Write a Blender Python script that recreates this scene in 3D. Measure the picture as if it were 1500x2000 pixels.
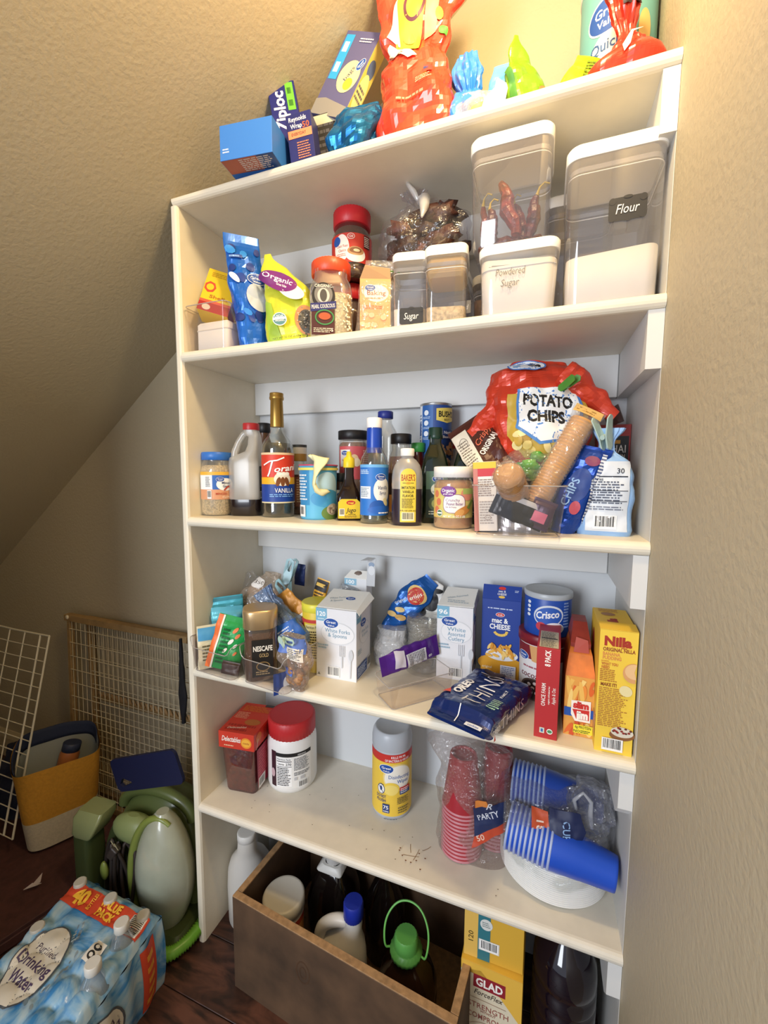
import bpy, math, random
from mathutils import Vector, Matrix, noise
random.seed(7)
SC = bpy.context.scene
COL = SC.collection
PI = math.pi
for o in list(bpy.data.objects): bpy.data.objects.remove(o)

# ---------------------------------------------------------------- camera
def cam_matrix(yaw, pitch, roll, loc):
    cy, sy, cp, sp, cr, sr = math.cos(yaw), math.sin(yaw), math.cos(pitch), math.sin(pitch), math.cos(roll), math.sin(roll)
    f = Vector((-sy*cp, cy*cp, sp)); r = Vector((cy, sy, 0)); u = r.cross(f)
    r2 = cr*r + sr*u; u2 = -sr*r + cr*u
    m = Matrix((r2, u2, -f)).transposed().to_4x4(); m.translation = loc
    return m
cd = bpy.data.cameras.new('camera'); cam = bpy.data.objects.new('camera', cd); COL.objects.link(cam)
cd.sensor_fit = 'HORIZONTAL'; cd.sensor_width = 36; cd.lens = 36*822.26/1500; cd.clip_start = .01
cam.matrix_world = cam_matrix(.3597, -.0936, .0059, Vector((.7899, -.7582, 1.2184)))
SC.camera = cam
# ---------------------------------------------------------------- world, lamps, exposure
SC.view_settings.view_transform = 'Standard'; SC.view_settings.look = 'None'
SC.view_settings.gamma = 1; SC.view_settings.use_curve_mapping = False
SC.view_settings.exposure = 0.0
wd = bpy.data.worlds.new('world'); SC.world = wd; wd.use_nodes = True
wd.node_tree.nodes['Background'].inputs[0].default_value = (.78, .84, 1, 1)
wd.node_tree.nodes['Background'].inputs[1].default_value = .85
def lamp(name, kind, loc, energy, color, size=.1, rot=None, size_y=None):
    l = bpy.data.lights.new(name, kind); l.energy = energy; l.color = color
    if kind == 'AREA':
        l.size = size
        if size_y: l.shape = 'RECTANGLE'; l.size_y = size_y
    else: l.shadow_soft_size = size
    o = bpy.data.objects.new(name, l); COL.objects.link(o); o.location = loc
    if rot: o.rotation_euler = rot
    return o
# warm ceiling bulb of the closet (above the frame) and the cool daylight doorway behind the camera
lamp('ceiling_bulb', 'POINT', (.74, -.31, 2.10), 22, (1, .76, .42), .045)
lamp('doorway_daylight', 'AREA', (-.05, -2.2, 1.42), 44, (.88, .93, 1), .7, (math.radians(88), 0, math.radians(-14)), 1.3)

# ---------------------------------------------------------------- materials
MATS = {}
def sock(b, *names):
    for n in names:
        if n in b.inputs: return b.inputs[n]
def srgb(c):
    if isinstance(c, str):
        c = c.lstrip('#'); c = tuple(int(c[i:i+2], 16)/255 for i in (0, 2, 4))
    return tuple((x/12.92 if x <= .04045 else ((x+.055)/1.055)**2.4) for x in c[:3]) + (1,)
def M(col, rough=.5, metal=0, bump=0, scale=60, var=0, coat=0, emit=0, name=None):
    key = (col, rough, metal, bump, scale, var, coat, emit)
    if key in MATS: return MATS[key]
    m = bpy.data.materials.new(name or 'm_' + str(col).strip('#')); m.use_nodes = True
    nt = m.node_tree; b = nt.nodes['Principled BSDF']; c = srgb(col)
    b.inputs['Base Color'].default_value = c; b.inputs['Roughness'].default_value = rough; b.inputs['Metallic'].default_value = metal
    if coat: sock(b, 'Coat Weight').default_value = coat
    if bump or var:
        tc = nt.nodes.new('ShaderNodeTexCoord'); n = nt.nodes.new('ShaderNodeTexNoise')
        n.inputs['Scale'].default_value = scale; n.inputs['Detail'].default_value = 4
        nt.links.new(tc.outputs['Object'], n.inputs['Vector'])
        if bump:
            bp = nt.nodes.new('ShaderNodeBump'); bp.inputs['Strength'].default_value = bump; bp.inputs['Distance'].default_value = .004
            nt.links.new(n.outputs['Fac'], bp.inputs['Height']); nt.links.new(bp.outputs['Normal'], b.inputs['Normal'])
        if var:
            r = nt.nodes.new('ShaderNodeValToRGB'); r.color_ramp.elements[0].position = .3; r.color_ramp.elements[1].position = .7
            r.color_ramp.elements[0].color = tuple(x*(1-var) for x in c[:3]) + (1,)
            r.color_ramp.elements[1].color = tuple(min(1, x*(1+var*.5)) for x in c[:3]) + (1,)
            nt.links.new(n.outputs['Fac'], r.inputs[0]); nt.links.new(r.outputs[0], b.inputs['Base Color'])
    MATS[key] = m
    return m
def CLEAR(tint='#ffffff', haze=.06, rough=.06, edge=.55, tr=.96, crinkle=0):
    """thin clear plastic or glass sheet: lets light through, brighter and denser at grazing angles"""
    key = ('clear', tint, haze, rough, edge, tr, crinkle)
    if key in MATS: return MATS[key]
    m = bpy.data.materials.new('clear_sheet'); m.use_nodes = True; nt = m.node_tree
    for n in list(nt.nodes): nt.nodes.remove(n)
    N = nt.nodes.new; L = nt.links.new
    out = N('ShaderNodeOutputMaterial'); t = N('ShaderNodeBsdfTransparent'); g = N('ShaderNodeBsdfGlossy'); d = N('ShaderNodeBsdfDiffuse')
    c = srgb(tint); t.inputs[0].default_value = tuple(x*tr for x in c[:3]) + (1,)
    g.inputs['Roughness'].default_value = rough; g.inputs[0].default_value = (1, 1, 1, 1); d.inputs[0].default_value = tuple(min(1, x*.9) for x in c[:3]) + (1,)
    lw = N('ShaderNodeLayerWeight'); lw.inputs[0].default_value = .35
    mp = N('ShaderNodeMapRange'); mp.inputs['To Min'].default_value = .05; mp.inputs['To Max'].default_value = edge
    L(lw.outputs['Facing'], mp.inputs['Value'])
    mx = N('ShaderNodeMixShader'); mx.inputs[0].default_value = haze; L(t.outputs[0], mx.inputs[1]); L(d.outputs[0], mx.inputs[2])
    m2 = N('ShaderNodeMixShader'); L(mp.outputs[0], m2.inputs[0]); L(mx.outputs[0], m2.inputs[1]); L(g.outputs[0], m2.inputs[2])
    L(m2.outputs[0], out.inputs[0])
    if crinkle:
        tc = N('ShaderNodeTexCoord'); n = N('ShaderNodeTexNoise'); n.inputs['Scale'].default_value = 38; n.inputs['Detail'].default_value = 3
        n.inputs['Distortion'].default_value = 1.2
        bp = N('ShaderNodeBump'); bp.inputs['Strength'].default_value = crinkle; bp.inputs['Distance'].default_value = .02
        L(tc.outputs['Object'], n.inputs['Vector']); L(n.outputs['Fac'], bp.inputs['Height'])
        L(bp.outputs['Normal'], g.inputs['Normal']); L(bp.outputs['Normal'], lw.inputs['Normal'])
    MATS[key] = m
    return m
WHITE = M('#f0efec', .45); CARD = M('#f2f1ec', .6, var=.02); BLACK = M('#16161a', .45); BROWNCARD = M('#9a7a55', .8, bump=.15, var=.1)

# ---------------------------------------------------------------- mesh building
class MB:
    def __init__(s): s.v = []; s.f = []; s.mi = []; s.sm = []; s.mats = []
    def m(s, mat):
        if mat not in s.mats: s.mats.append(mat)
        return s.mats.index(mat)
    def add(s, vs, fs, mat, smooth=False):
        k = len(s.v); s.v += [tuple(v) for v in vs]; i = s.m(mat)
        for f in fs: s.f.append([a+k for a in f]); s.mi.append(i); s.sm.append(smooth)
        return s
    def loft(s, rings, mat, cap0=True, cap1=True, smooth=True):
        n = len(rings[0]); vs = [p for r in rings for p in r]; fs = []
        for i in range(len(rings)-1):
            for j in range(n):
                a = i*n+j; b = i*n+(j+1) % n
                fs.append((a, b, b+n, a+n))
        s.add(vs, fs, mat, smooth)
        if cap0: s.add(rings[0], [tuple(reversed(range(n)))], mat, False)
        if cap1: s.add(rings[-1], [tuple(range(n))], mat, False)
        return s
    def lathe(s, prof, mat, c=(0, 0), n=32, smooth=True, cap0=True, cap1=True, sx=1, sy=1, rib=0, ribn=40):
        rings = []
        for r, z in prof:
            ring = []
            for j in range(n):
                a = 2*PI*j/n; rr_ = r*(1 + (rib if (j % 2) else 0))
                ring.append((c[0]+rr_*math.cos(a)*sx, c[1]+rr_*math.sin(a)*sy, z))
            rings.append(ring)
        return s.loft(rings, mat, cap0, cap1, smooth)
    def rbox(s, hx, hy, z0, z1, mat, r=.004, c=(0, 0), k=3, ez=None, taper=1, smooth=False, cap0=True, cap1=True):
        """upright box with rounded corners, softened top and bottom edges"""
        e = ez if ez is not None else min(r*.5, (z1-z0)*.3)
        rings = [rr(hx-e, hy-e, max(r-e, .0003), z0, c, k), rr(hx, hy, r, z0+e, c, k),
                 rr(hx*taper, hy*taper, r*taper, z1-e, c, k), rr(hx*taper-e, hy*taper-e, max(r-e, .0003), z1, c, k)]
        return s.loft(rings, mat, cap0, cap1, smooth)
    def box(s, x0, x1, y0, y1, z0, z1, mat, b=.0006):
        return s.rbox((x1-x0)/2, (y1-y0)/2, z0, z1, mat, r=b, c=((x0+x1)/2, (y0+y1)/2), k=1, ez=b*.6)
    def tube(s, pts, r, mat, n=8, closed=False, smooth=True):
        pts = [Vector(p) for p in pts]; rings = []; up = Vector((0, 0, 1)); N = len(pts)
        prev = None
        for i, p in enumerate(pts):
            a = pts[(i-1) % N] if (closed or i) else p; b = pts[(i+1) % N] if (closed or i < N-1) else p
            t = (b-a).normalized()
            if prev is None:
                u = t.cross(up)
                if u.length < 1e-3: u = t.cross(Vector((1, 0, 0)))
            else: u = prev - t*prev.dot(t)
            u.normalize(); prev = u; w = t.cross(u)
            rad = r[i] if isinstance(r, (list, tuple)) else r
            rings.append([p + (u*math.cos(2*PI*j/n) + w*math.sin(2*PI*j/n))*rad for j in range(n)])
        if closed: rings.append(rings[0])
        return s.loft(rings, mat, not closed, not closed, smooth)
    def grid(s, fn, nu, nv, mat, smooth=True, two=None):
        vs = [fn(i/nu, j/nv) for j in range(nv+1) for i in range(nu+1)]
        fs = [(j*(nu+1)+i, j*(nu+1)+i+1, (j+1)*(nu+1)+i+1, (j+1)*(nu+1)+i) for j in range(nv) for i in range(nu)]
        return s.add(vs, fs, mat, smooth)
    def slab(s, poly, th, nrm, mat, smooth=False):
        """extrude polygon (3D points) by th along nrm"""
        nrm = Vector(nrm).normalized(); a = [Vector(p) for p in poly]; b = [p+nrm*th for p in a]; n = len(a)
        fs = [tuple(reversed(range(n))), tuple(range(n, 2*n))] + [(i, (i+1) % n, n+(i+1) % n, n+i) for i in range(n)]
        return s.add(a+b, fs, mat, smooth)
    def ball(s, c, rx, ry, rz, mat, n=16, m=10, amp=0, seed=0):
        rings = []
        for i in range(1, m):
            t = PI*i/m; ring = []
            for j in range(n):
                a = 2*PI*j/n; p = Vector((math.cos(a)*math.sin(t), math.sin(a)*math.sin(t), -math.cos(t)))
                q = 1 + (amp*noise.noise(p*2.3 + Vector((seed, seed*.7, 0))) if amp else 0)
                ring.append((c[0]+p.x*rx*q, c[1]+p.y*ry*q, c[2]+p.z*rz*q))
            rings.append(ring)
        return s.loft(rings, mat)
    def build(s, name, parent=None):
        me = bpy.data.meshes.new(name); me.from_pydata(s.v, [], s.f); me.update()
        for m in s.mats: me.materials.append(m)
        me.polygons.foreach_set('material_index', s.mi); me.polygons.foreach_set('use_smooth', s.sm)
        o = bpy.data.objects.new(name, me); COL.objects.link(o)
        if parent: o.parent = parent
        return o
def rr(hx, hy, r, z, c=(0, 0), k=3):
    r = min(r, hx, hy); out = []
    for (sx, sy, a0) in ((1, 1, 0), (-1, 1, PI/2), (-1, -1, PI), (1, -1, 1.5*PI)):
        for i in range(k+1):
            a = a0 + PI/2*i/k
            out.append((c[0]+sx*(hx-r)+r*math.cos(a), c[1]+sy*(hy-r)+r*math.sin(a), z))
    return out
def T(name, label, cat, loc=(0, 0, 0), rz=0, rx=0, ry=0, group=None):
    o = bpy.data.objects.new(name, None); o.empty_display_size = .02; COL.objects.link(o)
    o.rotation_mode = 'ZYX' if False else 'XYZ'
    o.location = loc; o.rotation_euler = (math.radians(rx), math.radians(ry), math.radians(rz))
    o['label'] = label; o['category'] = cat
    if group: o['group'] = group
    return o
def tag(o, label, cat, group=None):
    o['label'] = label; o['category'] = cat
    if group: o['group'] = group
    return o
def struct(name, mb, parent=None):
    o = mb.build(name, parent)
    if not parent: o['kind'] = 'structure'
    return o

# ---------------------------------------------------------------- printed artwork laid on real surfaces
TXT = {}
def text_mesh(s, bold, italic):
    k = (s, bold, italic)
    if k in TXT: return TXT[k]
    cu = bpy.data.curves.new('t', 'FONT'); cu.body = s; cu.size = 1; cu.resolution_u = 2; cu.offset = bold
    cu.shear = italic; cu.fill_mode = 'FRONT'
    ob = bpy.data.objects.new('t', cu); me = ob.to_mesh(); me.calc_loop_triangles()
    vs = [(v.co.x, v.co.y) for v in me.vertices]; fs = [tuple(t.vertices) for t in me.loop_triangles]
    if not vs: vs = [(0, 0)]
    ob.to_mesh_clear(); bpy.data.objects.remove(ob); bpy.data.curves.remove(cu)
    xs = [v[0] for v in vs]; ys = [v[1] for v in vs]
    TXT[k] = (vs, fs, min(xs), max(xs), min(ys), max(ys)); return TXT[k]
class Art:
    def __init__(s, F, maxlen=None, step=.00012, base=.0003):
        s.F = F; s.L = maxlen; s.h = base; s.step = step; s.mb = MB(); s.cl = None
    def clip(s, u0, u1, v0, v1): s.cl = (u0, u1, v0, v1); return s
    def _put(s, tris, col, rough=.5, metal=0):
        mat = M(col, rough, metal) if not isinstance(col, bpy.types.Material) else col
        if s.cl:
            u0, u1, v0, v1 = s.cl
            tris = [t for t in tris if all(u0 <= p[0] <= u1 and v0 <= p[1] <= v1 for p in t)]
        out = []
        if s.L:
            st = list(tris)
            while st:
                a, b, c = st.pop()
                d = [(a[0]-b[0])**2+(a[1]-b[1])**2, (b[0]-c[0])**2+(b[1]-c[1])**2, (c[0]-a[0])**2+(c[1]-a[1])**2]
                i = d.index(max(d))
                if d[i] <= s.L**2: out.append((a, b, c)); continue
                if i == 1: a, b, c = b, c, a
                elif i == 2: a, b, c = c, a, b
                m = ((a[0]+b[0])/2, (a[1]+b[1])/2); st += [(a, m, c), (m, b, c)]
        else: out = tris
        vs = []; idx = {}; fs = []
        for t in out:
            f = []
            for p in t:
                k = (round(p[0], 6), round(p[1], 6))
                if k not in idx: idx[k] = len(vs); vs.append(s.F(p[0], p[1], s.h))
                f.append(idx[k])
            if len(set(f)) == 3: fs.append(tuple(f))
        s.mb.add(vs, fs, mat, bool(s.L)); s.h += s.step
        return s
    def poly(s, pts, col, **k):
        c = (sum(p[0] for p in pts)/len(pts), sum(p[1] for p in pts)/len(pts)); n = len(pts)
        return s._put([(c, pts[i], pts[(i+1) % n]) for i in range(n)], col, **k)
    def rect(s, u0, v0, u1, v1, col, **k):
        return s._put([((u0, v0), (u1, v0), (u1, v1)), ((u0, v0), (u1, v1), (u0, v1))], col, **k)
    def ell(s, u, v, a, b, col, rot=0, n=28, e=2, a0=0, a1=2*PI, **k):
        c, sn = math.cos(rot), math.sin(rot); pts = []
        for i in range(n):
            t = a0+(a1-a0)*i/n; x = a*math.copysign(abs(math.cos(t))**(2/e), math.cos(t)); y = b*math.copysign(abs(math.sin(t))**(2/e), math.sin(t))
            pts.append((u+x*c-y*sn, v+x*sn+y*c))
        return s.poly(pts, col, **k)
    def text(s, t, u, v, h, col, w=None, bold=.012, it=0, rot=0, al='c', **k):
        vs, fs, x0, x1, y0, y1 = text_mesh(t, bold, it)
        sy = h/.73; sx = sy if w is None else w/max(x1-x0, 1e-6)
        ox = {'c': (x0+x1)/2, 'l': x0, 'r': x1}[al]; oy = .36
        c, sn = math.cos(rot), math.sin(rot)
        P = [(u+(x-ox)*sx*c-(y-oy)*sy*sn, v+(x-ox)*sx*sn+(y-oy)*sy*c) for x, y in vs]
        return s._put([tuple(P[i] for i in f) for f in fs], col, **k)
    def lines(s, u0, v0, u1, v1, n, col, fill=.5, rag=.25):
        """rows of print too small to read"""
        tr = []; R = random.Random(int(abs(u0*1e4)+abs(v0*1e4)+n))
        for i in range(n):
            y = v1-(v1-v0)*(i+.5)/n; hh = (v1-v0)/n*fill/2; x = u0; e = u1-(u1-u0)*rag*R.random()
            while x < e:
                x2 = min(e, x+(u1-u0)*R.uniform(.05, .22))
                tr += [((x, y-hh), (x2, y-hh), (x2, y+hh)), ((x, y-hh), (x2, y+hh), (x, y+hh))]
                x = x2+(u1-u0)*.03
        return s._put(tr, col)
    def bars(s, u0, v0, u1, v1, vertical=True, col='#141414', bg='#f4f4f2'):
        if bg: s.rect(u0, v0, u1, v1, bg)
        R = random.Random(int(abs(u0*1e5)+abs(v1*1e5))); tr = []
        m = .08; a, b = (u0, u1) if vertical else (v0, v1); c, d = (v0, v1) if vertical else (u0, u1)
        W = b-a; x = a+W*m; q = (d-c)*.12
        while x < b-W*m:
            t = W*R.choice((.012, .02, .03, .045)); x2 = min(x+t, b-W*m)
            r = ((x, c+q*1.5), (x2, c+q*1.5), (x2, d-q*.6), (x, d-q*.6))
            if not vertical: r = tuple((p[1], p[0]) for p in r)
            tr += [(r[0], r[1], r[2]), (r[0], r[2], r[3])]; x = x2+W*R.choice((.014, .022, .035))
        return s._put(tr, col)
    def ring(s, u, v, a, b, w, col, n=32, rot=0):
        tr = []; c, sn = math.cos(rot), math.sin(rot)
        def P(t, k): x = (a-k)*math.cos(t); y = (b-k)*math.sin(t); return (u+x*c-y*sn, v+x*sn+y*c)
        for i in range(n):
            t0, t1 = 2*PI*i/n, 2*PI*(i+1)/n
            tr += [(P(t0, 0), P(t1, 0), P(t1, w)), (P(t0, 0), P(t1, w), P(t0, w))]
        return s._put(tr, col)
    def stroke(s, pts, w, col):
        tr = []
        for (a, b) in zip(pts, pts[1:]):
            dx, dy = b[0]-a[0], b[1]-a[1]; l = math.hypot(dx, dy) or 1; nx, ny = -dy/l*w/2, dx/l*w/2
            q = ((a[0]+nx, a[1]+ny), (a[0]-nx, a[1]-ny), (b[0]-nx, b[1]-ny), (b[0]+nx, b[1]+ny))
            tr += [(q[0], q[1], q[2]), (q[0], q[2], q[3])]
        return s._put(tr, col)
    def gv(s, u, v, a, rot=0, t='Great', t2='Value', col='#1d4fa3'):
        """small oval store-brand badge"""
        s.ell(u, v, a*1.06, a*.66, '#ffffff', rot=rot); s.ell(u, v, a, a*.6, col, rot=rot)
        c, sn = math.cos(rot), math.sin(rot)
        s.text(t, u-a*.12*sn, v+a*.14*c, a*.34, '#ffffff', w=a*1.35, rot=rot)
        s.text(t2, u+a*.3*sn, v-a*.3*c, a*.24, '#ffffff', w=a*.95, rot=rot)
        return s
    def done(s, name='printed_label', parent=None, label=None):
        o = s.mb.build(name, parent)
        if label: o['label'] = label
        return o
def flat(o, U, V, N):
    o, U, V, N = Vector(o), Vector(U), Vector(V), Vector(N)
    return lambda u, v, h: o+U*u+V*v+N*h
def front(d, z=0): return flat((0, -d/2, z), (1, 0, 0), (0, 0, 1), (0, -1, 0))
def rside(w, z=0): return flat((w/2, 0, z), (0, 1, 0), (0, 0, 1), (1, 0, 0))
def lside(w, z=0): return flat((-w/2, 0, z), (0, -1, 0), (0, 0, 1), (-1, 0, 0))
def topf(h): return flat((0, 0, h), (1, 0, 0), (0, 1, 0), (0, 0, 1))
def cyl(r, a0=0, z=0, c=(0, 0)):
    def F(u, v, h):
        R = r(v) if callable(r) else r
        a = a0+u/(r(0) if callable(r) else r)
        return Vector((c[0]+(R+h)*math.sin(a), c[1]-(R+h)*math.cos(a), z+v))
    return F
def interp(tab):
    def f(t):
        if t <= tab[0][0]: return tab[0][1]
        for (a, x), (b, y) in zip(tab, tab[1:]):
            if t <= b:
                k = (t-a)/(b-a); k = k*k*(3-2*k); return x+(y-x)*k
        return tab[-1][1]
    return f
class Soft:
    """bag or pouch: cross-section w(t) x d(t), t from 0 (bottom) to 1 (top), crumpled by ridged noise"""
    def __init__(s, h, w, d, e=2.5, amp=.004, fr=22, seed=1, yo=None, xo=None, pleat=None, pk=14, n=44, nz=30):
        g = lambda q: (interp(q) if isinstance(q, (list, tuple)) else (lambda t: q))
        s.h, s.w, s.d, s.e, s.amp, s.fr, s.seed, s.n, s.nz = h, g(w), g(d), e, amp, fr, seed, n, nz
        s.yo = g(yo if yo is not None else 0); s.xo = g(xo if xo is not None else 0)
        s.pl = g(pleat if pleat is not None else 0); s.pk = pk
    def dis(s, x, y, z):
        p = Vector((x, y, z))*s.fr + Vector((s.seed*3.1, s.seed*1.7, 0))
        v = noise.voronoi(p*1.25)[0]
        return (1.1*(1-1.9*v[0]) + .8*noise.noise(p*.7)-.5*abs(noise.noise(p*2.1)))*s.amp
    def pt(s, a, t, h=0):
        w, d = s.w(t)/2, s.d(t)/2; e = s.e; c, sn = math.cos(a), math.sin(a)
        x = w*math.copysign(abs(c)**(2/e), c); y = d*math.copysign(abs(sn)**(2/e), sn); z = t*s.h
        m = s.dis(x, y, z)*min(1, d/.012)*min(1, t*12)
        q = 1+s.pl(t)*math.sin(s.pk*a+2*noise.noise(Vector((a, t*3, s.seed))))
        nx, ny = c/max(w, .004), sn/max(d, .004); l = math.hypot(nx, ny)
        return Vector((s.xo(t)+x*q+nx/l*(m+h), s.yo(t)+y*q+ny/l*(m+h), z))
    def mesh(s, mat, mb=None, smooth=False, t0=0, t1=1, cap=True):
        mb = mb or MB()
        rings = [[s.pt(2*PI*j/s.n, t0+(t1-t0)*i/s.nz) for j in range(s.n)] for i in range(s.nz+1)]
        return mb.loft(rings, mat, cap, cap, smooth)
    def F(s, side=-1, off=.0014):
        """front surface: u = x offset, v = height"""
        def f(u, v, h):
            t = min(1, max(0, v/s.h)); w = max(s.w(t)/2, .002); q = max(-.985, min(.985, u/w))
            c = math.copysign(abs(q)**(s.e/2), q); a = math.acos(c)
            if side < 0: a = -a
            return s.pt(a, t, h+off)
        return f
# ================================================================ the room
YW = .278; KS = .767; BS = 1.8135; XR = .952
def wallmat(name, col, bump=.2, sc=120):
    m = bpy.data.materials.new(name); m.use_nodes = True; nt = m.node_tree; b = nt.nodes['Principled BSDF']
    N = nt.nodes.new; L = nt.links.new
    b.inputs['Roughness'].default_value = .62
    tc = N('ShaderNodeTexCoord'); n = N('ShaderNodeTexNoise'); n.inputs['Scale'].default_value = sc; n.inputs['Detail'].default_value = 3; n.inputs['Roughness'].default_value = .55
    n2 = N('ShaderNodeTexNoise'); n2.inputs['Scale'].default_value = 5; n2.inputs['Detail'].default_value = 3
    L(tc.outputs['Object'], n.inputs['Vector']); L(tc.outputs['Object'], n2.inputs['Vector'])
    bp = N('ShaderNodeBump'); bp.inputs['Strength'].default_value = bump; bp.inputs['Distance'].default_value = .006
    L(n.outputs['Fac'], bp.inputs['Height']); L(bp.outputs['Normal'], b.inputs['Normal'])
    r = N('ShaderNodeValToRGB'); c = srgb(col); r.color_ramp.elements[0].color = tuple(x*.93 for x in c[:3])+(1,); r.color_ramp.elements[1].color = c
    L(n2.outputs['Fac'], r.inputs[0]); L(r.outputs[0], b.inputs['Base Color'])
    return m
PAINT = wallmat('orange_peel_wall_paint', '#bbaf95')
SHELF = M('#e8e0cd', .42, bump=.05, scale=30, var=.03, name='painted_shelf')
SHELFDIRTY = M('#ded7c8', .5, bump=.05, scale=30, var=.05)
TRIMW = M('#dadad8', .5, bump=.04, scale=40)
# wood floor
fm = bpy.data.materials.new('cherry_floor'); fm.use_nodes = True; nt = fm.node_tree; b = nt.nodes['Principled BSDF']
tc = nt.nodes.new('ShaderNodeTexCoord'); mp = nt.nodes.new('ShaderNodeMapping'); mp.inputs['Scale'].default_value = (3, 11, 3)
n = nt.nodes.new('ShaderNodeTexNoise'); n.inputs['Scale'].default_value = 2.2; n.inputs['Detail'].default_value = 9; n.inputs['Distortion'].default_value = 1.7
r = nt.nodes.new('ShaderNodeValToRGB'); r.color_ramp.elements[0].position = .38; r.color_ramp.elements[0].color = srgb('#24140f'); r.color_ramp.elements[1].position = .66; r.color_ramp.elements[1].color = srgb('#5f3a2c')
nt.links.new(tc.outputs['Object'], mp.inputs[0]); nt.links.new(mp.outputs[0], n.inputs['Vector']); nt.links.new(n.outputs['Fac'], r.inputs[0]); nt.links.new(r.outputs[0], b.inputs['Base Color'])
b.inputs['Roughness'].default_value = .5
floor = struct('floor', MB().box(-2.7, XR+.1, -3.2, YW+.1, -.06, -.004, M('#2a1712', .8)))
for k in range(24):
    y1 = YW-.001-k*.127
    off = (k*.37) % .9
    xs = [-2.6]+[x for x in (-2.3+off, -1.1+off, .1+off) if x < XR-.05]+[XR]
    for a, c_ in zip(xs, xs[1:]):
        MB().box(a+.0012, c_-.0012, y1-.1250, y1, -.02, 0, fm, b=.0015).build('floor_plank', floor)
# walls
struct('wall_back', MB().box(-2.7, XR+.1, YW, YW+.1, 0, 2.85, PAINT))
struct('wall_right', MB().box(XR, XR+.1, -1.9, YW, 0, 2.85, PAINT))
zt = 2.75
x1 = (zt-BS)/KS; x0 = -BS/KS
n_ = Vector((-KS, 0, 1)).normalized()
struct('wall_front', MB().box(-2.7, -.18, -1.06, -.96, 0, 2.85, PAINT).box(-.18, XR, -1.06, -.96, 2.06, 2.85, PAINT))  # unseen front wall and header, added to keep daylight off the left nook
struct('ceiling_slope', MB().slab([(x0, YW, 0), (x1, YW, zt), (x1, -1.7, zt), (x0, -1.7, 0)], .09, n_, PAINT))['kind'] = 'structure'
struct('ceiling', MB().box(x1-.12, XR+.1, -1.9, YW, zt, zt+.1, PAINT))
bb = MB()
bb.loft([[(-2.36, YW-t, z), (-.02, YW-t, z), (-.02, YW+.001, z), (-2.36, YW+.001, z)] for t, z in ((.016, 0), (.016, .085), (.012, .10), (.004, .112))], M('#bcae90', .6), smooth=False)
struct('baseboard_back', bb)
# ---------------- built-in shelf unit
Z = dict(A=1.8224, B=1.4884, C=1.1117, D=.7424, E=.3871)
TH = .0225; XL = -.006; XI = .014
unit = T('shelf_unit', 'white painted built-in wooden shelf unit of five shelves between slope and right wall', 'shelves', (0, 0, 0))
def sidepanel():
    mb = MB(); rings = []
    for (y, e) in ((0.002, .004), (.000, .007), (.004, .001), (.008, 0)): pass
    prof = [(XL+.006, -.001), (XL+.0022, .001), (XL, .006), (XL, YW-.001), (XI, YW-.001), (XI, .006), (XI-.0022, .001), (XI-.006, -.001)]
    top = [(x, y, min(Z['A']-TH, BS+KS*x-.002)) for x, y in prof]
    mb.loft([[(x, y, 0.0) for x, y in prof], top], SHELF, smooth=False)
    return mb
sidepanel().build('side_panel', unit)
def shelf(z, x0, x1, mat):
    # bullnosed board: profile in y-z, extruded along x
    R = TH/2; prof = [(YW-.001, z-TH), (R, z-TH)]
    for i in range(9):
        a = -PI/2-PI*i/8
        prof.append((-.004+R+R*math.cos(a)*.95, z-R+R*math.sin(a)))
    prof += [(YW-.001, z)]
    mb = MB(); mb.loft([[(x0, y, q) for y, q in prof], [(x1, y, q) for y, q in prof]], mat, smooth=False)
    return mb
for k, zz in Z.items():
    xl = XI if k != 'A' else .002
    mb = shelf(zz, xl, XR-.0005, SHELF if k != 'E' else SHELFDIRTY)
    if k == 'A':
        # the back-left corner is scribed under the sloping ceiling
        mb.v = [(x, y, min(q, BS+KS*x-.0015) if x < .03 else q) for x, y, q in mb.v]
    so = mb.build('shelf_board', unit)
    if k == 'C': so['label'] = 'shelf board at eye height carrying the bottles'
    # back ledger and right cleat under the board
    MB().box(XI, XR-.0235, YW-.022, YW-.0005, zz-TH-.0875, zz-TH, TRIMW, b=.0015).build('back_ledger', unit)
    c = MB(); ch = .022
    c.slab([(XR-.0225, .0035, zz-TH), (XR-.0225, YW-.0005, zz-TH), (XR-.0225, YW-.0005, zz-TH-.0875), (XR-.0225, .0035+(ch if k in 'DE' else 0), zz-TH-.0875)] + ([(XR-.0225, .0035, zz-TH-.0875+ch)] if k in 'DE' else []), .022, (1, 0, 0), TRIMW)
    c.build('side_cleat', unit)
# white liner behind the open shelves (painted wall inside the unit)
MB().box(XI, XR-.001, YW-.0015, YW-.0002, .0, Z['A']-TH, M('#d3d6d8', .55, bump=.05, scale=60)).build('back_panel', unit)
MB().box(XR-.0012, XR-.0002, .004, YW-.002, .0, Z['A']-TH, M('#d2d0ca', .55, bump=.06, scale=60)).build('right_lining', unit)
st = Art(topf(Z['E']))
for (x, y, l, a) in ((.535, .05, .035, .2), (.55, .06, .022, 1.9), (.56, .045, .03, 1.4), (.575, .075, .02, .9)):
    st.stroke([(x, y), (x+l*math.cos(a)*.6, y+l*math.sin(a)*.5), (x+l*math.cos(a), y+l*math.sin(a))], .0012, '#8d6c48')
for i in range(26): st.ell(random.uniform(.1, .75), random.uniform(.02, .2), .0013, .001, '#6d5a48', n=8)
for i in range(9): st.ell(random.gauss(.555, .02), random.gauss(.05, .012), .002, .0016, '#7a4b26', n=8)
st.done('scuff_marks', unit)
wb = MB().box(-.012, 0, 0, .012, 0, .012, M('#77736c', .7)); o = wb.build('wall_stub'); o.location = (-.034, YW-.0125, 1.405)
tag(o, 'tiny grey stub on wall left of the shelf side', 'stub')
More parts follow.
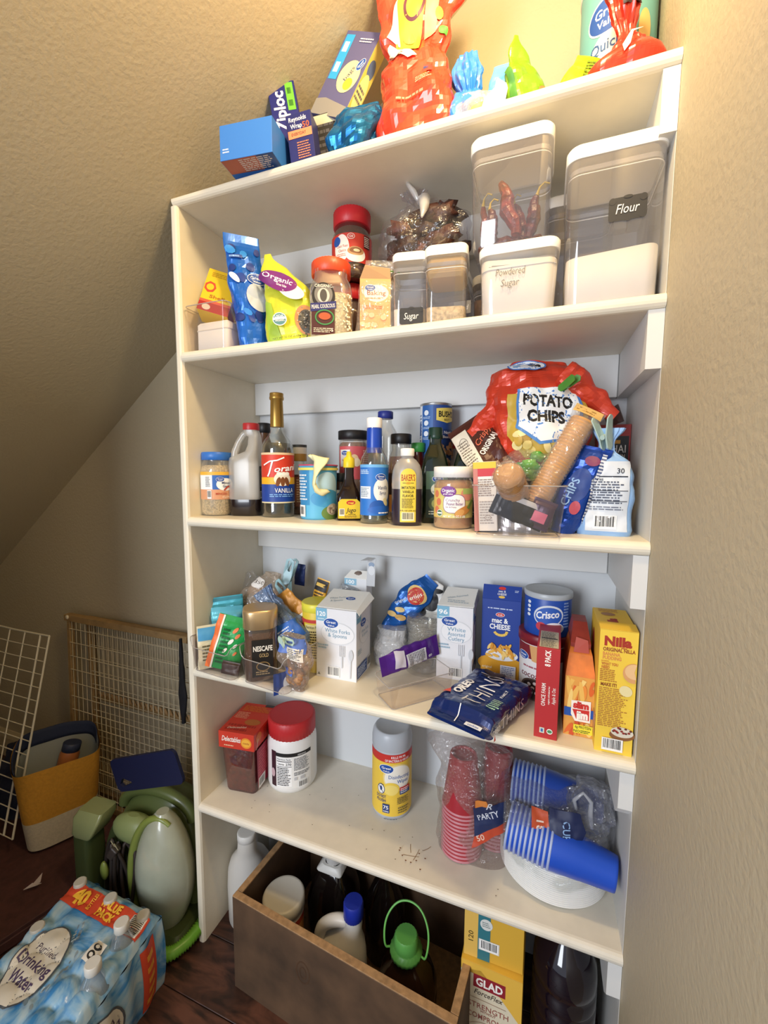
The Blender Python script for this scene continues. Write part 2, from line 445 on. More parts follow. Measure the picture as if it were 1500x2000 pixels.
# ================================================================ helpers for groceries
def face(x, y): return math.degrees(math.atan2(.79-x, y+.758))
def cap(t, r, z0, z1, mat, ribs=True, name='lid', n=48, lip=.0012):
    e = min(.0015, (z1-z0)*.2); mb = MB()
    mb.lathe([(r-lip, z0), (r, z0+e*.5), (r, z1-e), (r-e, z1)], mat, n=n, rib=(.03 if ribs else 0))
    mb.lathe([(r-e*1.2, z1-.0002), (r-e*2.4, z1+.0003)], mat, n=n)
    return mb.build(name, t)
def body(t, prof, mat, name='bottle_body', n=40, sx=1, sy=1, top=False):
    return MB().lathe(prof, mat, n=n, sx=sx, sy=sy, cap1=top).build(name, t)
def fill(t, prof, mat, name='contents', n=32, sx=1, sy=1):
    return MB().lathe(prof, mat, n=n, sx=sx, sy=sy).build(name, t)
def carton(name, label, loc, rz, w, d, h, mat, cat='box', group=None, rx=0, ry=0, flaps=True, parent=None):
    t = T(name, label, cat, loc, rz, rx, ry, group)
    b = MB().box(-w/2, w/2, -d/2, d/2, 0, h, mat, b=.001).build('carton', t)
    return t
GLASS = CLEAR('#f4f8f6', .02, .03, .6); PLAST = CLEAR('#fbfbf8', .10, .10, .5); BAGC = CLEAR('#ffffff', .08, .08, .35, .97, .6)
ACRYL = CLEAR('#faf6f4', .035, .04, .22, .985); MILKY = CLEAR('#f1eee8', .34, .3, .3, .97)
zC = Z['C']
# ---- minced garlic jar
x, y = .039, .07
t = T('garlic_jar', 'clear plastic jar of minced garlic with blue lid, leftmost on the bottle shelf', 'jar', (x, y, zC), face(x, y)+4)
P = [(.030, 0), (.036, .003), (.0385, .01), (.0385, .105), (.037, .115), (.034, .125), (.0315, .131), (.0315, .137)]
body(t, P, PLAST); fill(t, [(.029, .002), (.0365, .01), (.0365, .105), (.034, .118), (.028, .122)], M('#d9bf92', .8, bump=1, scale=220, var=.45), 'minced_garlic')
cap(t, .0335, .134, .153, M('#2f6fc4', .4))
a = Art(cyl(.0386, 0, .04), .006)
a.rect(-.052, 0, .052, .066, '#f0f1f2').rect(-.052, 0, .052, .024, '#d89a72').rect(-.052, .058, .052, .066, '#e8b23a').rect(-.014, .024, .052, .058, '#2f66b8')
a.ell(.017, .036, .022, .015, '#f5f5f3').gv(.004, .048, .009).text('Minced', .019, .040, .006, '#263a66').text('Garlic', .019, .032, .006, '#263a66')
a.lines(-.03, .030, -.018, .055, 9, '#6a7076').bars(-.026, .002, -.016, .022).text('MINCED', .006, .014, .005, '#b5442e').text('CLOVES', .02, .006, .005, '#f6e3c8')
a.stroke([(.012, .022), (.02, .030), (.032, .033)], .004, '#b5442e').done(parent=t)
# ---- syrup jug with loop handle and red cap
x, y = .108, .095
t = T('syrup_jug', 'translucent syrup jug with looped handle, red cap and black syrup in the bottom', 'jug', (x, y, zC), 16)
m = MB(); rings = []
for z, hx, hy, cx in ((0, .034, .028, 0), (.006, .039, .032, 0), (.125, .039, .032, 0), (.14, .036, .030, -.001), (.155, .016, .026, .020), (.17, .013, .022, .023), (.19, .012, .018, .023), (.197, .018, .016, .017), (.207, .017, .016, .014)):
    rings.append(rr(hx, hy, min(hx, hy)*.7, z, (cx, 0), 5))
m.loft(rings, MILKY, cap1=False)
m.tube([(-.030, 0, .136), (-.028, 0, .155), (-.018, 0, .178), (-.006, 0, .196), (.006, 0, .203)], [.010, .009, .008, .008, .009], MILKY, 10)
m.build('jug_body', t)
mb = MB(); mb.loft([rr(.0345, .0285, .020, -.0002, k=5), rr(.0393, .0323, .0226, .006, k=5), rr(.0393, .0323, .0226, .040, k=5)], M('#1c1315', .2, coat=.4)); mb.build('syrup', t)
m = MB().lathe([(.0185, .207), (.019, .209), (.019, .221), (.018, .223)], M('#b8242c', .4), c=(.014, 0), n=40, rib=.03); m.build('cap', t)
a = Art(flat((.0395, 0, .04), (0, 1, 0), (0, 0, 1), (1, 0, 0)), .01); a.rect(-.02, 0, .02, .08, '#17171a').lines(-.017, .03, .017, .077, 14, '#8d8d90').rect(-.018, .002, .002, .02, '#f1f1ef').bars(-.018, .003, 0, .019); a.done(parent=t)
# ---- black capped bottle behind the jug
x, y = .084, .2
t = T('black_capped_bottle', 'bottle with black cap standing behind the syrup jug', 'bottle', (x, y, zC), 0)
body(t, [(.024, 0), (.027, .004), (.027, .14), (.02, .18), (.014, .2), (.014, .212)], M('#5a3a24', .3)); cap(t, .0165, .210, .236, BLACK)
# ---- vanilla syrup glass bottle
x, y = .195, .1
t = T('vanilla_syrup_bottle', 'tall glass syrup bottle with gold foil neck and red and blue label', 'bottle', (x, y, zC), face(x, y))
B = [(.034, 0), (.0375, .003), (.038, .01), (.038, .158), (.0365, .168), (.031, .18), (.021, .192), (.0155, .202), (.0135, .215), (.0135, .285)]
body(t, B, GLASS, n=48); fill(t, [(.034, .002), (.0365, .01), (.0365, .156), (.035, .167), (.0305, .174)], CLEAR('#c9c2ae', .05, .02, .25, .8), 'clear_syrup')
MB().lathe([(.034, .004), (.0362, .01), (.0362, .026)], M('#2a1208', .08), n=40).build('dark_syrup', t)
g = M('#b08c46', .35, .75)
MB().lathe([(.0155, .212), (.0158, .214), (.0142, .274), (.0165, .276), (.0168, .281), (.0158, .283), (.0160, .2885), (.0155, .2905), (.011, .2915)], g, n=32).build('foil_neck', t)
a = Art(cyl(.0383, .28, .034), .005)
a.rect(-.060, .058, .060, .116, '#d23c24').rect(-.060, .044, .060, .060, '#f2b21c').rect(-.060, 0, .060, .044, '#173f96').rect(-.060, .112, .060, .117, '#e8c9a0').rect(-.060, 0, .060, .003, '#e9d9b0')
a.ell(0, .056, .020, .016, '#f7e7d0')
for dx in (-.010, 0, .010): a.ell(dx, .05, .005, .011, '#7a4316', rot=dx*30)
for dx in (-.008, .002, .010): a.ell(dx, .068, .006, .0045, '#fbf3e6')
a.stroke([(-.045, .088), (-.028, .097), (-.012, .099), (.004, .106)], .003, '#ffffff').stroke([(-.022, .098), (-.030, .070), (-.034, .062)], .0036, '#ffffff')
a.text('orani', .009, .082, .014, '#ffffff', w=.056, it=.25, bold=.02, rot=.12).text('VANILLA', .004, .030, .011, '#ffffff', w=.044, bold=0)
a.lines(-.03, .014, .034, .022, 2, '#7fb2ea').done(parent=t)
# ---- spice jar behind
x, y = .212, .17
t = T('small_spice_jar', 'small glass spice jar with gold and black label behind the tall syrup bottle', 'jar', (x, y, zC), face(x, y))
body(t, [(.02, 0), (.022, .003), (.022, .11), (.018, .128), (.0165, .135)], GLASS); fill(t, [(.02, .002), (.0205, .1)], M('#7a4a34', .8, bump=.5, scale=200))
MB().lathe([(.0178, .134), (.018, .136), (.018, .172), (.017, .174)], M('#b58a3c', .4), n=32).lathe([(.0182, .152), (.0182, .168)], M('#e9e6dc', .5), n=32).lathe([(.0184, .168), (.0184, .1745)], M('#3a3836', .5), n=32).build('lid', t)
Art(cyl(.0222, .3, .02), .006).rect(-.02, 0, .025, .075, '#8d5640').lines(-.015, .01, .02, .07, 10, '#d8b58a').done(parent=t)
# ---- blue snack tub with torn pale lid
x, y = .305, .10
t = T('blue_snack_tub', 'blue printed tub with torn pale yellow lid flopped over its front', 'tub', (x, y, zC), face(x, y))
MB().lathe([(.038, 0), (.040, .002), (.0425, .118), (.044, .12), (.044, .1225)], M('#5db4dd', .45), n=48, cap1=False).build('tub_body', t)
MB().lathe([(.0445, .1205), (.0450, .1215), (.0445, .1235), (.041, .1238)], M('#c2476b', .4), n=48, cap1=False).build('rim', t)
a = Art(cyl(lambda v: .0402+v*.0021/.118+.0001, 0, .003), .005)
a.rect(-.058, 0, .058, .113, '#5fb6e0').rect(-.054, .03, -.020, .108, '#3b8ec4').ell(.02, .07, .03, .034, '#bfe2f0').ell(.02, .045, .038, .020, '#4aa2d6').ell(.032, .012, .026, .017, '#6e8f4c').ell(.036, .020, .018, .013, '#c9bfb0')
for i in range(14): a.ell(.036+random.uniform(-.012, .012), .02+random.uniform(-.008, .008), .003, .0025, random.choice(['#8e7b6d', '#e7dccb', '#a88f7c']), n=8)
a.lines(-.05, .04, -.024, .10, 9, '#e7f4fb').rect(-.05, .004, -.030, .030, '#f2f2f0').bars(-.048, .005, -.032, .028).rect(-.058, .108, .058, .1135, '#e8dc6a')
a.done(parent=t)
pl = M('#ece6b4', .4); m = MB()
def lidF(p, q):
    # a bent strip: rises above the rim, curls over and hangs down the front of the tub
    pth = [(-.004, .140, -.036), (.010, .146, -.040), (.020, .138, -.046), (.016, .118, -.052), (.006, .098, -.053), (.004, .080, -.052), (.016, .066, -.050), (.034, .070, -.042)]
    k = p*(len(pth)-1); i = min(int(k), len(pth)-2); f = k-i; A, B = pth[i], pth[i+1]
    c = [A[j]+(B[j]-A[j])*f for j in range(3)]; wd = .006+.016*math.sin(PI*min(1, p*.9+.12))
    ang = p*3.3+2.4; e = (q-.5)*2
    return (c[0]-.012+e*wd*math.cos(ang)*.8, c[2]-.004*(1-e*e)-.002, c[1]+e*wd*math.sin(ang)*.8-.004)
m = MB(); m.grid(lidF, 30, 6, pl); lo_ = m.build('torn_lid', t)
so = lo_.modifiers.new('s', 'SOLIDIFY'); so.thickness = .0012
# ---- small dark jar
x, y = .338, .15
t = T('small_dark_jar', 'small dark jar with black lid between blue tub and yellow-capped bottle', 'jar', (x, y, zC), face(x, y))
body(t, [(.018, 0), (.02, .003), (.02, .075), (.016, .085)], M('#3b2a22', .25)); cap(t, .0165, .084, .105, M('#20262c', .4))
Art(cyl(.0202, 0, .02), .006).rect(-.02, 0, .02, .045, '#e7e9ea').gv(0, .034, .01).ell(0, .012, .012, .009, '#7b8c5a').done(parent=t)
# ---- seasoning bottle with yellow cap
x, y = .383, .10
t = T('seasoning_sauce_bottle', 'dark seasoning sauce bottle with pointed yellow cap and yellow label', 'bottle', (x, y, zC), face(x, y))
MB().loft([rr(hx, hx*.8, hx*.35, z, k=4) for hx, z in ((.024, 0), (.0275, .003), (.0275, .045), (.026, .055), (.018, .072), (.0125, .085), (.0105, .1), (.0105, .122))], M('#1c0d0a', .08)).build('bottle_body', t)
MB().lathe([(.0125, .117), (.013, .119), (.0125, .137), (.0065, .142), (.0055, .150), (.0035, .153)], M('#e9cf2c', .4), n=28).build('cap', t)
a = Art(flat((0, -.0222, .005), (1, 0, 0), (0, 0, 1), (0, -1, 0)), .01)
a.poly([(-.024, 0), (.024, 0), (.024, .036), (.017, .043), (-.017, .043), (-.024, .036)], '#e8c62a').ell(.004, .035, .010, .005, '#c23427').text('maggi', .004, .035, .004, '#f7e04a')
a.text('Jugo', .004, .019, .010, '#2a1a0c', w=.022, it=.3).text('seasoning', .006, .010, .003, '#2a1a0c').bars(-.022, .006, -.010, .022, bg='#f3efe0').lines(-.010, .002, .02, .007, 2, '#7a5a20').done(parent=t)
# ---- pink label jar with black lid (behind)
x, y = .355, .185
t = T('pink_label_spread_jar', 'spread jar with black lid and pink label behind the yellow-capped bottle', 'jar', (x, y, zC), face(x, y))
body(t, [(.033, 0), (.036, .004), (.036, .17), (.034, .182), (.033, .186)], PLAST, n=40); fill(t, [(.03, .002), (.0345, .01), (.0345, .172), (.03, .178)], M('#8a5c3c', .7))
cap(t, .0362, .185, .206, BLACK); a = Art(cyl(.0362, .1, .09), .006); a.rect(-.045, 0, .045, .078, '#d0585e').rect(-.04, .03, -.012, .07, '#f0efe9').gv(-.026, .062, .009).text('Spread', -.026, .046, .004, '#a83a4a').ell(-.002, .045, .011, .014, '#e9c89a').ell(.004, .040, .009, .010, '#f3e2c2').lines(.02, .01, .04, .07, 12, '#f0c9c4').done(parent=t)
# ---- pale vanilla syrup bottle
x, y = .456, .07
t = T('flavoring_syrup_bottle', 'clear syrup bottle with white cap, blue shrink neck and blue label', 'bottle', (x, y, zC), face(x, y))
body(t, [(.0265, 0), (.029, .004), (.0295, .012), (.0285, .020), (.0295, .028), (.0295, .124), (.027, .138), (.020, .15), (.0155, .16), (.0155, .2)], GLASS, n=44)
fill(t, [(.0265, .002), (.0282, .012), (.0272, .02), (.0282, .028), (.0282, .118)], CLEAR('#dcdccc', .1, .05, .2, .9), 'clear_syrup')
MB().lathe([(.0160, .147), (.0165, .15), (.0158, .196), (.0145, .203)], M('#1745b4', .3), n=36).build('shrink_sleeve', t)
MB().lathe([(.0155, .199), (.016, .201), (.016, .2185), (.0145, .2195)], M('#f4f4f6', .4), n=40, rib=.03).build('cap', t)
a = Art(cyl(.0297, .15, .018), .005)
a.rect(-.046, 0, .046, .105, '#2b77cf').rect(-.046, .099, .046, .105, '#6fb4ec').lines(-.040, .085, -.014, .095, 3, '#cfe6fa').rect(-.040, .035, -.012, .06, '#eef3f6').lines(-.038, .038, -.014, .058, 6, '#6f87a3')
a.ell(.014, .052, .020, .026, '#f4f4f0').gv(.010, .079, .011).text('Vanilla', .014, .058, .008, '#27407c', w=.022, bold=0, it=.2).text('Syrup', .014, .047, .007, '#27407c', w=.016, bold=0, it=.2)
a.ell(.004, .018, .018, .014, '#1d57ad').ell(.020, .028, .005, .009, '#e8dba8', rot=.4).ell(.012, .012, .03, .008, '#2462bd').lines(.004, .003, .03, .008, 1, '#ffffff').done(parent=t)
# ---- clear bottle blue cap behind
x, y = .445, .165
t = T('clear_bottle_blue_cap', 'ribbed clear plastic bottle with dark blue cap at the back', 'bottle', (x, y, zC), 0)
body(t, [(.026, 0), (.028, .004), (.028, .1), (.026, .105), (.028, .11), (.028, .185), (.026, .2), (.015, .219), (.0148, .23)], PLAST); fill(t, [(.024, .002), (.0265, .006), (.0265, .09)], CLEAR('#c6a26a', .3, .05, .2), 'contents')
cap(t, .0172, .229, .246, M('#22328c', .4))
# ---- sauce with black cap
x, y = .49, .145
t = T('spice_shaker_black_cap', 'brown seasoning bottle with wide black cap behind the vanilla flavoring', 'bottle', (x, y, zC), face(x, y))
body(t, [(.026, 0), (.029, .004), (.029, .13), (.026, .145), (.021, .155), (.021, .172)], PLAST); fill(t, [(.025, .002), (.0272, .006), (.0272, .13), (.024, .142)], M('#7b3f22', .6, var=.2))
cap(t, .0225, .170, .192, BLACK); a = Art(cyl(.0293, .0, .02), .006); a.rect(-.04, 0, .04, .085, '#2a1714').ell(-.004, .06, .018, .016, '#d8a04c').ell(-.006, .056, .009, .012, '#2a1714').rect(-.03, .0, .02, .038, '#c98a46').text('PEPPER', .006, .020, .012, '#2a1714', w=.05).done(parent=t)
# ---- green cap
x, y = .517, .19
t = T('green_capped_bottle', 'dark glass bottle with bright green ribbed cap behind the oil bottle', 'bottle', (x, y, zC), 0)
body(t, [(.021, 0), (.023, .004), (.023, .12), (.015, .14), (.013, .15), (.013, .158)], M('#4a1512', .12)); cap(t, .0160, .154, .175, M('#3f9a48', .4))
# ---- imitation vanilla
x, y = .532, .06
t = T('vanilla_flavor_bottle', 'flat oval vanilla flavor bottle with white cap and yellow label', 'bottle', (x, y, zC), face(x, y)-2)
P = [(.026, 0), (.030, .003), (.031, .008), (.031, .098), (.0295, .11), (.0255, .122), (.018, .132), (.0125, .136), (.012, .142)]
MB().lathe(P, MILKY, n=44, sy=.68, cap1=False).build('bottle_body', t)
MB().lathe([(.0262, -.0002), (.0302, .003), (.0312, .008), (.0312, .074)], M('#2e2430', .3, coat=.3), n=44, sy=.682).build('vanilla_extract', t)
MB().lathe([(.0135, .140), (.014, .1415), (.014, .1535), (.0125, .155)], M('#f6f5f0', .4), n=36).build('cap', t)
def F(u, v, h):
    a_ = u/.031; return Vector(((.0316+h)*math.sin(a_), -(.0316+h)*math.cos(a_)*.69, .008+v))
a = Art(F, .004)
a.rect(-.013, 0, .019, .09, '#e9d24a').ell(.003, .09, .016, .017, '#e9d24a').text("BAKER'S", .003, .089, .013, '#a8301c', w=.027, bold=.02)
a.stroke([(-.008, .078), (.014, .078)], .0012, '#5a4a20').ell(.003, .078, .005, .0022, '#c99a2c').text('IMITATION', .003, .069, .0055, '#3a2c14', w=.026).text('VANILLA', .003, .061, .0055, '#3a2c14', w=.022).text('FLAVOR', .003, .053, .0055, '#3a2c14', w=.021)
a.lines(-.009, .028, .016, .048, 9, '#6b5a22').text('8 FL OZ (236 mL)', .003, .0235, .003, '#4a3c18').bars(-.009, .003, .015, .020, bg='#efe7c0').done(parent=t)
# ---- two dark green oil bottles
OLG = M('#0f1f14', .08, coat=.3); OLT = CLEAR('#4c5a2c', .25, .04, .4, .55)
def oil(x, y, label, name='olive_oil_bottle'):
    t = T(name, label, 'bottle', (x, y, zC), face(x, y), group='dark green oil bottles')
    m = MB(); m.loft([rr(hx, hx, hx*.32, z, k=4) for hx, z in ((.026, 0), (.029, .003), (.029, .105), (.028, .12), (.022, .145), (.0135, .165), (.0125, .172), (.0125, .186))], OLG); m.build('bottle_body', t)
    MB().lathe([(.0145, .178), (.0155, .179), (.0158, .186), (.015, .188), (.0152, .200), (.014, .2025)], M('#10382c', .35), n=32).build('cap', t)
    a = Art(front(.0583, .012)); a.rect(-.018, 0, .026, .098, '#20342c').rect(-.018, .06, .026, .098, '#567a70').gv(.006, .082, .011).ell(.008, .06, .016, .014, '#dfe3d4').text('OLIVE OIL', .006, .055, .004, '#2c4436', w=.022).ell(.0, .030, .013, .014, '#51603a').ell(.002, .03, .008, .009, '#a6aa62').lines(-.012, .006, .02, .016, 2, '#c8d0c0').done(parent=t)
    return t
oil(.571, .135, 'dark green oil bottle standing in front of the bean can')
oil(.637, .150, 'dark green oil bottle behind the crunchy peanut butter jar')
# ---- cans at the back : bean can on a lower can
x, y = .549, .225
def can(name, label, loc, rz, r, h, col, art=None):
    t = T(name, label, 'can', loc, rz)
    s = M('#b9bcc0', .3, .8); MB().lathe([(r-.001, 0), (r+.0008, .0008), (r+.0008, .003), (r-.0006, .005), (r-.0006, h-.005), (r+.0008, h-.003), (r+.0008, h-.0008), (r-.001, h), (r-.0015, h-.003), (.001, h-.003)], s, n=48).build('tin', t)
    a = Art(cyl(r-.0003, 0, .006), .006); a.rect(-PI*r, 0, PI*r, h-.012, col)
    if art: art(a)
    a.done('paper_label', t)
    return t
can('lower_bean_can', 'grey-labelled tin can under the blue bean can at the back', (x, y, zC), face(x, y), .037, .1155, '#4c4a48')
def beans(a):
    H = .138
    a.rect(-.055, 0, -.036, H, '#e9edf2').lines(-.053, .02, -.038, .12, 14, '#5a78a8').rect(-.053, .07, -.040, .10, '#1f478f').rect(-.036, 0, -.006, H, '#2a62ab')
    for i, v in enumerate((.121, .098, .074)): a.ell(-.023, v, .006, .006, '#e9f0f8').lines(-.032, v-.014, -.012, v-.008, 2, '#bcd2ee')
    a.poly([(.001, .130), (.050, .134), (.050, .104), (.026, .098), (.001, .104)], '#e6cf63').text("BUSH'S", .026, .118, .013, '#141414', w=.040, bold=.035).text('BEST', .026, .105, .005, '#141414')
    a.rect(-.008, .062, .055, .084, '#173a7a').text('Great Northern', .024, .077, .007, '#ffffff', w=.056, bold=.01).text('Beans', .026, .067, .006, '#ffffff', bold=.01)
    for i in range(46): a.ell(random.uniform(.004, .052), random.uniform(.004, .056), .0055, .0038, random.choice(['#c9a47c', '#b58b64', '#dcbf98', '#9c724e']), rot=random.uniform(0, 3), n=10)
can('bean_can', 'blue tin can of white beans stacked on another can at the back', (x, y, zC+.1157), face(x, y), .0365, .150, '#1f478f', beans)
# ---- red capped squeeze bottle between oils
x, y = .606, .225
t = T('red_capped_bottle', 'clear bottle with red cap between the two oil bottles, at the back', 'bottle', (x, y, zC), 0)
body(t, [(.024, 0), (.026, .004), (.026, .12), (.018, .15), (.013, .166)], PLAST); cap(t, .0155, .163, .190, M('#c23a44', .4))
# ---- crunchy peanut butter
x, y = .627, .06
t = T('peanut_butter_jar', 'peanut butter jar with white ribbed lid and pink and green label', 'jar', (x, y, zC), face(x, y))
P = [(.032, 0), (.036, .002), (.0375, .007), (.0375, .078), (.038, .083), (.037, .09), (.034, .0945), (.0335, .1)]
body(t, P, PLAST, n=44); fill(t, [(.031, .001), (.0352, .003), (.0365, .008), (.0365, .080), (.034, .089), (.030, .093)], M('#c08d5a', .55, bump=.3, scale=90, var=.1), 'peanut_butter')
cap(t, .0375, .098, .1185, M('#f2f1ee', .4), n=72)
a = Art(cyl(.0377, 0, .022), .005)
a.rect(-.05, 0, .05, .056, '#d9cf78').rect(-.05, .0, -.026, .056, '#dfc06a')
for (u, v) in ((-.036, .045), (-.030, .030), (-.035, .015)): a.ell(u, v, .006, .007, '#d57b5c')
a.ell(.028, .045, .014, .012, '#e0957a').rect(.018, .045, .05, .056, '#a9c06a').ell(.002, .027, .021, .018, '#8a4a90', e=3).ell(.002, .027, .020, .017, '#f8f6f0', e=3)
a.ell(-.010, .050, .015, .010, '#7d3f96').text('Organic', -.010, .052, .0065, '#ffffff', w=.024).text('great value', -.010, .0455, .003, '#ffffff')
a.text('Crunchy', -.001, .034, .0055, '#7a4a8c', bold=0).text('Peanut Butter', .003, .027, .0055, '#7a4a8c', w=.030, bold=.005).text('Stir & Enjoy', -.004, .021, .003, '#7a4a8c', bold=0)
a.ell(-.026, .009, .0065, .0065, '#f1f1ee').ell(-.026, .009, .0055, .0055, '#4f7a54').rect(-.031, .0075, -.021, .0105, '#f1f1ee').ell(.018, .013, .017, .0075, '#c58a44', rot=.5, e=2.3).ell(.012, .010, .009, .006, '#d9a45e', rot=.5)
a.stroke([(.028, .018), (.040, .034)], .006, '#6f8a3c').text('NET WT 16 OZ (1 LB)', .002, .0035, .004, '#ffffff', w=.04).done(parent=t)
# ================================================================ right end of the bottle shelf
def open_bin(t, hx0, hy0, hx1, hy1, h, mat=None, r=.012, dip=0, rim=.0011, name='bin_shell'):
    """clear open bin: flared walls, floor, thicker glinting rim and base edge; front wall dips by `dip`"""
    mat = mat or ACRYL; m = MB(); K = 6
    def ring(q, extra=0):
        hx = hx0+(hx1-hx0)*q; hy = hy0+(hy1-hy0)*q; pts = rr(hx+extra, hy+extra, r, h*q, k=K); out = []
        for (x, y, z) in pts:
            f = max(0, min(1, (-y/hy-.2)*2)) * max(0, min(1, (1-abs(x)/hx)*5))
            out.append((x, y, z-dip*q*f*f*(3-2*f)))
        return out
    def dens(ring_):
        out = []
        for i in range(len(ring_)):
            a, b = Vector(ring_[i]), Vector(ring_[(i+1) % len(ring_)]); n = max(1, int((b-a).length/.008))
            out += [tuple(a.lerp(b, j/n)) for j in range(n)]
        return out
    n0 = dens(rr(hx1, hy1, r, 0, k=K))
    def ring2(q):
        s0, s1 = (hx0+(hx1-hx0)*q)/hx1, (hy0+(hy1-hy0)*q)/hy1; out = []
        for (x, y, z) in n0:
            f = max(0, min(1, (-y/hy1-.1)*1.5)) * max(0, min(1, (1-abs(x)/hx1)*4)); f = f*f*(3-2*f)
            out.append((x*s0, y*s1, q*h-dip*q*f))
        return out
    rings = [ring2(q/6) for q in range(7)]
    m.loft(rings, mat, cap0=True, cap1=False); m.build(name, t)
    edge = CLEAR('#ebe6e2', .40, .05, .6, .85)
    MB().tube(ring2(1), rim, edge, 6, closed=True).tube([(x, y, z+.001) for x, y, z in ring2(0)], rim*.8, edge, 6, closed=True).build('bin_rim', t)
def clip(name, label, loc, rot, col, s=1, holes=True, jaw=.045):
    """spring bag clip: two long paddles with slots, joined at a pin"""
    t = T(name, label, 'bag clip', loc, rot[2], rot[0], rot[1]); m0 = M(col, .4)
    for sg in (-1, 1):
        m = MB(); L = .062*s; w = .011*s
        def P(p, q):
            a = sg*(.004+.010*max(0, p-.35)/.65)*s
            ww = w*(1-.25*abs(p-.5))*min(1, math.sqrt(max(0, 1-(2*p-1)**8))+.15)
            return ((q-.5)*2*ww, a, (p-.4)*L)
        out = [P(p/12, 0) for p in range(13)] + [P(p/12, 1) for p in range(12, -1, -1)]
        # paddle as ring around a slot
        if holes:
            inner = [(x*.42, y, z) for x, y, z in out]; c = Vector((0, 0, 0))
            k = [i for i in range(len(out))]
            o2 = []; i2 = []
            for (x, y, z) in out:
                o2.append((x, y, z)); f = (z-(.05*L))/(L*.55)
                i2.append((x*.4, y, .30*L+(z-.1*L)*.42))
            vs = o2+i2+[(x, y+sg*.0022*s, z) for x, y, z in o2+i2]; n = len(o2); fs = []
            for i in range(n):
                j = (i+1) % n
                fs += [(i, j, n+j, n+i), (2*n+i, 3*n+i, 3*n+j, 2*n+j), (i, 2*n+i, 2*n+j, j), (n+i, n+j, 3*n+j, 3*n+i)]
            m.add(vs, fs, m0)
        else:
            m.slab(out, .0024*s, (0, sg, 0), m0)
        m.build('clip_arm', t)
    MB().tube([(-.011*s, 0, 0), (.011*s, 0, 0)], .0045*s, m0, 10).build('hinge_barrel', t)
    return t
x, y = .747, .045
binC = T('clear_snack_bin', 'small clear open bin overflowing with snack packets, at the front of the bottle shelf', 'bin', (x, y, zC), 5)
open_bin(binC, .068, .062, .077, .068, .086)
# tall thin box
t = T('thin_tall_box', 'thin upright carton with yellow and red top standing in the snack bin', 'box', (.697, .022, zC+.003), 2, 0, -3)
MB().box(-.020, .020, -.012, .012, 0, .124, M('#f0ebe2', .5), b=.0008).build('carton', t)
a = Art(front(.024)); a.rect(-.020, .112, .020, .1235, '#eac32c').rect(-.020, .098, .020, .112, '#c8303a').lines(-.014, .062, .016, .094, 8, '#8f7d74').rect(-.020, 0, -.012, .112, '#c87c70').lines(-.010, .012, .018, .055, 9, '#a9a09a').ring(.004, .024, .006, .004, .0008, '#8f7d74').done(parent=t)
Art(lside(.04)).rect(-.012, 0, .012, .1235, '#b85a50').rect(-.012, .112, .012, .1235, '#d8a83a').done('side_print', t)
# cracker sleeve
def sleeve_disc(t, r, L, n, col, wav=.0016):
    m = MB(); rings = []; N = n*3
    for i in range(N+1):
        z = L*i/N; q = r + (wav if i % 3 == 1 else (-wav*.5 if i % 3 == 0 else 0)); rings.append([(q*math.cos(2*PI*j/28), q*math.sin(2*PI*j/28), z) for j in range(28)])
    m.loft(rings, col); return m
t = T('cracker_sleeve', 'long clear-wrapped sleeve of tan crackers leaning diagonally out of the snack bin', 'cracker sleeve', (.766, .040, zC+.030), 0, -8, 27)
sleeve_disc(t, .0205, .192, 34, M('#c8955c', .7, var=.08)).build('crackers', t)
w = Soft(.215, [(0, .044), (.1, .047), (.88, .047), (1, .058)], [(0, .044), (.86, .046), (1, .004)], e=2, amp=.002, fr=60, seed=3, n=30, nz=24)
w.mesh(BAGC).build('wrapper', t)
Art(w.F(), .01).rect(-.024, .200, .024, .2145, '#d9b06a').lines(-.02, .203, .02, .212, 2, '#a27a3c').done('crimped_end', t)
# round end of a second sleeve
t = T('second_cracker_sleeve', 'clear-wrapped sleeve of round crackers seen end-on in the snack bin', 'cracker sleeve', (.744, .030, zC+.068), -8, 60, 0)
sleeve_disc(t, .0235, .072, 14, M('#c28f58', .7, var=.1)).ball((0, 0, .070), .0235, .0235, .010, M('#c28f58', .7, var=.1)).build('crackers', t)
b_ = Soft(.092, [(0, .050), (.8, .051), (1, .03)], [(0, .050), (.8, .051), (1, .03)], e=2, amp=.003, fr=50, seed=8, n=26, nz=14); b_.mesh(BAGC).build('wrapper', t)
# packets inside the bin
def packet(name, label, cat, loc, rz, rx, ry, w, h, d, mat, seed=1, art=None, amp=.003, parent=None, group=None, e=2.6, crimp=True, wt=None):
    t = T(name, label, cat, loc, rz, rx, ry, group)
    s = Soft(h, wt or [(0, w), (1, w)], [(0, .0012), (.06, .002), (.22, d), (.78, d), (.94, .002), (1, .0012)], e=e, amp=amp, fr=40, seed=seed, n=36, nz=26)
    s.mesh(mat).build('packet', t)
    if art:
        a = Art(s.F(), .008); art(a, w, h); a.done(parent=t)
    return t
packet('black_foil_packet', 'black and silver foil packet lying slanted in the front of the snack bin', 'packet', (.710, .000, zC+.060), 0, -12, 112, .045, .095, .016, M('#15151a', .25, .3), 4, lambda a, w, h: a.rect(-w/2*.9, 0, -w/2*.55, h, '#b9bcc4'))
packet('silver_packet', 'shiny silver packet flat on the floor of the snack bin', 'packet', (.700, .040, zC+.016), 0, 0, 90, .05, .090, .012, M('#c9c6c8', .25, .6), 6)
packet('purple_packet', 'small dark purple packet at the right of the snack bin', 'packet', (.780, .012, zC+.012), 0, 0, 20, .04, .052, .012, M('#3d2440', .3, .3), 9, lambda a, w, h: a.rect(-.012, .012, .01, .03, '#c65a78'))
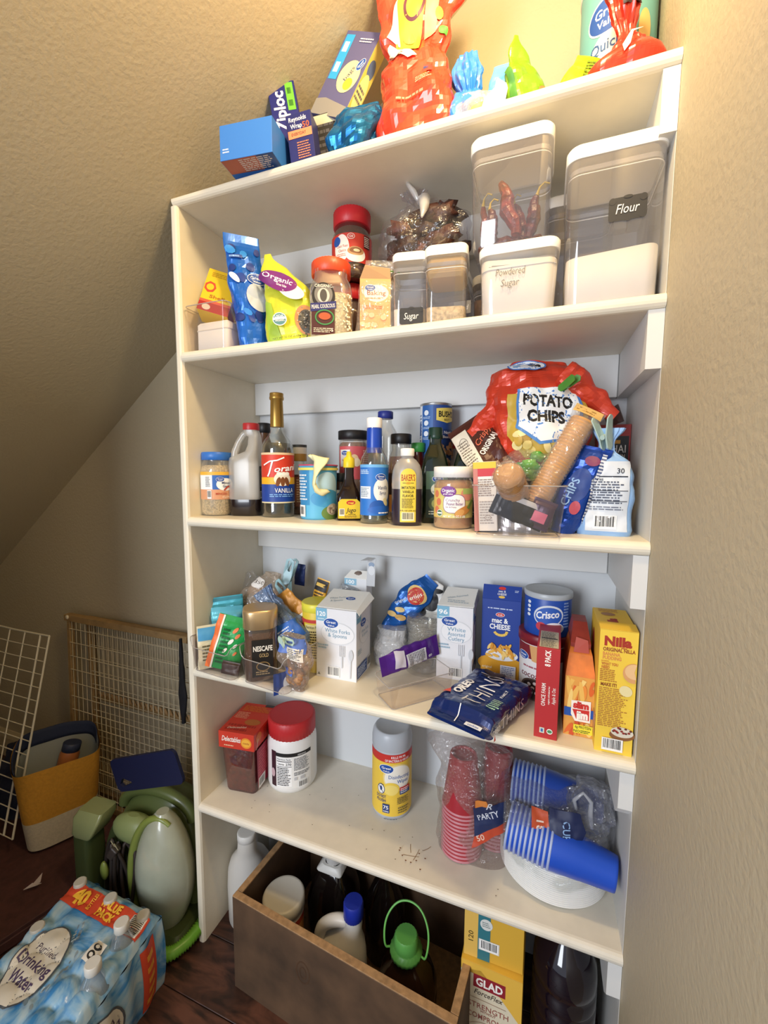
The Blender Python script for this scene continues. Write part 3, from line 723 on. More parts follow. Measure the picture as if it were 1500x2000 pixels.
packet('teal_packet', 'pale teal packet standing behind the thin upright carton in the snack bin', 'packet', (.722, .06, zC+.006), 0, 5, 4, .05, .108, .02, M('#6f98a4', .4), 12, lambda a, w, h: a.lines(-.018, .02, .018, .09, 10, '#b9d4da'))
# green salad-like bag with clear top
t = T('green_candy_bag', 'clear bag of bright green wrapped sweets under the potato chips', 'bag', (.768, .075, zC+.085), 10, -16, 12)
s = Soft(.075, [(0, .09), (.5, .115), (1, .07)], [(0, .05), (.5, .07), (1, .02)], amp=.006, fr=30, seed=17, n=30, nz=18); s.mesh(BAGC).build('clear_bag', t)
for i in range(11):
    m = MB(); c = (random.uniform(-.035, .035), random.uniform(-.02, .012), random.uniform(.018, .056)); m.ball(c, .016, .010, .011, M(random.choice(['#3f9a3c', '#67b84a', '#2f7f38']), .25), 8, 6, .5, i); m.build('wrapped_sweet', t)
# dark pouch 'Crispy original'
t = T('crispy_original_pouch', 'dark brown pouch reading Crispy Original, leaning left with a cream back panel', 'pouch', (.722, .085, zC+.075), 0, -14, -33)
s = Soft(.165, [(0, .075), (.8, .085), (1, .085)], [(0, .035), (.3, .03), (.85, .012), (1, .002)], amp=.0035, fr=30, seed=21); s.mesh(M('#4a211c', .3, .1)).build('pouch', t)
a = Art(s.F(), .006); a.rect(-.04, .004, -.006, .15, '#e2dac8').lines(-.036, .02, -.010, .13, 18, '#7a6f62').ring(-.022, .125, .009, .011, .0012, '#7a6f62')
a.text('Crispy', .018, .118, .013, '#d8694a', w=.046, it=.3, rot=.55).text('ORIGINAL', .020, .096, .012, '#f2ece2', w=.052, bold=.03, rot=.55).done(parent=t)
# big potato chip bag
t = T('potato_chip_bag', 'large red and clear potato chip bag sagging over the snack bin', 'chip bag', (.775, .130, zC+.118), 6, -7, 3)
s = Soft(.205, [(0, .13), (.12, .17), (.45, .195), (.7, .20), (.88, .185), (1, .10)], [(0, .07), (.2, .115), (.6, .125), (.85, .095), (1, .05)], e=2.3, amp=.009, fr=19, seed=31, n=60, nz=44, xo=[(0, .006), (1, -.012)])
RED = M('#d23f27', .3, .15, coat=.3)
s.mesh(RED).build('bag_film', t)
# collar of folded red foil: left wing, right wing
s2 = Soft(.16, [(0, .030), (.3, .06), (.7, .10), (1, .10)], [(0, .008), (.5, .045), (1, .06)], amp=.009, fr=24, seed=33, n=34, nz=24)
m = s2.mesh(RED); Q = Matrix.Translation((-.128, -.01, .055)) @ Matrix.Rotation(math.radians(44), 4, 'Y'); m.v = [tuple(Q @ Vector(v)) for v in m.v]; m.build('folded_corner', t)
s3 = Soft(.13, [(0, .06), (.6, .055), (1, .028)], [(0, .05), (.6, .03), (1, .01)], amp=.007, fr=24, seed=36, n=30, nz=20)
m = s3.mesh(RED); m.v = [(.030+z*.72+x*.5, y-.045, .170-z*.60+x*.7) for x, y, z in m.v]; m.build('folded_top', t)
a = Art(s.F(off=.0042), .006)
a.poly([(-.058, .128), (.070, .130), (.078, .060), (.044, .018), (-.030, .012), (-.064, .052)], '#c9a844')
for i in range(26):
    u, v = random.uniform(-.046, .062), random.uniform(.022, .055); a.ell(u, v, random.uniform(.008, .014), random.uniform(.006, .010), random.choice(['#d9bc5a', '#e3cc7c', '#b08d38', '#c8a548', '#eadb9c']), rot=random.uniform(0, 3), n=12)
a.poly([(-.040, .136), (.062, .140), (.066, .062), (.022, .040), (-.006, .034), (-.046, .064)], '#4a82c8').poly([(-.036, .136), (.058, .140), (.061, .065), (.022, .045), (-.004, .040), (-.041, .067)], '#eef0f0')
a.text('POTATO', .010, .114, .021, '#101010', w=.082, bold=.045, rot=-.05).text('CHIPS', .006, .086, .021, '#101010', w=.064, bold=.045, rot=-.05)
a.ell(-.022, .187, .034, .014, '#3c78c4', rot=.05).ell(-.022, .187, .031, .012, '#e6eef6', rot=.05).ell(-.014, .189, .007, .006, '#16161a').ell(-.004, .186, .006, .005, '#16161a').ell(-.040, .184, .007, .004, '#7fb0df').done(parent=t)
clip('green_bag_clip', 'green plastic clip pinching the top right of the potato chip bag', (.822, .060, zC+.262), (15, 62, -20), '#4f8a34', .62, holes=False)
# blue chips bag
t = T('blue_chip_bag', 'dark blue shiny snack bag leaning right between the snack bin and the light blue bag', 'bag', (.826, .066, zC), -14, -4, 14)
s = Soft(.160, [(0, .04), (.3, .055), (.8, .070), (1, .074)], [(0, .035), (.3, .045), (.8, .02), (1, .002)], amp=.004, fr=25, seed=41); s.mesh(M('#12409a', .2, .35)).build('bag_film', t)
a = Art(s.F(), .006); a.ell(.004, .09, .018, .03, '#173a86').text('CHIPS', -.006, .075, .014, '#8fb6e6', w=.05, rot=1.45).ell(.01, .05, .008, .012, '#b34a5c').ell(.012, .135, .012, .009, '#7a2f5a').rect(.024, .0, .031, .15, '#d8dde6').lines(.024, .0, .031, .15, 26, '#30477c', rag=0).done(parent=t)
# light blue bag with neck and pale clip
x, y = .893, .075
t = T('light_blue_flour_bag', 'light blue paper-plastic bag with nutrition panel and barcode, gathered at the top', 'bag', (x, y, zC), -6)
s = Soft(.185, [(0, .084), (.05, .090), (.55, .088), (.68, .070), (.80, .024), (.86, .020), (1, .045)], [(0, .05), (.1, .055), (.55, .05), (.68, .04), (.8, .018), (.86, .016), (1, .022)], e=3.2, amp=.0035, fr=24, seed=44, pleat=[(0, 0), (.7, .0), (.82, .12), (1, .14)], pk=11, n=64, nz=40)
s.mesh(M('#8fb6e4', .45)).build('bag_body', t)
a = Art(s.F(), .006); a.rect(-.028, .008, .036, .128, '#d3dbe6').ring(.004, .09, .001, .001, .0005, '#333333')
a.stroke([(-.024, .102), (.033, .102)], .0022, '#222836').lines(-.024, .108, -.004, .124, 3, '#3a4256').text('30', .022, .112, .009, '#222836').text('Calories', -.014, .098, .006, '#222836', w=.02).lines(-.024, .055, .032, .095, 9, '#4a5266').stroke([(-.024, .078), (.033, .078)], .0012, '#222836').stroke([(-.024, .060), (.033, .060)], .0012, '#222836').lines(-.024, .044, .032, .052, 2, '#6a7286').bars(-.016, .012, .020, .036, bg='#e9edf2').done(parent=t)
clip('pale_bag_clip', 'pale grey-green plastic clip on the neck of the light blue bag', (.886, .055, zC+.170), (-6, -14, 60), '#a9c3bf', .95, holes=False)
# red noodle box behind
x, y = .920, .226
t = T('red_noodle_box', 'dark red box with black panel standing behind the light blue bag', 'box', (x, y, zC), 0)
MB().box(-.030, .030, -.02, .02, 0, .205, M('#9c2b26', .5)).build('carton', t)
a = Art(front(.04)); a.rect(-.024, .135, .027, .182, '#191615').text('THAI', .004, .157, .016, '#f1ede4', w=.036, bold=0).text('KITCHEN', .004, .143, .006, '#f1ede4', w=.034, bold=0).rect(-.012, .167, .012, .174, '#c9902f').rect(-.024, .02, .027, .125, '#d9d3cc').text('Nutrition Facts', .004, .118, .007, '#1a1a1a', w=.044).lines(-.02, .03, .025, .11, 14, '#3a3a3a').done(parent=t)
packet('crumpled_foil_wrapper', 'crumpled dark foil wrapper on top of the red noodle box', 'wrapper', (.905, .22, zC+.216), 0, 70, 70, .035, .06, .010, M('#7d7470', .3, .4), 51)
# ================================================================ second shelf from the top
zB = Z['B']
t = T('clear_edge_bin', 'small clear bin with white packs inside, leftmost on the second shelf', 'bin', (.077, .062, zB), 0)
open_bin(t, .052, .052, .058, .058, .098)
wp = T('white_paper_pack', 'white paper-wrapped block lying in the leftmost clear bin', 'pack', (.077, .066, zB+.002), 0)
MB().rbox(.045, .040, 0, .066, M('#efebe4', .7, bump=.2, scale=30), r=.008, k=3, ez=.006, smooth=True).build('wrapped_block', wp)
MB().rbox(.046, .041, .046, .049, M('#e0dad0', .7), r=.008).build('folded_seam', wp)
# yellow carton tilted on the bin
t = T('yellow_red_carton', 'tilted yellow carton with red base resting in the leftmost clear bin', 'box', (.068, .045, zB+.078), 28, -14, 14)
m = MB(); m.box(-.034, .034, -.026, .026, 0, .105, M('#e8bf1e', .5)); m.build('carton', t)
a = Art(front(.052)); a.rect(-.034, 0, .034, .022, '#a8201f').rect(-.034, .022, .034, .028, '#d8583a').ell(-.020, .060, .013, .014, '#c8452c', n=7).ell(-.020, .060, .008, .008, '#e8bf1e').ell(-.016, .010, .009, .007, '#d8c8b8').lines(-.024, .086, .022, .098, 3, '#b98e14').text('Shells', .004, .038, .008, '#b2641a', w=.04).done(parent=t)
a = Art(rside(.068)); a.rect(-.026, 0, .026, .022, '#a8201f').rect(-.020, .026, .022, .100, '#efe6c6').lines(-.018, .03, .02, .096, 16, '#3a3424').done('side_print', t)
m = MB(); m.slab([(-.034, .026, .105), (.034, .026, .105), (.030, .040, .128), (-.026, .040, .128)], .001, (0, 1, 0), BROWNCARD); m.slab([(.034, -.026, .105), (.034, .026, .105), (.050, .02, .120), (.050, -.02, .120)], .001, (1, 0, 1), BROWNCARD); m.build('open_flap', t)
# blue bag
t = T('blue_sugar_pouch', 'bright blue glossy pouch standing beside the leftmost clear bin', 'pouch', (.168, .062, zB), 46, 0, -2)
BLU = M('#1c66c8', .25, .2)
s = Soft(.246, [(0, .062), (.2, .074), (.7, .08), (.97, .075), (1, .075)], [(0, .05), (.3, .056), (.75, .03), (.95, .003), (1, .002)], amp=.004, fr=24, seed=61, xo=[(0, 0), (1, -.018)]); s.mesh(BLU).build('pouch', t)
a = Art(s.F(), .006)
for i in range(13): a.ell(random.uniform(-.034, .03), random.uniform(.01, .225), random.uniform(.006, .011), random.uniform(.006, .012), random.choice(['#123c92', '#2f8ae0', '#0f2f7c']), rot=random.uniform(0, 3), n=9)
a.ell(.015, .110, .024, .030, '#b9c2cf').gv(.018, .150, .018).ell(-.026, .15, .006, .013, '#dfe8f2', rot=.6).rect(-.030, .190, -.005, .197, '#173f92').lines(-.03, .190, -.006, .197, 1, '#8fb8ea').done(parent=t)
# organic pouch
t = T('organic_seed_pouch', 'yellow-green pouch reading Organic with purple oval and clear seed window', 'pouch', (.263, .056, zB), 14, -3, -5)
YG = M('#cfd43e', .3, .05)
s = Soft(.205, [(0, .108), (.1, .122), (.55, .100), (.8, .060), (.97, .018), (1, .014)], [(0, .045), (.3, .05), (.7, .026), (.95, .003), (1, .002)], amp=.003, fr=24, seed=66, xo=[(0, .012), (.5, .004), (1, -.034)], nz=40); s.mesh(YG).build('pouch', t)
a = Art(s.F(), .006); a.poly([(-.050, .004), (-.020, .004), (-.032, .09), (-.046, .10)], '#9fbf3c')
a.ell(.038, .045, .024, .032, '#c98a55').ell(.040, .042, .019, .026, '#54504a')
for i in range(60): a.ell(.040+random.gauss(0, .009), .042+random.gauss(0, .012), .0016, .0013, random.choice(['#8b867c', '#2e2b28', '#c2bcae']), n=6)
for i in range(16): a.ell(random.uniform(.02, .055), random.uniform(.002, .014), .0018, .0014, '#5c5238', n=6)
a.ell(.014, .108, .030, .016, '#ece9e2', rot=-.7).ell(-.002, .132, .036, .022, '#7c2b78', rot=-.62).text('Organic', .000, .138, .013, '#ffffff', w=.056, rot=-.62, bold=.01).text('Great Value', .000, .122, .006, '#ffffff', w=.022, rot=-.62)
a.ell(-.014, .048, .014, .014, '#ffffff').ell(-.014, .048, .0125, .0125, '#5a8a8c').rect(-.026, .047, -.002, .052, '#ffffff').text('USDA', -.014, .0545, .005, '#ffffff').text('ORGANIC', -.014, .0445, .004, '#ffffff', w=.018).text('NET WT 32 OZ (2 LB) 907g', .0, .010, .004, '#3c3c20', w=.07, bold=0).done(parent=t)
# dark cartons behind
t = T('dark_brown_carton', 'dark brown carton with cream corner leaning behind the organic pouch', 'box', (.285, .17, zB), 10, 0, 10); MB().box(-.034, .034, -.02, .02, 0, .165, M('#4c4236', .6)).build('carton', t)
Art(front(.04)).poly([(-.034, .135), (-.034, .165), (.010, .165)], '#d9d2c4').rect(-.034, .03, .034, .075, '#d3b33a').lines(-.02, .1, .02, .13, 4, '#8d806c').done(parent=t)
# couscous jar
x, y = .361, .062
t = T('pearl_couscous_jar', 'clear jar of pearl couscous with orange-red lid', 'jar', (x, y, zB), face(x, y)-2)
m = MB(); m.loft([rr(hx, hx, hx*.55, z, k=6) for hx, z in ((.040, 0), (.0435, .004), (.0435, .085), (.0425, .10), (.040, .112), (.034, .122), (.034, .138))], PLAST, cap1=False); m.build('jar_body', t)
m = MB(); m.loft([rr(hx, hx, hx*.55, z, k=6) for hx, z in ((.038, .002), (.0418, .006), (.0418, .086), (.039, .089))], M('#d9c9a2', .7, bump=1, scale=150, var=.35)); m.build('pearl_couscous', t)
R_ = random.Random(5); m = MB()
for i in range(170):
    v = R_.uniform(.004, .084); sd = i % 2; q = R_.uniform(.006, .040) if sd == 0 else R_.uniform(-.03, .036)
    c = (q, -.0412, v) if sd == 0 else (.0412, q, v)
    m.ball(c, .0022, .0022, .0022, M('#eadfbd', .5), 6, 4)
m.build('couscous_pearls', t)['kind'] = 'stuff'
cap(t, .0395, .132, .158, M('#e0512e', .4), n=72)
a = Art(front(.0872, .004)); a.rect(-.038, .0, .008, .05, '#4a1a18').ell(-.014, .075, .023, .026, '#1f1a1c').ell(-.014, .078, .018, .020, '#7e7a74').ell(-.014, .076, .012, .014, '#c9c4ba').ell(-.014, .076, .007, .012, '#4b4843').poly([(-.040, .044), (.011, .052), (.011, .066), (-.040, .060)], '#272a6a').text('PEARL COUSCOUS', -.0145, .0555, .0075, '#efe9dc', w=.046, rot=.10)
a.ring(-.012, .034, .019, .015, .0025, '#3f8a4c').ell(-.012, .036, .012, .007, '#b5552e').lines(-.034, .004, .006, .014, 3, '#d8c8b0').text('ORGANIC', -.014, .094, .006, '#e8e2d4', w=.034).text('S', .003, .010, .007, '#f0e8da').done(parent=t)
# coffee jars (one stands on the other)
def coffee(x, y, z, label, art=True):
    t = T('coffee_jar', label, 'jar', (x, y, z), face(x, y))
    P = [(.040, 0), (.0455, .005), (.0455, .022), (.043, .026), (.0455, .030), (.0455, .088), (.043, .098), (.036, .112), (.034, .122)]
    body(t, P, CLEAR('#e8d2c8', .05, .05, .45)); fill(t, [(.038, .002), (.0438, .008), (.0438, .021), (.0415, .026), (.0438, .031), (.0438, .086), (.0415, .096), (.033, .112)], M('#3a1a12', .6, bump=.6, scale=160, var=.3), 'coffee_granules')
    cap(t, .0405, .117, .150, M('#c2222c', .42), n=72)
    if art:
        a = Art(cyl(.0457, -.05, .030), .006); a.rect(-.058, 0, .058, .060, '#c23428').ell(-.022, .030, .018, .028, '#ece8e2').ell(-.034, .045, .010, .010, '#1d4fa3').text('Classic Roast', -.020, .034, .006, '#9a2a24', w=.026, bold=0).text('Clasico', -.020, .025, .006, '#9a2a24', w=.018, bold=0).lines(-.034, .012, -.008, .019, 2, '#c9847c')
        a.ell(.010, .016, .022, .016, '#e9e6df').ell(.010, .023, .018, .009, '#b58a5c').ell(.010, .024, .013, .006, '#7a4a2a').ell(.012, .024, .007, .003, '#e3c9a0').ring(.0, .052, .008, .006, .001, '#f2e6e0').text('120', .0, .052, .005, '#f6ece6').rect(.028, .032, .044, .058, '#3a1512').lines(.029, .034, .043, .056, 6, '#e8d4cc').done(parent=t)
    return t
coffee(.356, .168, zB, 'instant coffee jar at the back carrying the red-labelled coffee jar', False)
coffee(.368, .150, zB+.1515, 'instant coffee jar with red lid and red label, stacked above the couscous jar')
# baking soda box inside zip bag
x, y = .460, .062
t = T('baking_soda_box', 'orange baking soda carton standing in a clear zip bag', 'box', (x, y, zB), 22)
MB().box(-.030, .030, -.026, .026, 0, .105, M('#f0a05a', .5)).build('carton', t)
a = Art(front(.052)); a.rect(-.03, 0, .03, .105, '#f2ab6c').ell(.002, .078, .024, .016, '#f7efe2').gv(-.010, .088, .010).text('Baking', .002, .079, .009, '#a8562a', w=.036, bold=.005).lines(-.018, .066, .022, .071, 1, '#d8996a').lines(-.024, .048, .020, .056, 2, '#c87a3c')
for i in range(10): a.ell(random.uniform(-.026, .026), random.uniform(.005, .04), .006, .005, '#f7c79a', n=8)
a.done(parent=t)
a = Art(rside(.06)); a.rect(-.026, 0, .026, .105, '#f2b482').rect(-.022, .006, .012, .098, '#f3dcb8').text('Nutrition Facts', -.004, .093, .0045, '#3a2c1c', w=.03).lines(-.02, .03, .010, .088, 12, '#4a3c2a').lines(-.02, .01, .010, .024, 4, '#8a7a5c').done('side_print', t)
m = MB()
for pts in (((-.03, -.026, .105), (.03, -.026, .105), (.028, -.030, .122), (-.02, -.034, .126)), ((.03, -.026, .105), (.03, .026, .105), (.042, .02, .132), (.04, -.016, .126)), ((-.03, .026, .105), (.03, .026, .105), (.026, .034, .138), (-.02, .030, .134))): m.slab(pts, .0008, (0, 0, 1), M('#c49a6e', .7))
m.build('open_flap', t)
zb_ = T('zip_bag', 'clear zip-top bag with green closure stripe around the orange baking soda box', 'bag', (x, y, zB), 22)
s = Soft(.150, [(0, .078), (.7, .082), (1, .062)], [(0, .068), (.6, .062), (.9, .012), (1, .006)], e=3.5, amp=.0035, fr=26, seed=71, xo=[(0, 0), (1, .012)]); s.mesh(BAGC, cap=False).build('bag_film', zb_)
m = MB(); m.tube([s.F()(u/100*8, .126, .001) for u in range(-45, 46, 9) ] if False else [s.F()(u*.0075, .128-abs(u)*.0004, .001) for u in range(-4, 6)], .0011, M('#6fae4a', .4), 6); m.build('zip_stripe', zb_)
# ---- pop-top storage containers
def container(name, label, loc, rz, hx, hy, h, lid_h, r=.018, fillh=0, fillmat=None, plaque=None, taper=.93, group=None, lidseg=False, band=True, inner=True):
    t = T(name, label, 'container', loc, rz, 0, 0, group); hb = h-lid_h
    prof = [(taper*.97, 0), (taper, .004), (.985, hb*.75), (1, hb*.92), (1, hb)]
    MB().loft([rr(hx*s_, hy*s_, r*s_, z, k=6) for s_, z in prof], CLEAR('#f1eff0', .07, .04, .5, .95), cap1=False).build('clear_body', t)
    W2 = M('#f3f2ee', .35)
    m = MB(); e = .006; m.loft([rr(hx*1.02, hy*1.02, r, hb-.001, k=6), rr(hx*1.03, hy*1.03, r, hb+.002, k=6), rr(hx*1.03, hy*1.03, r, h-e, k=6), rr(hx*1.03-e*.4, hy*1.03-e*.4, r, h-e*.3, k=6), rr(hx*1.03-e*1.3, hy*1.03-e*1.3, r, h, k=6)], W2); m.build('white_lid', t)
    if lidseg:
        a = Art(front(hy*2.06+.0003, hb)); a.rect(-hx*.40, .002, -hx*.38, lid_h*.85, '#c9c8c4').rect(hx*.40, .002, hx*.38, lid_h*.85, '#c9c8c4').done('lid_seam', t)
    if inner:
        m = MB(); sh = CLEAR('#d9dadd', .45, .1, .4, .8)
        m.loft([rr(hx*.965, hy*.965, r*.96, z, k=6) for z in (hb-.020, hb-.013)], sh, False, False)
        m.tube([(x_, y_, z_) for x_, y_, z_ in rr(hx*.97, hy*.97, r*.96, hb-.024, k=6)], .0009, W2, 6, closed=True); m.build('lid_gasket', t)
    if fillh:
        q = lambda z: taper+(.985-taper)*min(1, z/(hb*.75))
        rings = [rr(hx*(taper*.95), hy*(taper*.95), r*.9, .002, k=6), rr(hx*taper*.985, hy*taper*.985, r*.93, .005, k=6)]
        top = rr(hx*q(fillh)*.985, hy*q(fillh)*.985, r*.93, fillh, k=6)
        top = [(a_, b_, c_+.08*fillh*noise.noise(Vector((a_*18, b_*18, h*5)))) for a_, b_, c_ in top]
        rings.append(top); rings.append([(a_*.5, b_*.5, c_+.004) for a_, b_, c_ in top]); MB().loft(rings, fillmat).build('contents', t)
    if plaque:
        txt, pu, pv, pw, ph = plaque; a = Art(flat((0, -hy*(.955+.03*min(1, pv/hb))-.0012, 0), (1, 0, 0), (0, -.002, 1), (0, -1, 0)))
        BK = '#2b2b2d'; a.rect(pu-pw/2, pv-ph*.36, pu+pw/2, pv+ph*.36, BK).rect(pu-pw*.42, pv-ph/2, pu+pw*.42, pv+ph/2, BK)
        for sx_ in (-1, 1):
            for sy_ in (-1, 1): a.ell(pu+sx_*pw*.40, pv+sy_*ph*.36, pw*.10, ph*.15, BK)
        a.ell(pu, pv+ph*.48, pw*.12, ph*.07, BK).ell(pu, pv-ph*.48, pw*.12, ph*.07, BK)
        a.text(txt, pu, pv, ph*.42, '#eceae6', w=pw*.62, bold=0, it=.25); a.done('chalk_label', t)
    return t
FLOURM = M('#f3f0ea', .9, var=.03, scale=20)
container('sugar_container', 'slim clear container with white lid and black chalk label reading Sugar', (.530, .085, zB), 10, .034, .040, .150, .017, r=.012, fillh=.045, fillmat=FLOURM, plaque=('Sugar', .004, .030, .046, .030), lidseg=True)
container('oats_container', 'slim clear container of rolled grain with white lid, right of the sugar container', (.607, .060, zB), 8, .038, .042, .138, .019, r=.013, fillh=.030, fillmat=M('#dcc9a4', .8, bump=.8, scale=170, var=.4), lidseg=True)
a = Art(flat((.607+.012, .060+.042, zB), (1, 0, 0), (0, 0, 1), (0, -1, 0))); a.rect(-.018, .042, .026, .066, '#8f8a80').text('Rolled', .004, .054, .010, '#dedad2', bold=0, it=.2); o = a.done('grey_chalk_label'); tag(o, 'grey chalk label seen through the rolled grain container', 'label')
o.parent = [q for q in bpy.data.objects if q.name == 'oats_container'][0]; o.matrix_parent_inverse = (Matrix.Translation((.607, .060, zB)) @ Matrix.Rotation(math.radians(8), 4, 'Z')).inverted()
for k in ('label', 'category'): del o[k]
MB().rbox(.035, .0385, .083, .118, M('#cfae78', .8), r=.012, k=5).build('folded_kraft_liner', o.parent)
container('powdered_sugar_container', 'wide clear container of white powder with handwritten words on it', (.735, .068, zB), 2, .064, .058, .117, .018, r=.020, fillh=.086, fillmat=FLOURM)
pc = [q for q in bpy.data.objects if q.name == 'powdered_sugar_container'][0]
a = Art(front(.1172)); a.text('Powdered', -.012, .068, .012, '#6d6a66', w=.048, bold=-.005, it=.2).text('Sugar', -.012, .050, .012, '#6d6a66', w=.030, bold=-.005, it=.2).done('handwriting', pc)
container('flour_container', 'largest clear container with white lid and black chalk label reading Flour', (.877, .080, zB), 0, .069, .068, .244, .022, r=.020, fillh=.078, fillmat=FLOURM, plaque=('Flour', .018, .135, .052, .034), taper=.95)
container('rear_clear_container', 'clear container with white lid behind, between dried chilli and flour containers', (.835, .212, zB), 0, .062, .05, .262, .022, r=.020, fillh=.05, fillmat=FLOURM)
container('rear_low_container', 'low clear container of brown grain behind the powdered sugar container', (.700, .192, zB), 0, .060, .056, .128, .018, r=.020, fillh=.075, fillmat=M('#8a6a48', .8, bump=.4, scale=120, var=.4))
ch = container('dried_chilli_container', 'tall clear container of dried red chillies stacked on the powdered sugar container', (.719, .075, zB+.1176), 0, .066, .062, .178, .022, r=.020)
CH = M('#8c3222', .25, bump=1, scale=90, var=.5); CH2 = M('#5f1c18', .3, bump=1, scale=80, var=.5); STEM = M('#b8a04a', .6)
def chilli(p0, p1, w, mat, stem=True):
    m = MB(); p0, p1 = Vector(p0), Vector(p1); d = p1-p0; n = 9; pts = []; rad = []
    sd = random.uniform(0, 9)
    for i in range(n+1):
        q = i/n; pts.append(p0+d*q+Vector((noise.noise(Vector((q*3, sd, 0)))*.008, noise.noise(Vector((q*3, sd, 5)))*.006, 0))); rad.append(w*(.45+.6*math.sin(PI*min(1, q*.9+.1)))*(1-.15*(i % 2)))
    m.tube(pts, rad, mat, 9, smooth=False); m.build('dried_chilli', ch)
    if stem:
        e = pts[-1]; k = d.normalized(); MB().tube([e, e+k*.008+Vector((.003, 0, .004)), e+k*.014+Vector((.010, 0, .004)), e+k*.016+Vector((.018, 0, -.002))], [.003, .0014, .0012, .0015], STEM, 7).build('chilli_stem', ch)
chilli((.012, -.035, .022), (-.016, -.032, .115), .013, CH, False)
chilli((-.024, -.04, .018), (-.036, -.036, .070), .011, CH2); chilli((.030, -.02, .02), (.040, -.025, .085), .012, CH2)
chilli((-.05, -.01, .016), (.02, -.03, .018), .012, CH2, False); chilli((.05, -.02, .016), (-.01, .02, .03), .012, CH2, False); chilli((-.04, .02, .02), (-.048, -.02, .088), .009, CH); chilli((.0, .01, .016), (.05, .0, .022), .013, CH2, False)
chilli((.03, .02, .03), (-.0, .015, .10), .010, CH)
# bag of dried peppers on the small containers
t = T('dried_pepper_bag', 'knotted clear bag of dark dried peppers lying on the small white lids', 'bag', (.542, .122, zB+.1505), 0)
s = Soft(.150, [(0, .13), (.2, .185), (.5, .185), (.72, .11), (.82, .022), (.9, .03), (1, .05)], [(0, .09), (.25, .13), (.5, .125), (.72, .07), (.82, .02), (1, .03)], e=2.1, amp=.009, fr=20, seed=81, pleat=[(0, 0), (.5, .03), (.8, .16), (1, .2)], pk=12, n=60, nz=34, xo=[(0, .004), (.7, 0), (1, -.022)])
s.mesh(CLEAR('#f4f2f4', .03, .15, .10, .98, .5)).build('bag_film', t)
for i in range(64):
    a_ = random.uniform(0, 2*PI); rr_ = random.uniform(.01, .066); c = (rr_*math.cos(a_)*1.15, rr_*math.sin(a_)*.70, random.uniform(.016, .098))
    MB().ball(c, .026, .014, .016, M(random.choice(['#4a261c', '#38190f', '#5d3022']), .5, bump=1, scale=60, var=.4), 9, 7, .7, i*3).build('dried_pepper', t)
MB().tube([(-.004, -.012, .116), (-.016, -.02, .138), (-.030, -.018, .158), (-.034, -.010, .164), (-.022, -.006, .152), (-.006, -.004, .122)], [.004, .006, .004, .003, .005, .004], CLEAR('#ffffff', .35, .1, .5), 8).build('knotted_handle', t)
MB().tube([(.0, -.018, .120), (.012, -.040, .106), (.016, -.056, .084), (.014, -.064, .062)], [.010, .012, .009, .002], CLEAR('#ffffff', .45, .1, .5, .9), 10).build('knot_tail', t)
# bottle cap height support for the bag
t = container('third_small_container', 'slim clear container behind the sugar and rolled grain containers, under the dried peppers', (.585, .19, zB), 0, .045, .045, .150, .017, r=.012, fillh=.05, fillmat=FLOURM)
# ================================================================ top shelf
zA = Z['A']
# blue carton lying on its side, overhanging the edge
t = T('blue_lying_carton', 'plain blue carton lying at the left end of the top shelf, overhanging its edge', 'box', (.224, .012, zA+.0003), 7)
MB().box(-.056, .056, -.05, .05, 0, .064, M('#3c7fd4', .5)).build('carton', t)
a = Art(flat((0, 0, 0), (1, 0, 0), (0, -1, 0), (0, 0, -1))); a.clip(-.06, .06, .012, .0499); a.rect(-.055, .012, .055, .0495, '#b8664a').rect(.020, .012, .055, .0495, '#2c4e88').lines(-.020, .014, .050, .047, 7, '#d9cfc8').done('bottom_print', t)
Art(front(.10)).lines(-.050, .012, -.036, .022, 2, '#cfe0f6').done(parent=t)
Art(rside(.112)).rect(-.05, 0, .05, .064, '#2f6ec4').done('side_print', t)
# tall dark blue zip bag box
t = T('zip_bag_box', 'tall dark blue box of zip bags with green strip, leaning left on the top shelf', 'box', (.274, .080, zA+.012), 22, -2, -10)
MB().box(-.028, .028, -.026, .026, 0, .185, M('#1a2170', .45)).build('carton', t)
a = Art(front(.052)); a.text('Ziploc', -.010, .128, .024, '#f3f3f6', w=.080, rot=PI/2, bold=.03).rect(.008, .128, .024, .182, '#6cb83a').lines(.011, .13, .021, .178, 2, '#2b6a1c').rect(-.026, 0, .026, .03, '#11163f').done(parent=t)
# aluminium foil box (end face)
t = T('foil_wrap_box', 'navy box of foil wrap with orange strip, standing before the zip bag box', 'box', (.318, .050, zA+.0005), 10, 0, -7)
MB().box(-.026, .026, -.03, .03, 0, .098, M('#1e2568', .45)).build('carton', t)
a = Art(front(.06)); a.text('Reynolds', -.002, .088, .009, '#f0f0f5', w=.036).text('Wrap', -.006, .075, .009, '#f0f0f5', w=.024).text('50', .014, .074, .011, '#e2643c').rect(-.024, .052, .025, .067, '#ef8a62').text('EVERYDAY', -.002, .0595, .006, '#402024', w=.030).lines(-.008, .012, .02, .045, 7, '#b9765c').done(parent=t)
# dark open box behind + black box
t = T('black_open_box', 'open black box behind the navy foil wrap box', 'box', (.352, .100, zA+.0005), 12, 0, -8)
MB().box(-.040, .030, -.03, .03, 0, .125, M('#17161a', .5)).build('carton', t); Art(front(.06)).lines(-.036, .02, .02, .11, 7, '#4a4a52').rect(-.036, .105, .028, .123, '#b9b5a0').done(parent=t)
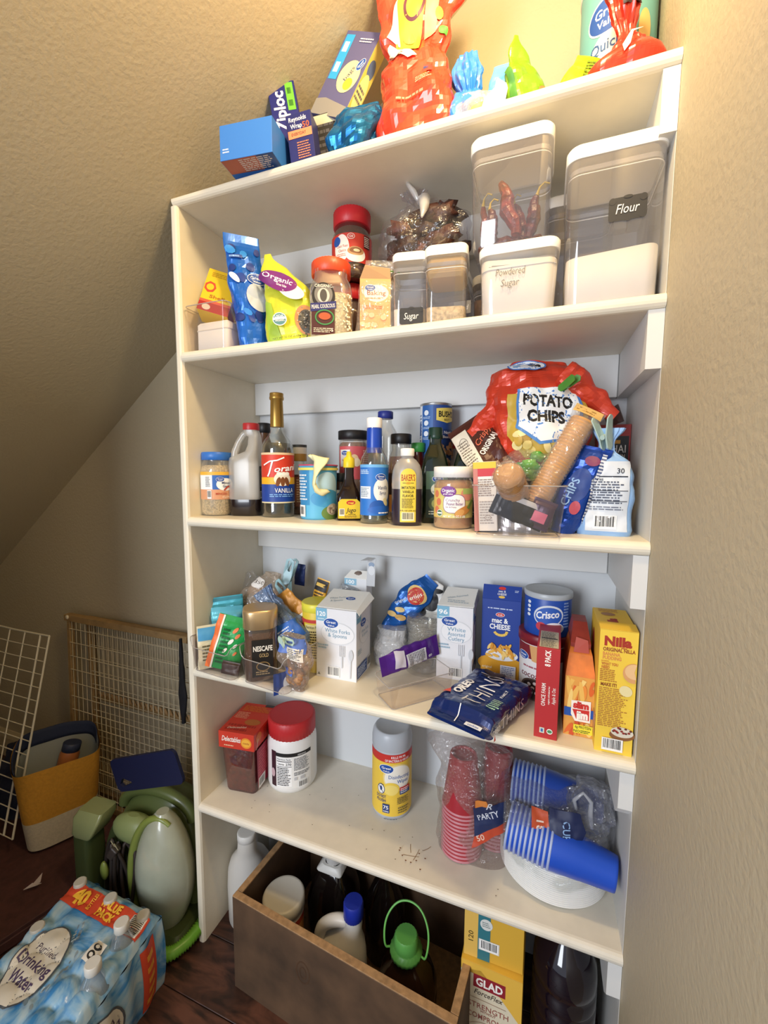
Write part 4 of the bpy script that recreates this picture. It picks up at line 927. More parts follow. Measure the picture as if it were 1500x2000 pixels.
# big purple box of bags, tilted on top of the others
t = T('trash_bag_box', 'grey-purple box with pale yellow circle, tilted on top of the other boxes', 'box', (.347, .085, zA+.118), -8, -10, 27)
MB().box(-.044, .044, -.015, .015, 0, .168, M('#5a5a86', .5)).build('carton', t)
a = Art(front(.030)); a.rect(-.040, .072, -.018, .160, '#2f9fe0').lines(-.036, .076, -.022, .156, 2, '#bfe2f6').ell(.012, .080, .026, .032, '#efe6a0').ell(.018, .066, .011, .012, '#f2d23c').text('bags', .010, .086, .009, '#5a5a76', w=.030, rot=1.2).gv(.030, .105, .012, rot=1.2).lines(.0, .145, .036, .155, 2, '#d6d6e8')
a.poly([(-.044, 0), (.044, 0), (.044, .022), (-.02, .034), (-.044, .03)], '#8d8a86').done(parent=t)
a = Art(rside(.088)); a.rect(-.015, 0, .015, .168, '#d9c860').ell(.0, .11, .010, .018, '#5a6fa0').ell(.0, .06, .013, .04, '#f0e7a4').lines(-.012, .045, .012, .075, 3, '#6a6a70').done('side_print', t)
# blue foil bag
t = T('blue_foil_bag', 'crumpled metallic blue foil bag lying on the top shelf beside the boxes', 'bag', (.418, .045, zA), 8, 0, 0)
s = Soft(.098, [(0, .085), (.3, .098), (.75, .105), (1, .06)], [(0, .06), (.4, .075), (.8, .045), (1, .008)], amp=.011, fr=20, seed=91, xo=[(0, 0), (1, .022)], n=50, nz=30); s.mesh(M('#1d6aa8', .22, .65)).build('bag_film', t)
# tall red and yellow snack bag rolled down
t = T('red_candy_bag', 'tall red bag with yellow and orange fruit print, folded at its middle', 'bag', (.541, .068, zA), 6, 0, 0)
s = Soft(.345, [(0, .12), (.12, .150), (.38, .128), (.48, .10), (.60, .13), (.8, .18), (1, .175)], [(0, .07), (.2, .095), (.42, .06), (.5, .035), (.7, .045), (1, .03)], amp=.009, fr=18, seed=95, xo=[(0, .0), (.5, -.004), (1, .010)], n=60, nz=50, pleat=[(0, 0), (.4, .02), (.5, .07), (.6, .02), (1, 0)], pk=9)
s.mesh(M('#e2402a', .25, .08, coat=.4)).build('bag_film', t)
a = Art(s.F(), .008)
a.poly([(-.040, .170), (.010, .160), (.030, .34), (-.038, .34)], '#e9a83a').poly([(-.020, .165), (.004, .165), (.012, .34), (-.012, .34)], '#e8c33c')
a.ring(-.002, .235, .020, .028, .005, '#5c2a3c').poly([(-.052, .20), (-.036, .255), (-.026, .18)], '#f2dfd8').poly([(.018, .175), (.040, .19), (.045, .33), (.020, .33)], '#ea8a72')
for (u, v, q, c) in ((.044, .215, .010, '#8fae3a'), (.050, .26, .012, '#e86a2c'), (.038, .30, .012, '#d8b83a'), (.03, .245, .008, '#d23c2a'), (-.006, .31, .012, '#f0c83a'), (-.034, .30, .011, '#e86a2c'), (.052, .19, .008, '#4d9a3a'), (-.010, .187, .010, '#9ab83c'), (.046, .325, .01, '#5a9a3a')): a.ell(u, v, q, q*.75, c, rot=u*40, n=14)
a.poly([(-.054, .172), (-.008, .140), (.008, .144), (-.004, .156), (-.048, .190)], '#e6dfd4').lines(-.046, .150, -.014, .168, 3, '#6a5a54')
a.rect(.020, .105, .036, .122, '#c83a34').lines(.006, .088, .034, .100, 3, '#f2a48e').rect(.020, .112, .028, .118, '#2c3a70').lines(-.03, .066, .03, .074, 1, '#f2907c').done(parent=t)
# blue and clear bag with twisted neck
t = T('blue_clear_twisted_bag', 'blue and clear plastic bag with a twisted neck, right of the tall red bag', 'bag', (.652, .070, zA), 0)
s = Soft(.140, [(0, .085), (.25, .105), (.45, .06), (.55, .03), (.62, .034), (.8, .048), (1, .035)], [(0, .06), (.25, .075), (.45, .045), (.55, .025), (.7, .03), (1, .02)], amp=.008, fr=24, seed=101, pleat=[(0, 0), (.3, .05), (.55, .14), (1, .16)], pk=11, n=60, nz=36, xo=[(0, .0), (.5, -.012), (1, -.020)])
s.mesh(M('#2f7fd8', .25, coat=.3)).build('blue_film', t)
s = Soft(.062, [(0, .10), (.5, .108), (1, .055)], [(0, .075), (.5, .085), (1, .05)], amp=.007, fr=26, seed=103, n=44, nz=16); s.mesh(CLEAR('#e8eef4', .35, .08, .5, .9, .7)).build('clear_film', t)
MB().ball((.005, -.034, .022), .018, .010, .016, M('#b79c68', .5), 10, 8, .4, 3).build('brown_contents', t)
s = Soft(.115, [(0, .05), (.5, .062), (1, .035)], [(0, .03), (.5, .035), (1, .004)], amp=.007, fr=24, seed=106, n=36, nz=20, xo=[(0, 0), (1, .016)]); m = s.mesh(M('#5aa6e6', .25, coat=.3)); m.v = [(x+.030, y+.008, z) for x, y, z in m.v]; m.build('folded_film', t)
m = MB(); m.add([(.012, -.042, .006), (.052, -.036, .012), (.058, -.030, .050), (.040, -.034, .062), (.036, -.038, .045), (.020, -.042, .030)], [(0, 1, 2, 3, 4, 5)], M('#e9e2d6', .5)); m.build('white_print', t)
# green bag
t = T('lime_green_bag', 'pointed lime green glossy bag standing open on the top shelf', 'bag', (.738, .066, zA), 28)
s = Soft(.135, [(0, .070), (.4, .074), (.75, .04), (1, .008)], [(0, .05), (.4, .045), (.8, .012), (1, .003)], amp=.006, fr=22, seed=111, xo=[(0, .004), (1, -.022)]); s.mesh(M('#6d9a14', .28, coat=.3)).build('bag_film', t)
Art(s.F(), .006).poly([(-.034, .01), (-.026, .01), (-.026, .11), (-.032, .11)], '#3f7f2c').ell(.020, .034, .010, .008, '#c87a4a').done(parent=t)
# yellow green bag behind red bag
t = T('yellow_green_bag', 'yellow-green crumpled bag half hidden behind the red twisted bag', 'bag', (.812, .080, zA), 12, 0, 18)
s = Soft(.092, [(0, .075), (.5, .078), (1, .05)], [(0, .045), (.5, .04), (1, .006)], amp=.006, fr=24, seed=115); s.mesh(M('#8fa41c', .3, coat=.3)).build('bag_film', t)
Art(s.F(), .006).lines(-.006, .03, .026, .085, 8, '#6f8f24').done(parent=t)
# red twisted bag
t = T('red_twisted_bag', 'red plastic bag with twisted neck sprawling at the right end of the top shelf', 'bag', (.882, .052, zA), 0)
s = Soft(.060, [(0, .120), (.3, .122), (.7, .085), (1, .040)], [(0, .08), (.4, .09), (1, .04)], e=2.2, amp=.006, fr=18, seed=121, xo=[(0, 0), (1, .008)], n=56, nz=24); s.mesh(M('#cc2f1c', .26, .05, coat=.3)).build('bag_film', t)
s = Soft(.13, [(0, .045), (.2, .020), (.45, .035), (1, .05)], [(0, .03), (.2, .016), (.5, .03), (1, .02)], amp=.006, fr=24, seed=125, pleat=[(0, .1), (.25, .16), (1, .12)], pk=10, n=50, nz=26, xo=[(0, .0), (1, -.018)]); m = s.mesh(M('#b8281a', .26, .05, coat=.3)); m.v = [(x+.006, y-.004, z+.050) for x, y, z in m.v]; m.build('twisted_neck', t)
a = Art(lambda u, v, h: s.F()(u, v, h)+Vector((.006, -.004, .050)), .006); a.rect(-.004, .055, .016, .072, '#2a1a18').text('RELISH', .006, .063, .008, '#e8dcc8', w=.018).done(parent=t)
m = MB(); m.add([(-.006, -.040, .034), (.006, -.034, .056), (.022, -.030, .058), (.008, -.038, .050), (.004, -.044, .030), (-.004, -.048, .018)], [(0, 1, 2, 3, 4, 5)], WHITE); m.build('white_tag', t)
# oats canister
t = T('oats_canister', 'large teal and blue cardboard canister at the back of the top shelf, right end', 'canister', (.886, .185, zA), face(.886, .185)+4)
MB().lathe([(.060, 0), (.0625, .002), (.0625, .262), (.061, .264)], M('#6aa9ac', .5), n=56).build('canister_body', t); cap(t, .064, .262, .278, M('#e9e6df', .4), n=56, ribs=False)
a = Art(cyl(.0627, 0, 0), .006); a.ell(-.010, .110, .046, .052, '#e9e6da').ell(-.022, .185, .034, .030, '#f0eee6').ell(-.022, .185, .032, .027, '#1f4fa0').text('Great', -.020, .192, .015, '#ffffff', w=.045).text('Value', -.020, .174, .012, '#ffffff', w=.036).text('Quick', -.022, .138, .018, '#2a568f', w=.052, bold=.01).text('Oats', .012, .112, .018, '#2a568f', w=.045, bold=.01).ell(.04, .15, .012, .03, '#d9b878').done(parent=t)
# ================================================================ third shelf down from the bottles: boxes and bins
zD = Z['D']
binL = T('clear_packet_bin', 'clear long bin of seasoning packets, leftmost on the box shelf', 'bin', (.093, .085, zD), -6)
open_bin(binL, .062, .098, .070, .106, .082, dip=.022)
binR = T('clear_coffee_bin', 'clear long bin holding the coffee jar and tied bags, beside the packet bin', 'bin', (.245, .080, zD), -8)
open_bin(binR, .062, .100, .070, .108, .084, dip=.024)
# packets
packet('teal_pouch', 'teal foil pouch standing in the leftmost clear bin', 'pouch', (.058, .085, zD+.004), 30, -4, -6, .085, .155, .02, M('#3f9fae', .3, .25), 131, lambda a, w, h: a.lines(-.01, .03, .03, .10, 7, '#a9dbe2').rect(-.040, .145, .040, .152, '#2f8492'))
packet('pale_teal_pouch', 'pale blue-teal pouch leaning on the teal foil pouch', 'pouch', (.070, .060, zD+.004), 34, -6, -2, .075, .135, .018, M('#5fb4c8', .3, .2), 133, lambda a, w, h: a.lines(-.03, .02, .0, .10, 7, '#cdeaf2'))
packet('red_seasoning_packet', 'red packet at the left end of the leftmost bin', 'packet', (.052, .030, zD+.004), 60, -4, 4, .07, .085, .012, M('#a82026', .35), 135, lambda a, w, h: a.text('TASTY', .0, .05, .012, '#f2e6e2', w=.05, rot=1.5))
packet('cream_mix_packet', 'cream and blue packet between red and green packets in the left bin', 'packet', (.058, .012, zD+.004), 50, -4, 0, .06, .105, .012, M('#e3d8b8', .45), 137, lambda a, w, h: a.rect(-.028, .07, .028, .10, '#4f9ccc').lines(-.02, .02, .02, .06, 5, '#6f6448'))
t = T('green_ranch_packet', 'green and orange packet with vegetable print slanting out of the left bin', 'packet', (.098, .000, zD+.012), 26, -5, 16)
s = Soft(.128, [(0, .078), (1, .078)], [(0, .001), (.06, .003), (.3, .016), (.8, .014), (.94, .003), (1, .001)], amp=.003, fr=30, seed=141); s.mesh(M('#1f9a48', .3, .05)).build('packet', t)
a = Art(s.F(), .008); a.rect(-.039, 0, -.028, .127, '#e56f2c').rect(-.028, 0, -.024, .127, '#f0ece0')
for (u, v, q, c) in ((.008, .098, .009, '#e87a3c'), (.016, .086, .008, '#e87a3c'), (.004, .070, .009, '#f2efe6'), (.016, .062, .007, '#f2efe6'), (-.004, .048, .007, '#f0ece2'), (.02, .045, .006, '#e87a3c')): a.ell(u, v, q, q*.45, c, rot=1.0, n=12)
a.lines(-.020, .012, .0, .10, 9, '#0f5a2c').done(parent=t)
packet('dark_brown_packet', 'dark brown packet lying low in the left bin under the green packet', 'packet', (.125, -.004, zD+.005), 10, -10, 6, .045, .03, .01, M('#3a201a', .4), 143)
# coffee jar with brass lid
x, y = .190, .028
t = T('gold_coffee_jar', 'instant coffee glass jar with brass-coloured lid and black label in the clear bin', 'jar', (x, y, zD+.0025), face(x, y))
m = MB(); m.loft([rr(hx, hx*.92, hx*.55, z, k=5) for hx, z in ((.034, 0), (.037, .004), (.0375, .06), (.036, .10), (.037, .118), (.034, .126))], CLEAR('#dccab8', .08, .05, .45, .9)); m.build('jar_body', t)
m = MB(); m.loft([rr(hx, hx*.92, hx*.55, z, k=5) for hx, z in ((.032, .002), (.0355, .006), (.0360, .06), (.0345, .1), (.035, .112))], M('#7d5c3e', .7, bump=.6, scale=160, var=.3)); m.build('coffee_granules', t)
br = M('#d4b688', .32, .7); m = MB(); m.loft([rr(hx, hx*.95, hx*.7, z, k=5) for hx, z in ((.037, .120), (.0385, .122), (.039, .158), (.038, .162), (.036, .1635))], br); m.build('brass_lid', t)
a = Art(flat((0, -.0352, 0), (1, 0, 0), (0, 0, 1), (0, -1, 0))); a.rect(-.020, .012, .026, .098, '#17130f').text('NESCAFE', .004, .078, .012, '#ece6da', w=.042, bold=.03).text('GOLD', .006, .062, .009, '#c9ab74', w=.020, bold=0).ell(.004, .036, .015, .011, '#9a7c4c').ell(.004, .036, .013, .009, '#1d1610').lines(-.012, .016, .020, .026, 2, '#a8926c').done(parent=t)
# bread bag and others (rear)
t = T('bread_roll_bag', 'clear bag of pale bread rolls with blue badge behind the coffee jar', 'bag', (.105, .165, zD+.055), -4, 0, 8)
s = Soft(.155, [(0, .13), (.3, .165), (.6, .15), (.85, .08), (1, .06)], [(0, .08), (.3, .10), (.7, .08), (1, .03)], amp=.010, fr=18, seed=151, n=50, nz=30); s.mesh(CLEAR('#f2e4d2', .30, .1, .35, .9, .6)).build('bag_film', t)
for (c, q) in (((-.03, 0, .05), .04), ((.03, .005, .055), .042), ((.0, -.01, .09), .036), ((.045, .0, .095), .03), ((-.045, .0, .09), .026)): MB().ball(c, q, q*.72, q*.85, M('#c9a07a', .7, bump=.3, scale=40, var=.15), 14, 10, .2, 4).build('bread_roll', t)
a = Art(s.F(), .006); a.gv(.030, .085, .018).ell(.040, .058, .022, .018, '#ece4da').text('Buns', .042, .058, .009, '#8a2f2a', w=.026).ell(-.028, .128, .026, .012, '#f0e9e2').text('1350', -.024, .130, .008, '#54483c', w=.03).lines(-.05, .03, -.01, .05, 3, '#d9c4a8').done(parent=t)
t = T('plain_clear_bag', 'empty-looking crumpled clear bag at the back left of the box shelf', 'bag', (.055, .20, zD+.085), 0, 0, -20)
s = Soft(.115, [(0, .09), (.6, .10), (1, .05)], [(0, .04), (.6, .05), (1, .01)], amp=.009, fr=22, seed=153); s.mesh(CLEAR('#eeeae4', .16, .1, .4, .95, .8)).build('bag_film', t)
t = T('blue_tied_bag', 'blue and clear twisted bag draped across the middle of the coffee bin', 'bag', (.262, .085, zD+.060), 18, -6, -36)
s = Soft(.165, [(0, .075), (.3, .085), (.65, .045), (.8, .03), (1, .045)], [(0, .05), (.3, .055), (.7, .028), (1, .02)], amp=.007, fr=24, seed=155, n=48, nz=32, pleat=[(0, 0), (.6, .05), (.8, .14), (1, .15)]); s.mesh(CLEAR('#9fbfe8', .35, .1, .4, .85, .7)).build('bag_film', t)
MB().ball((0, 0, .045), .03, .02, .034, M('#2a5fb8', .4), 12, 9, .4, 9).build('blue_liner', t)
Art(s.F(), .006).poly([(-.034, .03), (.034, .02), (.036, .065), (-.03, .075)], '#2f68c0').lines(-.02, .035, .02, .06, 4, '#dfe8f4').done(parent=t)
t = T('orange_black_pouch', 'orange and black snack pouch behind the blue twisted bag', 'pouch', (.300, .115, zD+.045), 4, 0, -38)
s = Soft(.17, [(0, .07), (.6, .075), (.9, .05), (1, .04)], [(0, .02), (.4, .03), (.9, .012), (1, .003)], amp=.005, fr=24, seed=157); s.mesh(M('#c98a34', .35, .1)).build('pouch', t)
a = Art(s.F(), .006); a.rect(-.036, 0, -.012, .165, '#16120f').text('NATURE MIX', -.024, .085, .012, '#e8a93c', w=.12, rot=1.57, bold=.03).rect(.0, .04, .03, .10, '#e6dfd0').lines(.002, .045, .028, .095, 7, '#6a5d48').done(parent=t)
packet('yellow_label_wrapper', 'yellow and black folded wrapper sticking up above the coffee bin', 'wrapper', (.262, .150, zD+.125), 0, -10, 14, .036, .085, .012, M('#d8a032', .35, .15), 159, lambda a, w, h: a.rect(-.016, .055, .016, .082, '#1d1714').lines(-.013, .03, .013, .052, 3, '#3c2c14').rect(-.014, .066, .010, .074, '#e8c060'))
t = T('grey_print_bag', 'clear bag with grey and white print at the back right of the coffee bin', 'bag', (.305, .195, zD+.040), 0, 0, 14)
s = Soft(.15, [(0, .09), (.5, .10), (1, .05)], [(0, .05), (.5, .05), (1, .01)], amp=.009, fr=22, seed=161); s.mesh(CLEAR('#dfe4ea', .4, .1, .4, .9, .7)).build('bag_film', t)
Art(s.F(), .006).rect(-.02, .06, .03, .12, '#d3d8de').lines(-.018, .062, .028, .118, 10, '#5f6a78').done(parent=t)
clip('pale_blue_clip', 'pale blue bag clip standing upright above the bread roll bag', (.165, .185, zD+.205), (-12, 14, 8), '#a9cdd6', 1.15)
clip('long_pale_blue_clip', 'long pale blue clip lying diagonally across the bread roll bag', (.190, .135, zD+.168), (-40, -58, 0), '#a3cad2', 1.25)
clip('flat_pale_blue_clip', 'small pale blue clip flat on the bread bag badge', (.160, .100, zD+.152), (-60, 70, 10), '#a5cbd4', .7)
packet('navy_folded_wrapper', 'navy folded wrapper standing behind the upright pale blue clip', 'wrapper', (.172, .225, zD+.165), 0, 0, 4, .032, .06, .008, M('#1d2f66', .4), 163)
# nut bag with clip (front)
t = T('nut_bag', 'clear bag of nuts with blue print and clipped top, front right of the coffee bin', 'bag', (.297, .000, zD+.004), 8, 0, 8)
s = Soft(.120, [(0, .030), (.25, .052), (.6, .075), (.85, .065), (1, .045)], [(0, .02), (.3, .04), (.7, .05), (1, .02)], amp=.006, fr=24, seed=165, n=48, nz=30, xo=[(0, .008), (1, -.012)]); s.mesh(CLEAR('#e9d8c8', .25, .08, .35, .92, .6)).build('bag_film', t)
for i in range(34):
    v = random.uniform(.008, .095); w = .9*s.w(v/.12)/2-.008; MB().ball((s.xo(v/.12)+random.uniform(-w, w), random.uniform(-.35, .35)*s.d(v/.12), v), .009, .007, .008, M(random.choice(['#b98b62', '#c9a07a', '#a9774e']), .6, bump=.5, scale=120, var=.2), 8, 6, .3, i).build('nut', t)
a = Art(s.F(), .006); a.poly([(-.030, .085), (.030, .090), (.034, .118), (-.026, .118)], '#5a78c4').rect(-.010, .075, .026, .100, '#e4dccf').lines(-.008, .077, .024, .098, 6, '#5f5a52').poly([(-.020, .040), (-.004, .036), (-.002, .050), (-.018, .056)], '#3c5cae').done(parent=t)
clip('mint_spring_clip', 'pale mint spring clip closing the nut bag', (.286, -.022, zD+.118), (30, 90, 0), '#c3dccb', .72, holes=True)
packet('blue_oval_packet', 'blue packet with white oval on the floor of the coffee bin', 'packet', (.250, -.010, zD+.006), -5, -60, 90, .05, .06, .01, M('#1a3f8e', .35), 167, lambda a, w, h: a.ell(0, .03, .016, .010, '#eef1f6'))
# yellow canister
x, y = .290, .118
t = T('yellow_cocoa_canister', 'yellow canister with nutrition label and yellow lid behind the forks box', 'canister', (x, y, zD), face(x, y))
MB().lathe([(.035, 0), (.037, .002), (.037, .15), (.036, .152)], M('#e4c93c', .45), n=44).build('canister_body', t); cap(t, .0385, .146, .166, M('#e8e04a', .4), n=52, ribs=False)
a = Art(cyl(.0372, -.35, 0), .006); a.rect(-.02, .03, .02, .118, '#ece0a0').text('Nutrition Facts', 0, .112, .007, '#1f1a10', w=.036).lines(-.018, .035, .018, .104, 11, '#4a4018').rect(-.034, .02, -.026, .13, '#c23a3a').rect(-.04, .122, .04, .13, '#c8423a').done(parent=t)
# box of 120 forks and spoons
def gvbox(t, w, d, h, num, l1, l2, label_w):
    MB().box(-w/2, w/2, -d/2, d/2, 0, h, M('#e9eaee', .5, var=.015)).build('carton', t)
    a = Art(front(d)); a.rect(-w/2, h-.030, -w/2+.028, h, '#7fb6d3').text(num, -w/2+.014, h-.013, .011, '#ffffff', w=.021, bold=.02).lines(-w/2+.005, h-.027, -w/2+.022, h-.023, 1, '#e6f2f8')
    q_ = min(.042, w*.435); a.ell(.004, h*.66, q_, .026, '#d7dade').ell(.004, h*.66, q_-.0015, .0245, '#eff0f3').gv(-.012, h*.80, .018)
    a.text(l1[0], .004, h*.70, .0095, '#6d9cb8', w=label_w*.8 if len(l1) > 1 and len(l1[0]) < 8 else label_w, bold=-.004).text(l1[1], .004, h*.635, .0095, '#6d9cb8', w=label_w*.75, bold=-.004)
    if len(l1) > 2: a.text(l1[2], .004, h*.57, .0095, '#6d9cb8', w=label_w*.7, bold=-.004)
    a.lines(-w/2+.005, h*.42, -w/2+.032, h*.50, 2, '#9bb8cb').bars(-w/2+.028, .005, -w/2+.060, .030)
    # embossed-looking pale cutlery drawing
    c = '#cdd1d7'; fx = .016
    for dx in (-.006, -.002, .002, .006): a.stroke([(fx+dx, h*.50), (fx+dx, h*.35)], .0014, c)
    a.stroke([(fx-.006, h*.35), (fx+.006, h*.35)], .0018, c).stroke([(fx, h*.35), (fx, .03)], .0030, c).ell(fx+.022, h*.38, .0055, .013, c).stroke([(fx+.022, h*.32), (fx+.020, .008)], .0028, c)
    if l2: a.poly([(-w/2+.004, .007), (-w/2+.012, .007), (-w/2+.008, .014)], '#8a8d92')
    a.done(parent=t)
    a = Art(rside(w)); a.rect(-d/2, h-.030, -d/2+.028, h, '#7fb6d3').text(num, -d/2+.014, h-.013, .010, '#ffffff', w=.020).ell(.006, h*.62, .032, .026, '#d3d6da').ell(.006, h*.62, .0308, .0248, '#ebecef').gv(-.004, h*.78, .016).text(l1[0], .006, h*.66, .008, '#86a9bf', w=.044, bold=-.004).text(l1[1], .006, h*.60, .008, '#86a9bf', w=.034, bold=-.004).lines(-d/2+.005, h*.36, -d/2+.03, h*.44, 3, '#a5bccb')
    a.rect(-d/2+.002, .006, d*.20, .034, '#2d4f96').lines(-d/2+.005, .009, d*.18, .031, 5, '#c9d6ee').bars(d*.24, .008, d*.46, .034).done('side_print', t)
t = T('forks_and_spoons_box', 'white box of 120 plastic forks and spoons with its top flap popping open', 'box', (.359, .120, zD), 2)
gvbox(t, .101, .088, .165, '120', ('White Forks', '& Spoons'), True, .062)
m = MB(); m.slab([(-.050, -.040, .1655), (.050, -.040, .1655), (.050, .042, .186), (-.046, .042, .186)], .0012, (0, 0, 1), CARD); m.slab([(.050, -.044, .1655), (.050, .042, .186), (.066, .03, .176), (.060, -.05, .158)], .001, (0, 0, 1), CARD); m.build('top_flap', t)
a = Art(flat((0, -.04, .1668), (1, 0, 0), (0, .97, .245), (0, -.245, .97))); a.gv(.016, .046, .012).text('White Forks', -.016, .044, .008, '#b9c4cc', w=.04, rot=.3).text('& Spoons', -.014, .032, .008, '#b9c4cc', w=.03, rot=.3).done('flap_print', t)
# small box 100
t = T('small_box_of_100', 'small open white box marked 100 with tall flap, behind the forks box', 'box', (.362, .222, zD), 0)
MB().box(-.042, .020, -.018, .018, 0, .205, M('#e4e6ea', .5)).build('carton', t)
a = Art(front(.036)); a.rect(-.042, .188, -.008, .205, '#8fbdd6').text('100', -.025, .1965, .010, '#ffffff', w=.022, bold=.02).done(parent=t)
m = MB(); m.slab([(.020, -.018, .19), (.042, -.018, .19), (.044, -.016, .262), (.022, -.016, .262)], .0012, (0, 1, 0), M('#c9ccd0', .6)); m.slab([(.022, -.016, .262), (.044, -.016, .262), (.030, -.034, .258), (.010, -.034, .256)], .0012, (0, 0, 1), M('#c9ccd0', .6))
m.slab([(-.042, -.018, .205), (.020, -.018, .205), (.02, .0, .222), (-.03, .0, .222)], .0012, (0, 0, 1), CARD); m.build('open_flap', t)
Art(front(.034, .19)).ell(.033, .055, .008, .006, '#8fa3bd').ell(.033, .04, .009, .012, '#dfe2e6').rect(.023, .0, .030, .014, '#9dbfd2').done('flap_print', t)
MB().ball((-.008, -.004, .216), .012, .008, .006, M('#7a6a60', .6), 10, 8, .3, 2).build('grey_contents', t)
# ritz-like blue bag
t = T('blue_cracker_bag', 'blue cracker bag with red oval, leaning diagonally between the two cutlery boxes', 'bag', (.428, .212, zD+.085), 0, -8, 42)
s = Soft(.175, [(0, .022), (.3, .062), (.7, .072), (1, .040)], [(0, .02), (.3, .04), (.8, .025), (1, .002)], amp=.006, fr=22, seed=171); s.mesh(M('#1a5aa8', .25, .3)).build('bag_film', t)
a = Art(s.F(), .006); a.ell(.0, .125, .026, .020, '#e2c078').ell(.0, .120, .020, .022, '#c23a2c').text('crisps', .0, .12, .009, '#f4eee0', w=.034, rot=1.2).text('original', -.018, .085, .007, '#d8e4f2', w=.03, rot=1.2).ell(-.012, .045, .014, .007, '#d9b878', rot=.6).ell(.010, .055, .014, .007, '#c9a05c', rot=.6).ell(-.004, .068, .012, .006, '#e2c98c', rot=.6).done(parent=t)
# clear plastic cups in bags
t = T('clear_cup_bag', 'crinkled clear bag of small plastic cups below the blue cracker bag', 'bag', (.455, .20, zD), 0)
s = Soft(.095, [(0, .08), (.5, .095), (1, .07)], [(0, .07), (.5, .08), (1, .05)], amp=.007, fr=26, seed=173, n=44, nz=22); s.mesh(CLEAR('#fafafa', .42, .08, .5, .95, .9)).build('bag_film', t)
for i in range(4): MB().lathe([(.026, .004+.014*i), (.033, .05+.01*i), (.034, .052+.01*i)], CLEAR('#ffffff', .30, .08, .5), n=28, cap1=False).build('plastic_cup', t)
t = T('clear_cup_stack', 'stack of clear plastic cups in film with printed warning, left of the cutlery box', 'cup stack', (.538, .205, zD), face(.538, .205))
for i in range(6): MB().lathe([(.034, .003+.016*i), (.043, .075+.010*i), (.0445, .077+.010*i)], CLEAR('#f6f4ee', .18, .08, .45, .96), n=32, cap1=False).build('plastic_cup', t)
s = Soft(.135, [(0, .096), (1, .09)], [(0, .096), (1, .08)], e=2, amp=.003, fr=24, seed=175, n=40, nz=20); s.mesh(CLEAR('#fbfaf6', .12, .08, .4, .95, .7)).build('bag_film', t)
Art(s.F(), .006).text('WARNING:', -.018, .075, .006, '#5a564e', w=.026).lines(-.035, .045, .036, .070, 4, '#7a756c').done(parent=t)
# black and white spotted cup
t = T('cow_spot_pouch', 'white pouch with large black cow-like spots behind the clear cups', 'pouch', (.536, .245, zD+.118), 0, 0, 6)
s = Soft(.092, [(0, .05), (.6, .062), (.9, .055), (1, .02)], [(0, .02), (.6, .03), (1, .008)], amp=.004, fr=22, seed=177); s.mesh(M('#eceae6', .5)).build('pouch', t)
a = Art(s.F(), .006); a.ell(.002, .042, .018, .024, '#1a1a1c', e=2.6).ell(.014, .070, .014, .006, '#1a1a1c').ell(-.016, .012, .010, .012, '#1a1a1c').done(parent=t)
# cutlery box 96
t = T('assorted_cutlery_box', 'white box of 96 white assorted cutlery with its lid flap raised', 'box', (.612, .212, zD), 3)
gvbox(t, .082, .078, .172, '96', ('White', 'Assorted', 'Cutlery'), False, .052)
m = MB(); m.slab([(-.041, -.038, .1725), (.041, -.034, .1725), (.044, .038, .196), (-.030, .038, .196)], .0012, (0, 0, 1), CARD); m.slab([(.041, -.030, .180), (.043, .038, .196), (.046, .036, .172), (.042, -.03, .160)], .001, (1, 0, 0), M('#b9bcc0', .6)); m.build('top_flap', t)
Art(flat((0, -.038, .1740), (1, 0, 0), (0, .955, .295), (0, -.295, .955))).text('White Assorted', .0, .04, .007, '#aab8c2', w=.05, rot=.4).lines(-.02, .012, .03, .026, 2, '#b9c4cc').done('flap_print', t)
# tiny bin with purple packet
t = T('tiny_clear_bin', 'tiny narrow clear bin set askew near the front of the box shelf', 'bin', (.548, .078, zD), -42)
open_bin(t, .034, .072, .038, .078, .050, r=.008, dip=.004)
t = T('purple_snack_packet', 'purple and silver snack packet resting on top of the tiny clear bin', 'packet', (.480, .050, zD+.060), 24, -24, 80)
s = Soft(.150, [(0, .044), (.5, .050), (1, .048)], [(0, .001), (.07, .003), (.3, .020), (.75, .018), (.93, .003), (1, .001)], amp=.004, fr=28, seed=181, n=40, nz=30); s.mesh(M('#51228a', .28, .25)).build('packet', t)
a = Art(s.F(), .006); a.rect(-.010, .060, .020, .112, '#cfcfd6').lines(-.008, .064, .018, .108, 11, '#4a4a55').poly([(-.024, .035), (.012, .030), (.014, .055), (-.02, .058)], '#c9c4d2').text('8', .013, .122, .010, '#e8e6ee').done(parent=t)
# macaroni box
t = T('macaroni_cheese_box', 'tall blue and orange box of macaroni and cheese at the back', 'box', (.712, .238, zD), 0)
MB().box(-.043, .043, -.021, .021, 0, .187, M('#1b3f98', .5)).build('carton', t)
MB().slab([(-.043, -.021, .187), (.043, -.021, .187), (.043, -.002, .216), (-.043, -.002, .216)], .0012, (0, -1, .6), M('#1b3f98', .5)).build('raised_top_flap', t)
a = Art(front(.042)); a.rect(-.043, 0, .043, .048, '#e0a32a').ell(.0, .035, .050, .022, '#e0a32a').clip(-.043, .043, 0, .187)
a.ell(-.002, .152, .010, .005, '#ffffff').ell(-.002, .152, .009, .0042, '#d8322c').text('kraft', -.002, .152, .004, '#ffffff').lines(-.030, .164, .034, .169, 1, '#c9d6f0').text('mac &', -.002, .139, .012, '#ffffff', w=.036, bold=.03).text('CHEESE', -.002, .124, .012, '#ffffff', w=.046, bold=.03)
for q in range(7): an = PI+PI*q/7+.2; a.stroke([(.0+.014*math.cos(an), .113+.009*math.sin(an)), (.0+.014*math.cos(an+.45), .113+.009*math.sin(an+.45))], .006, '#f0c85a')
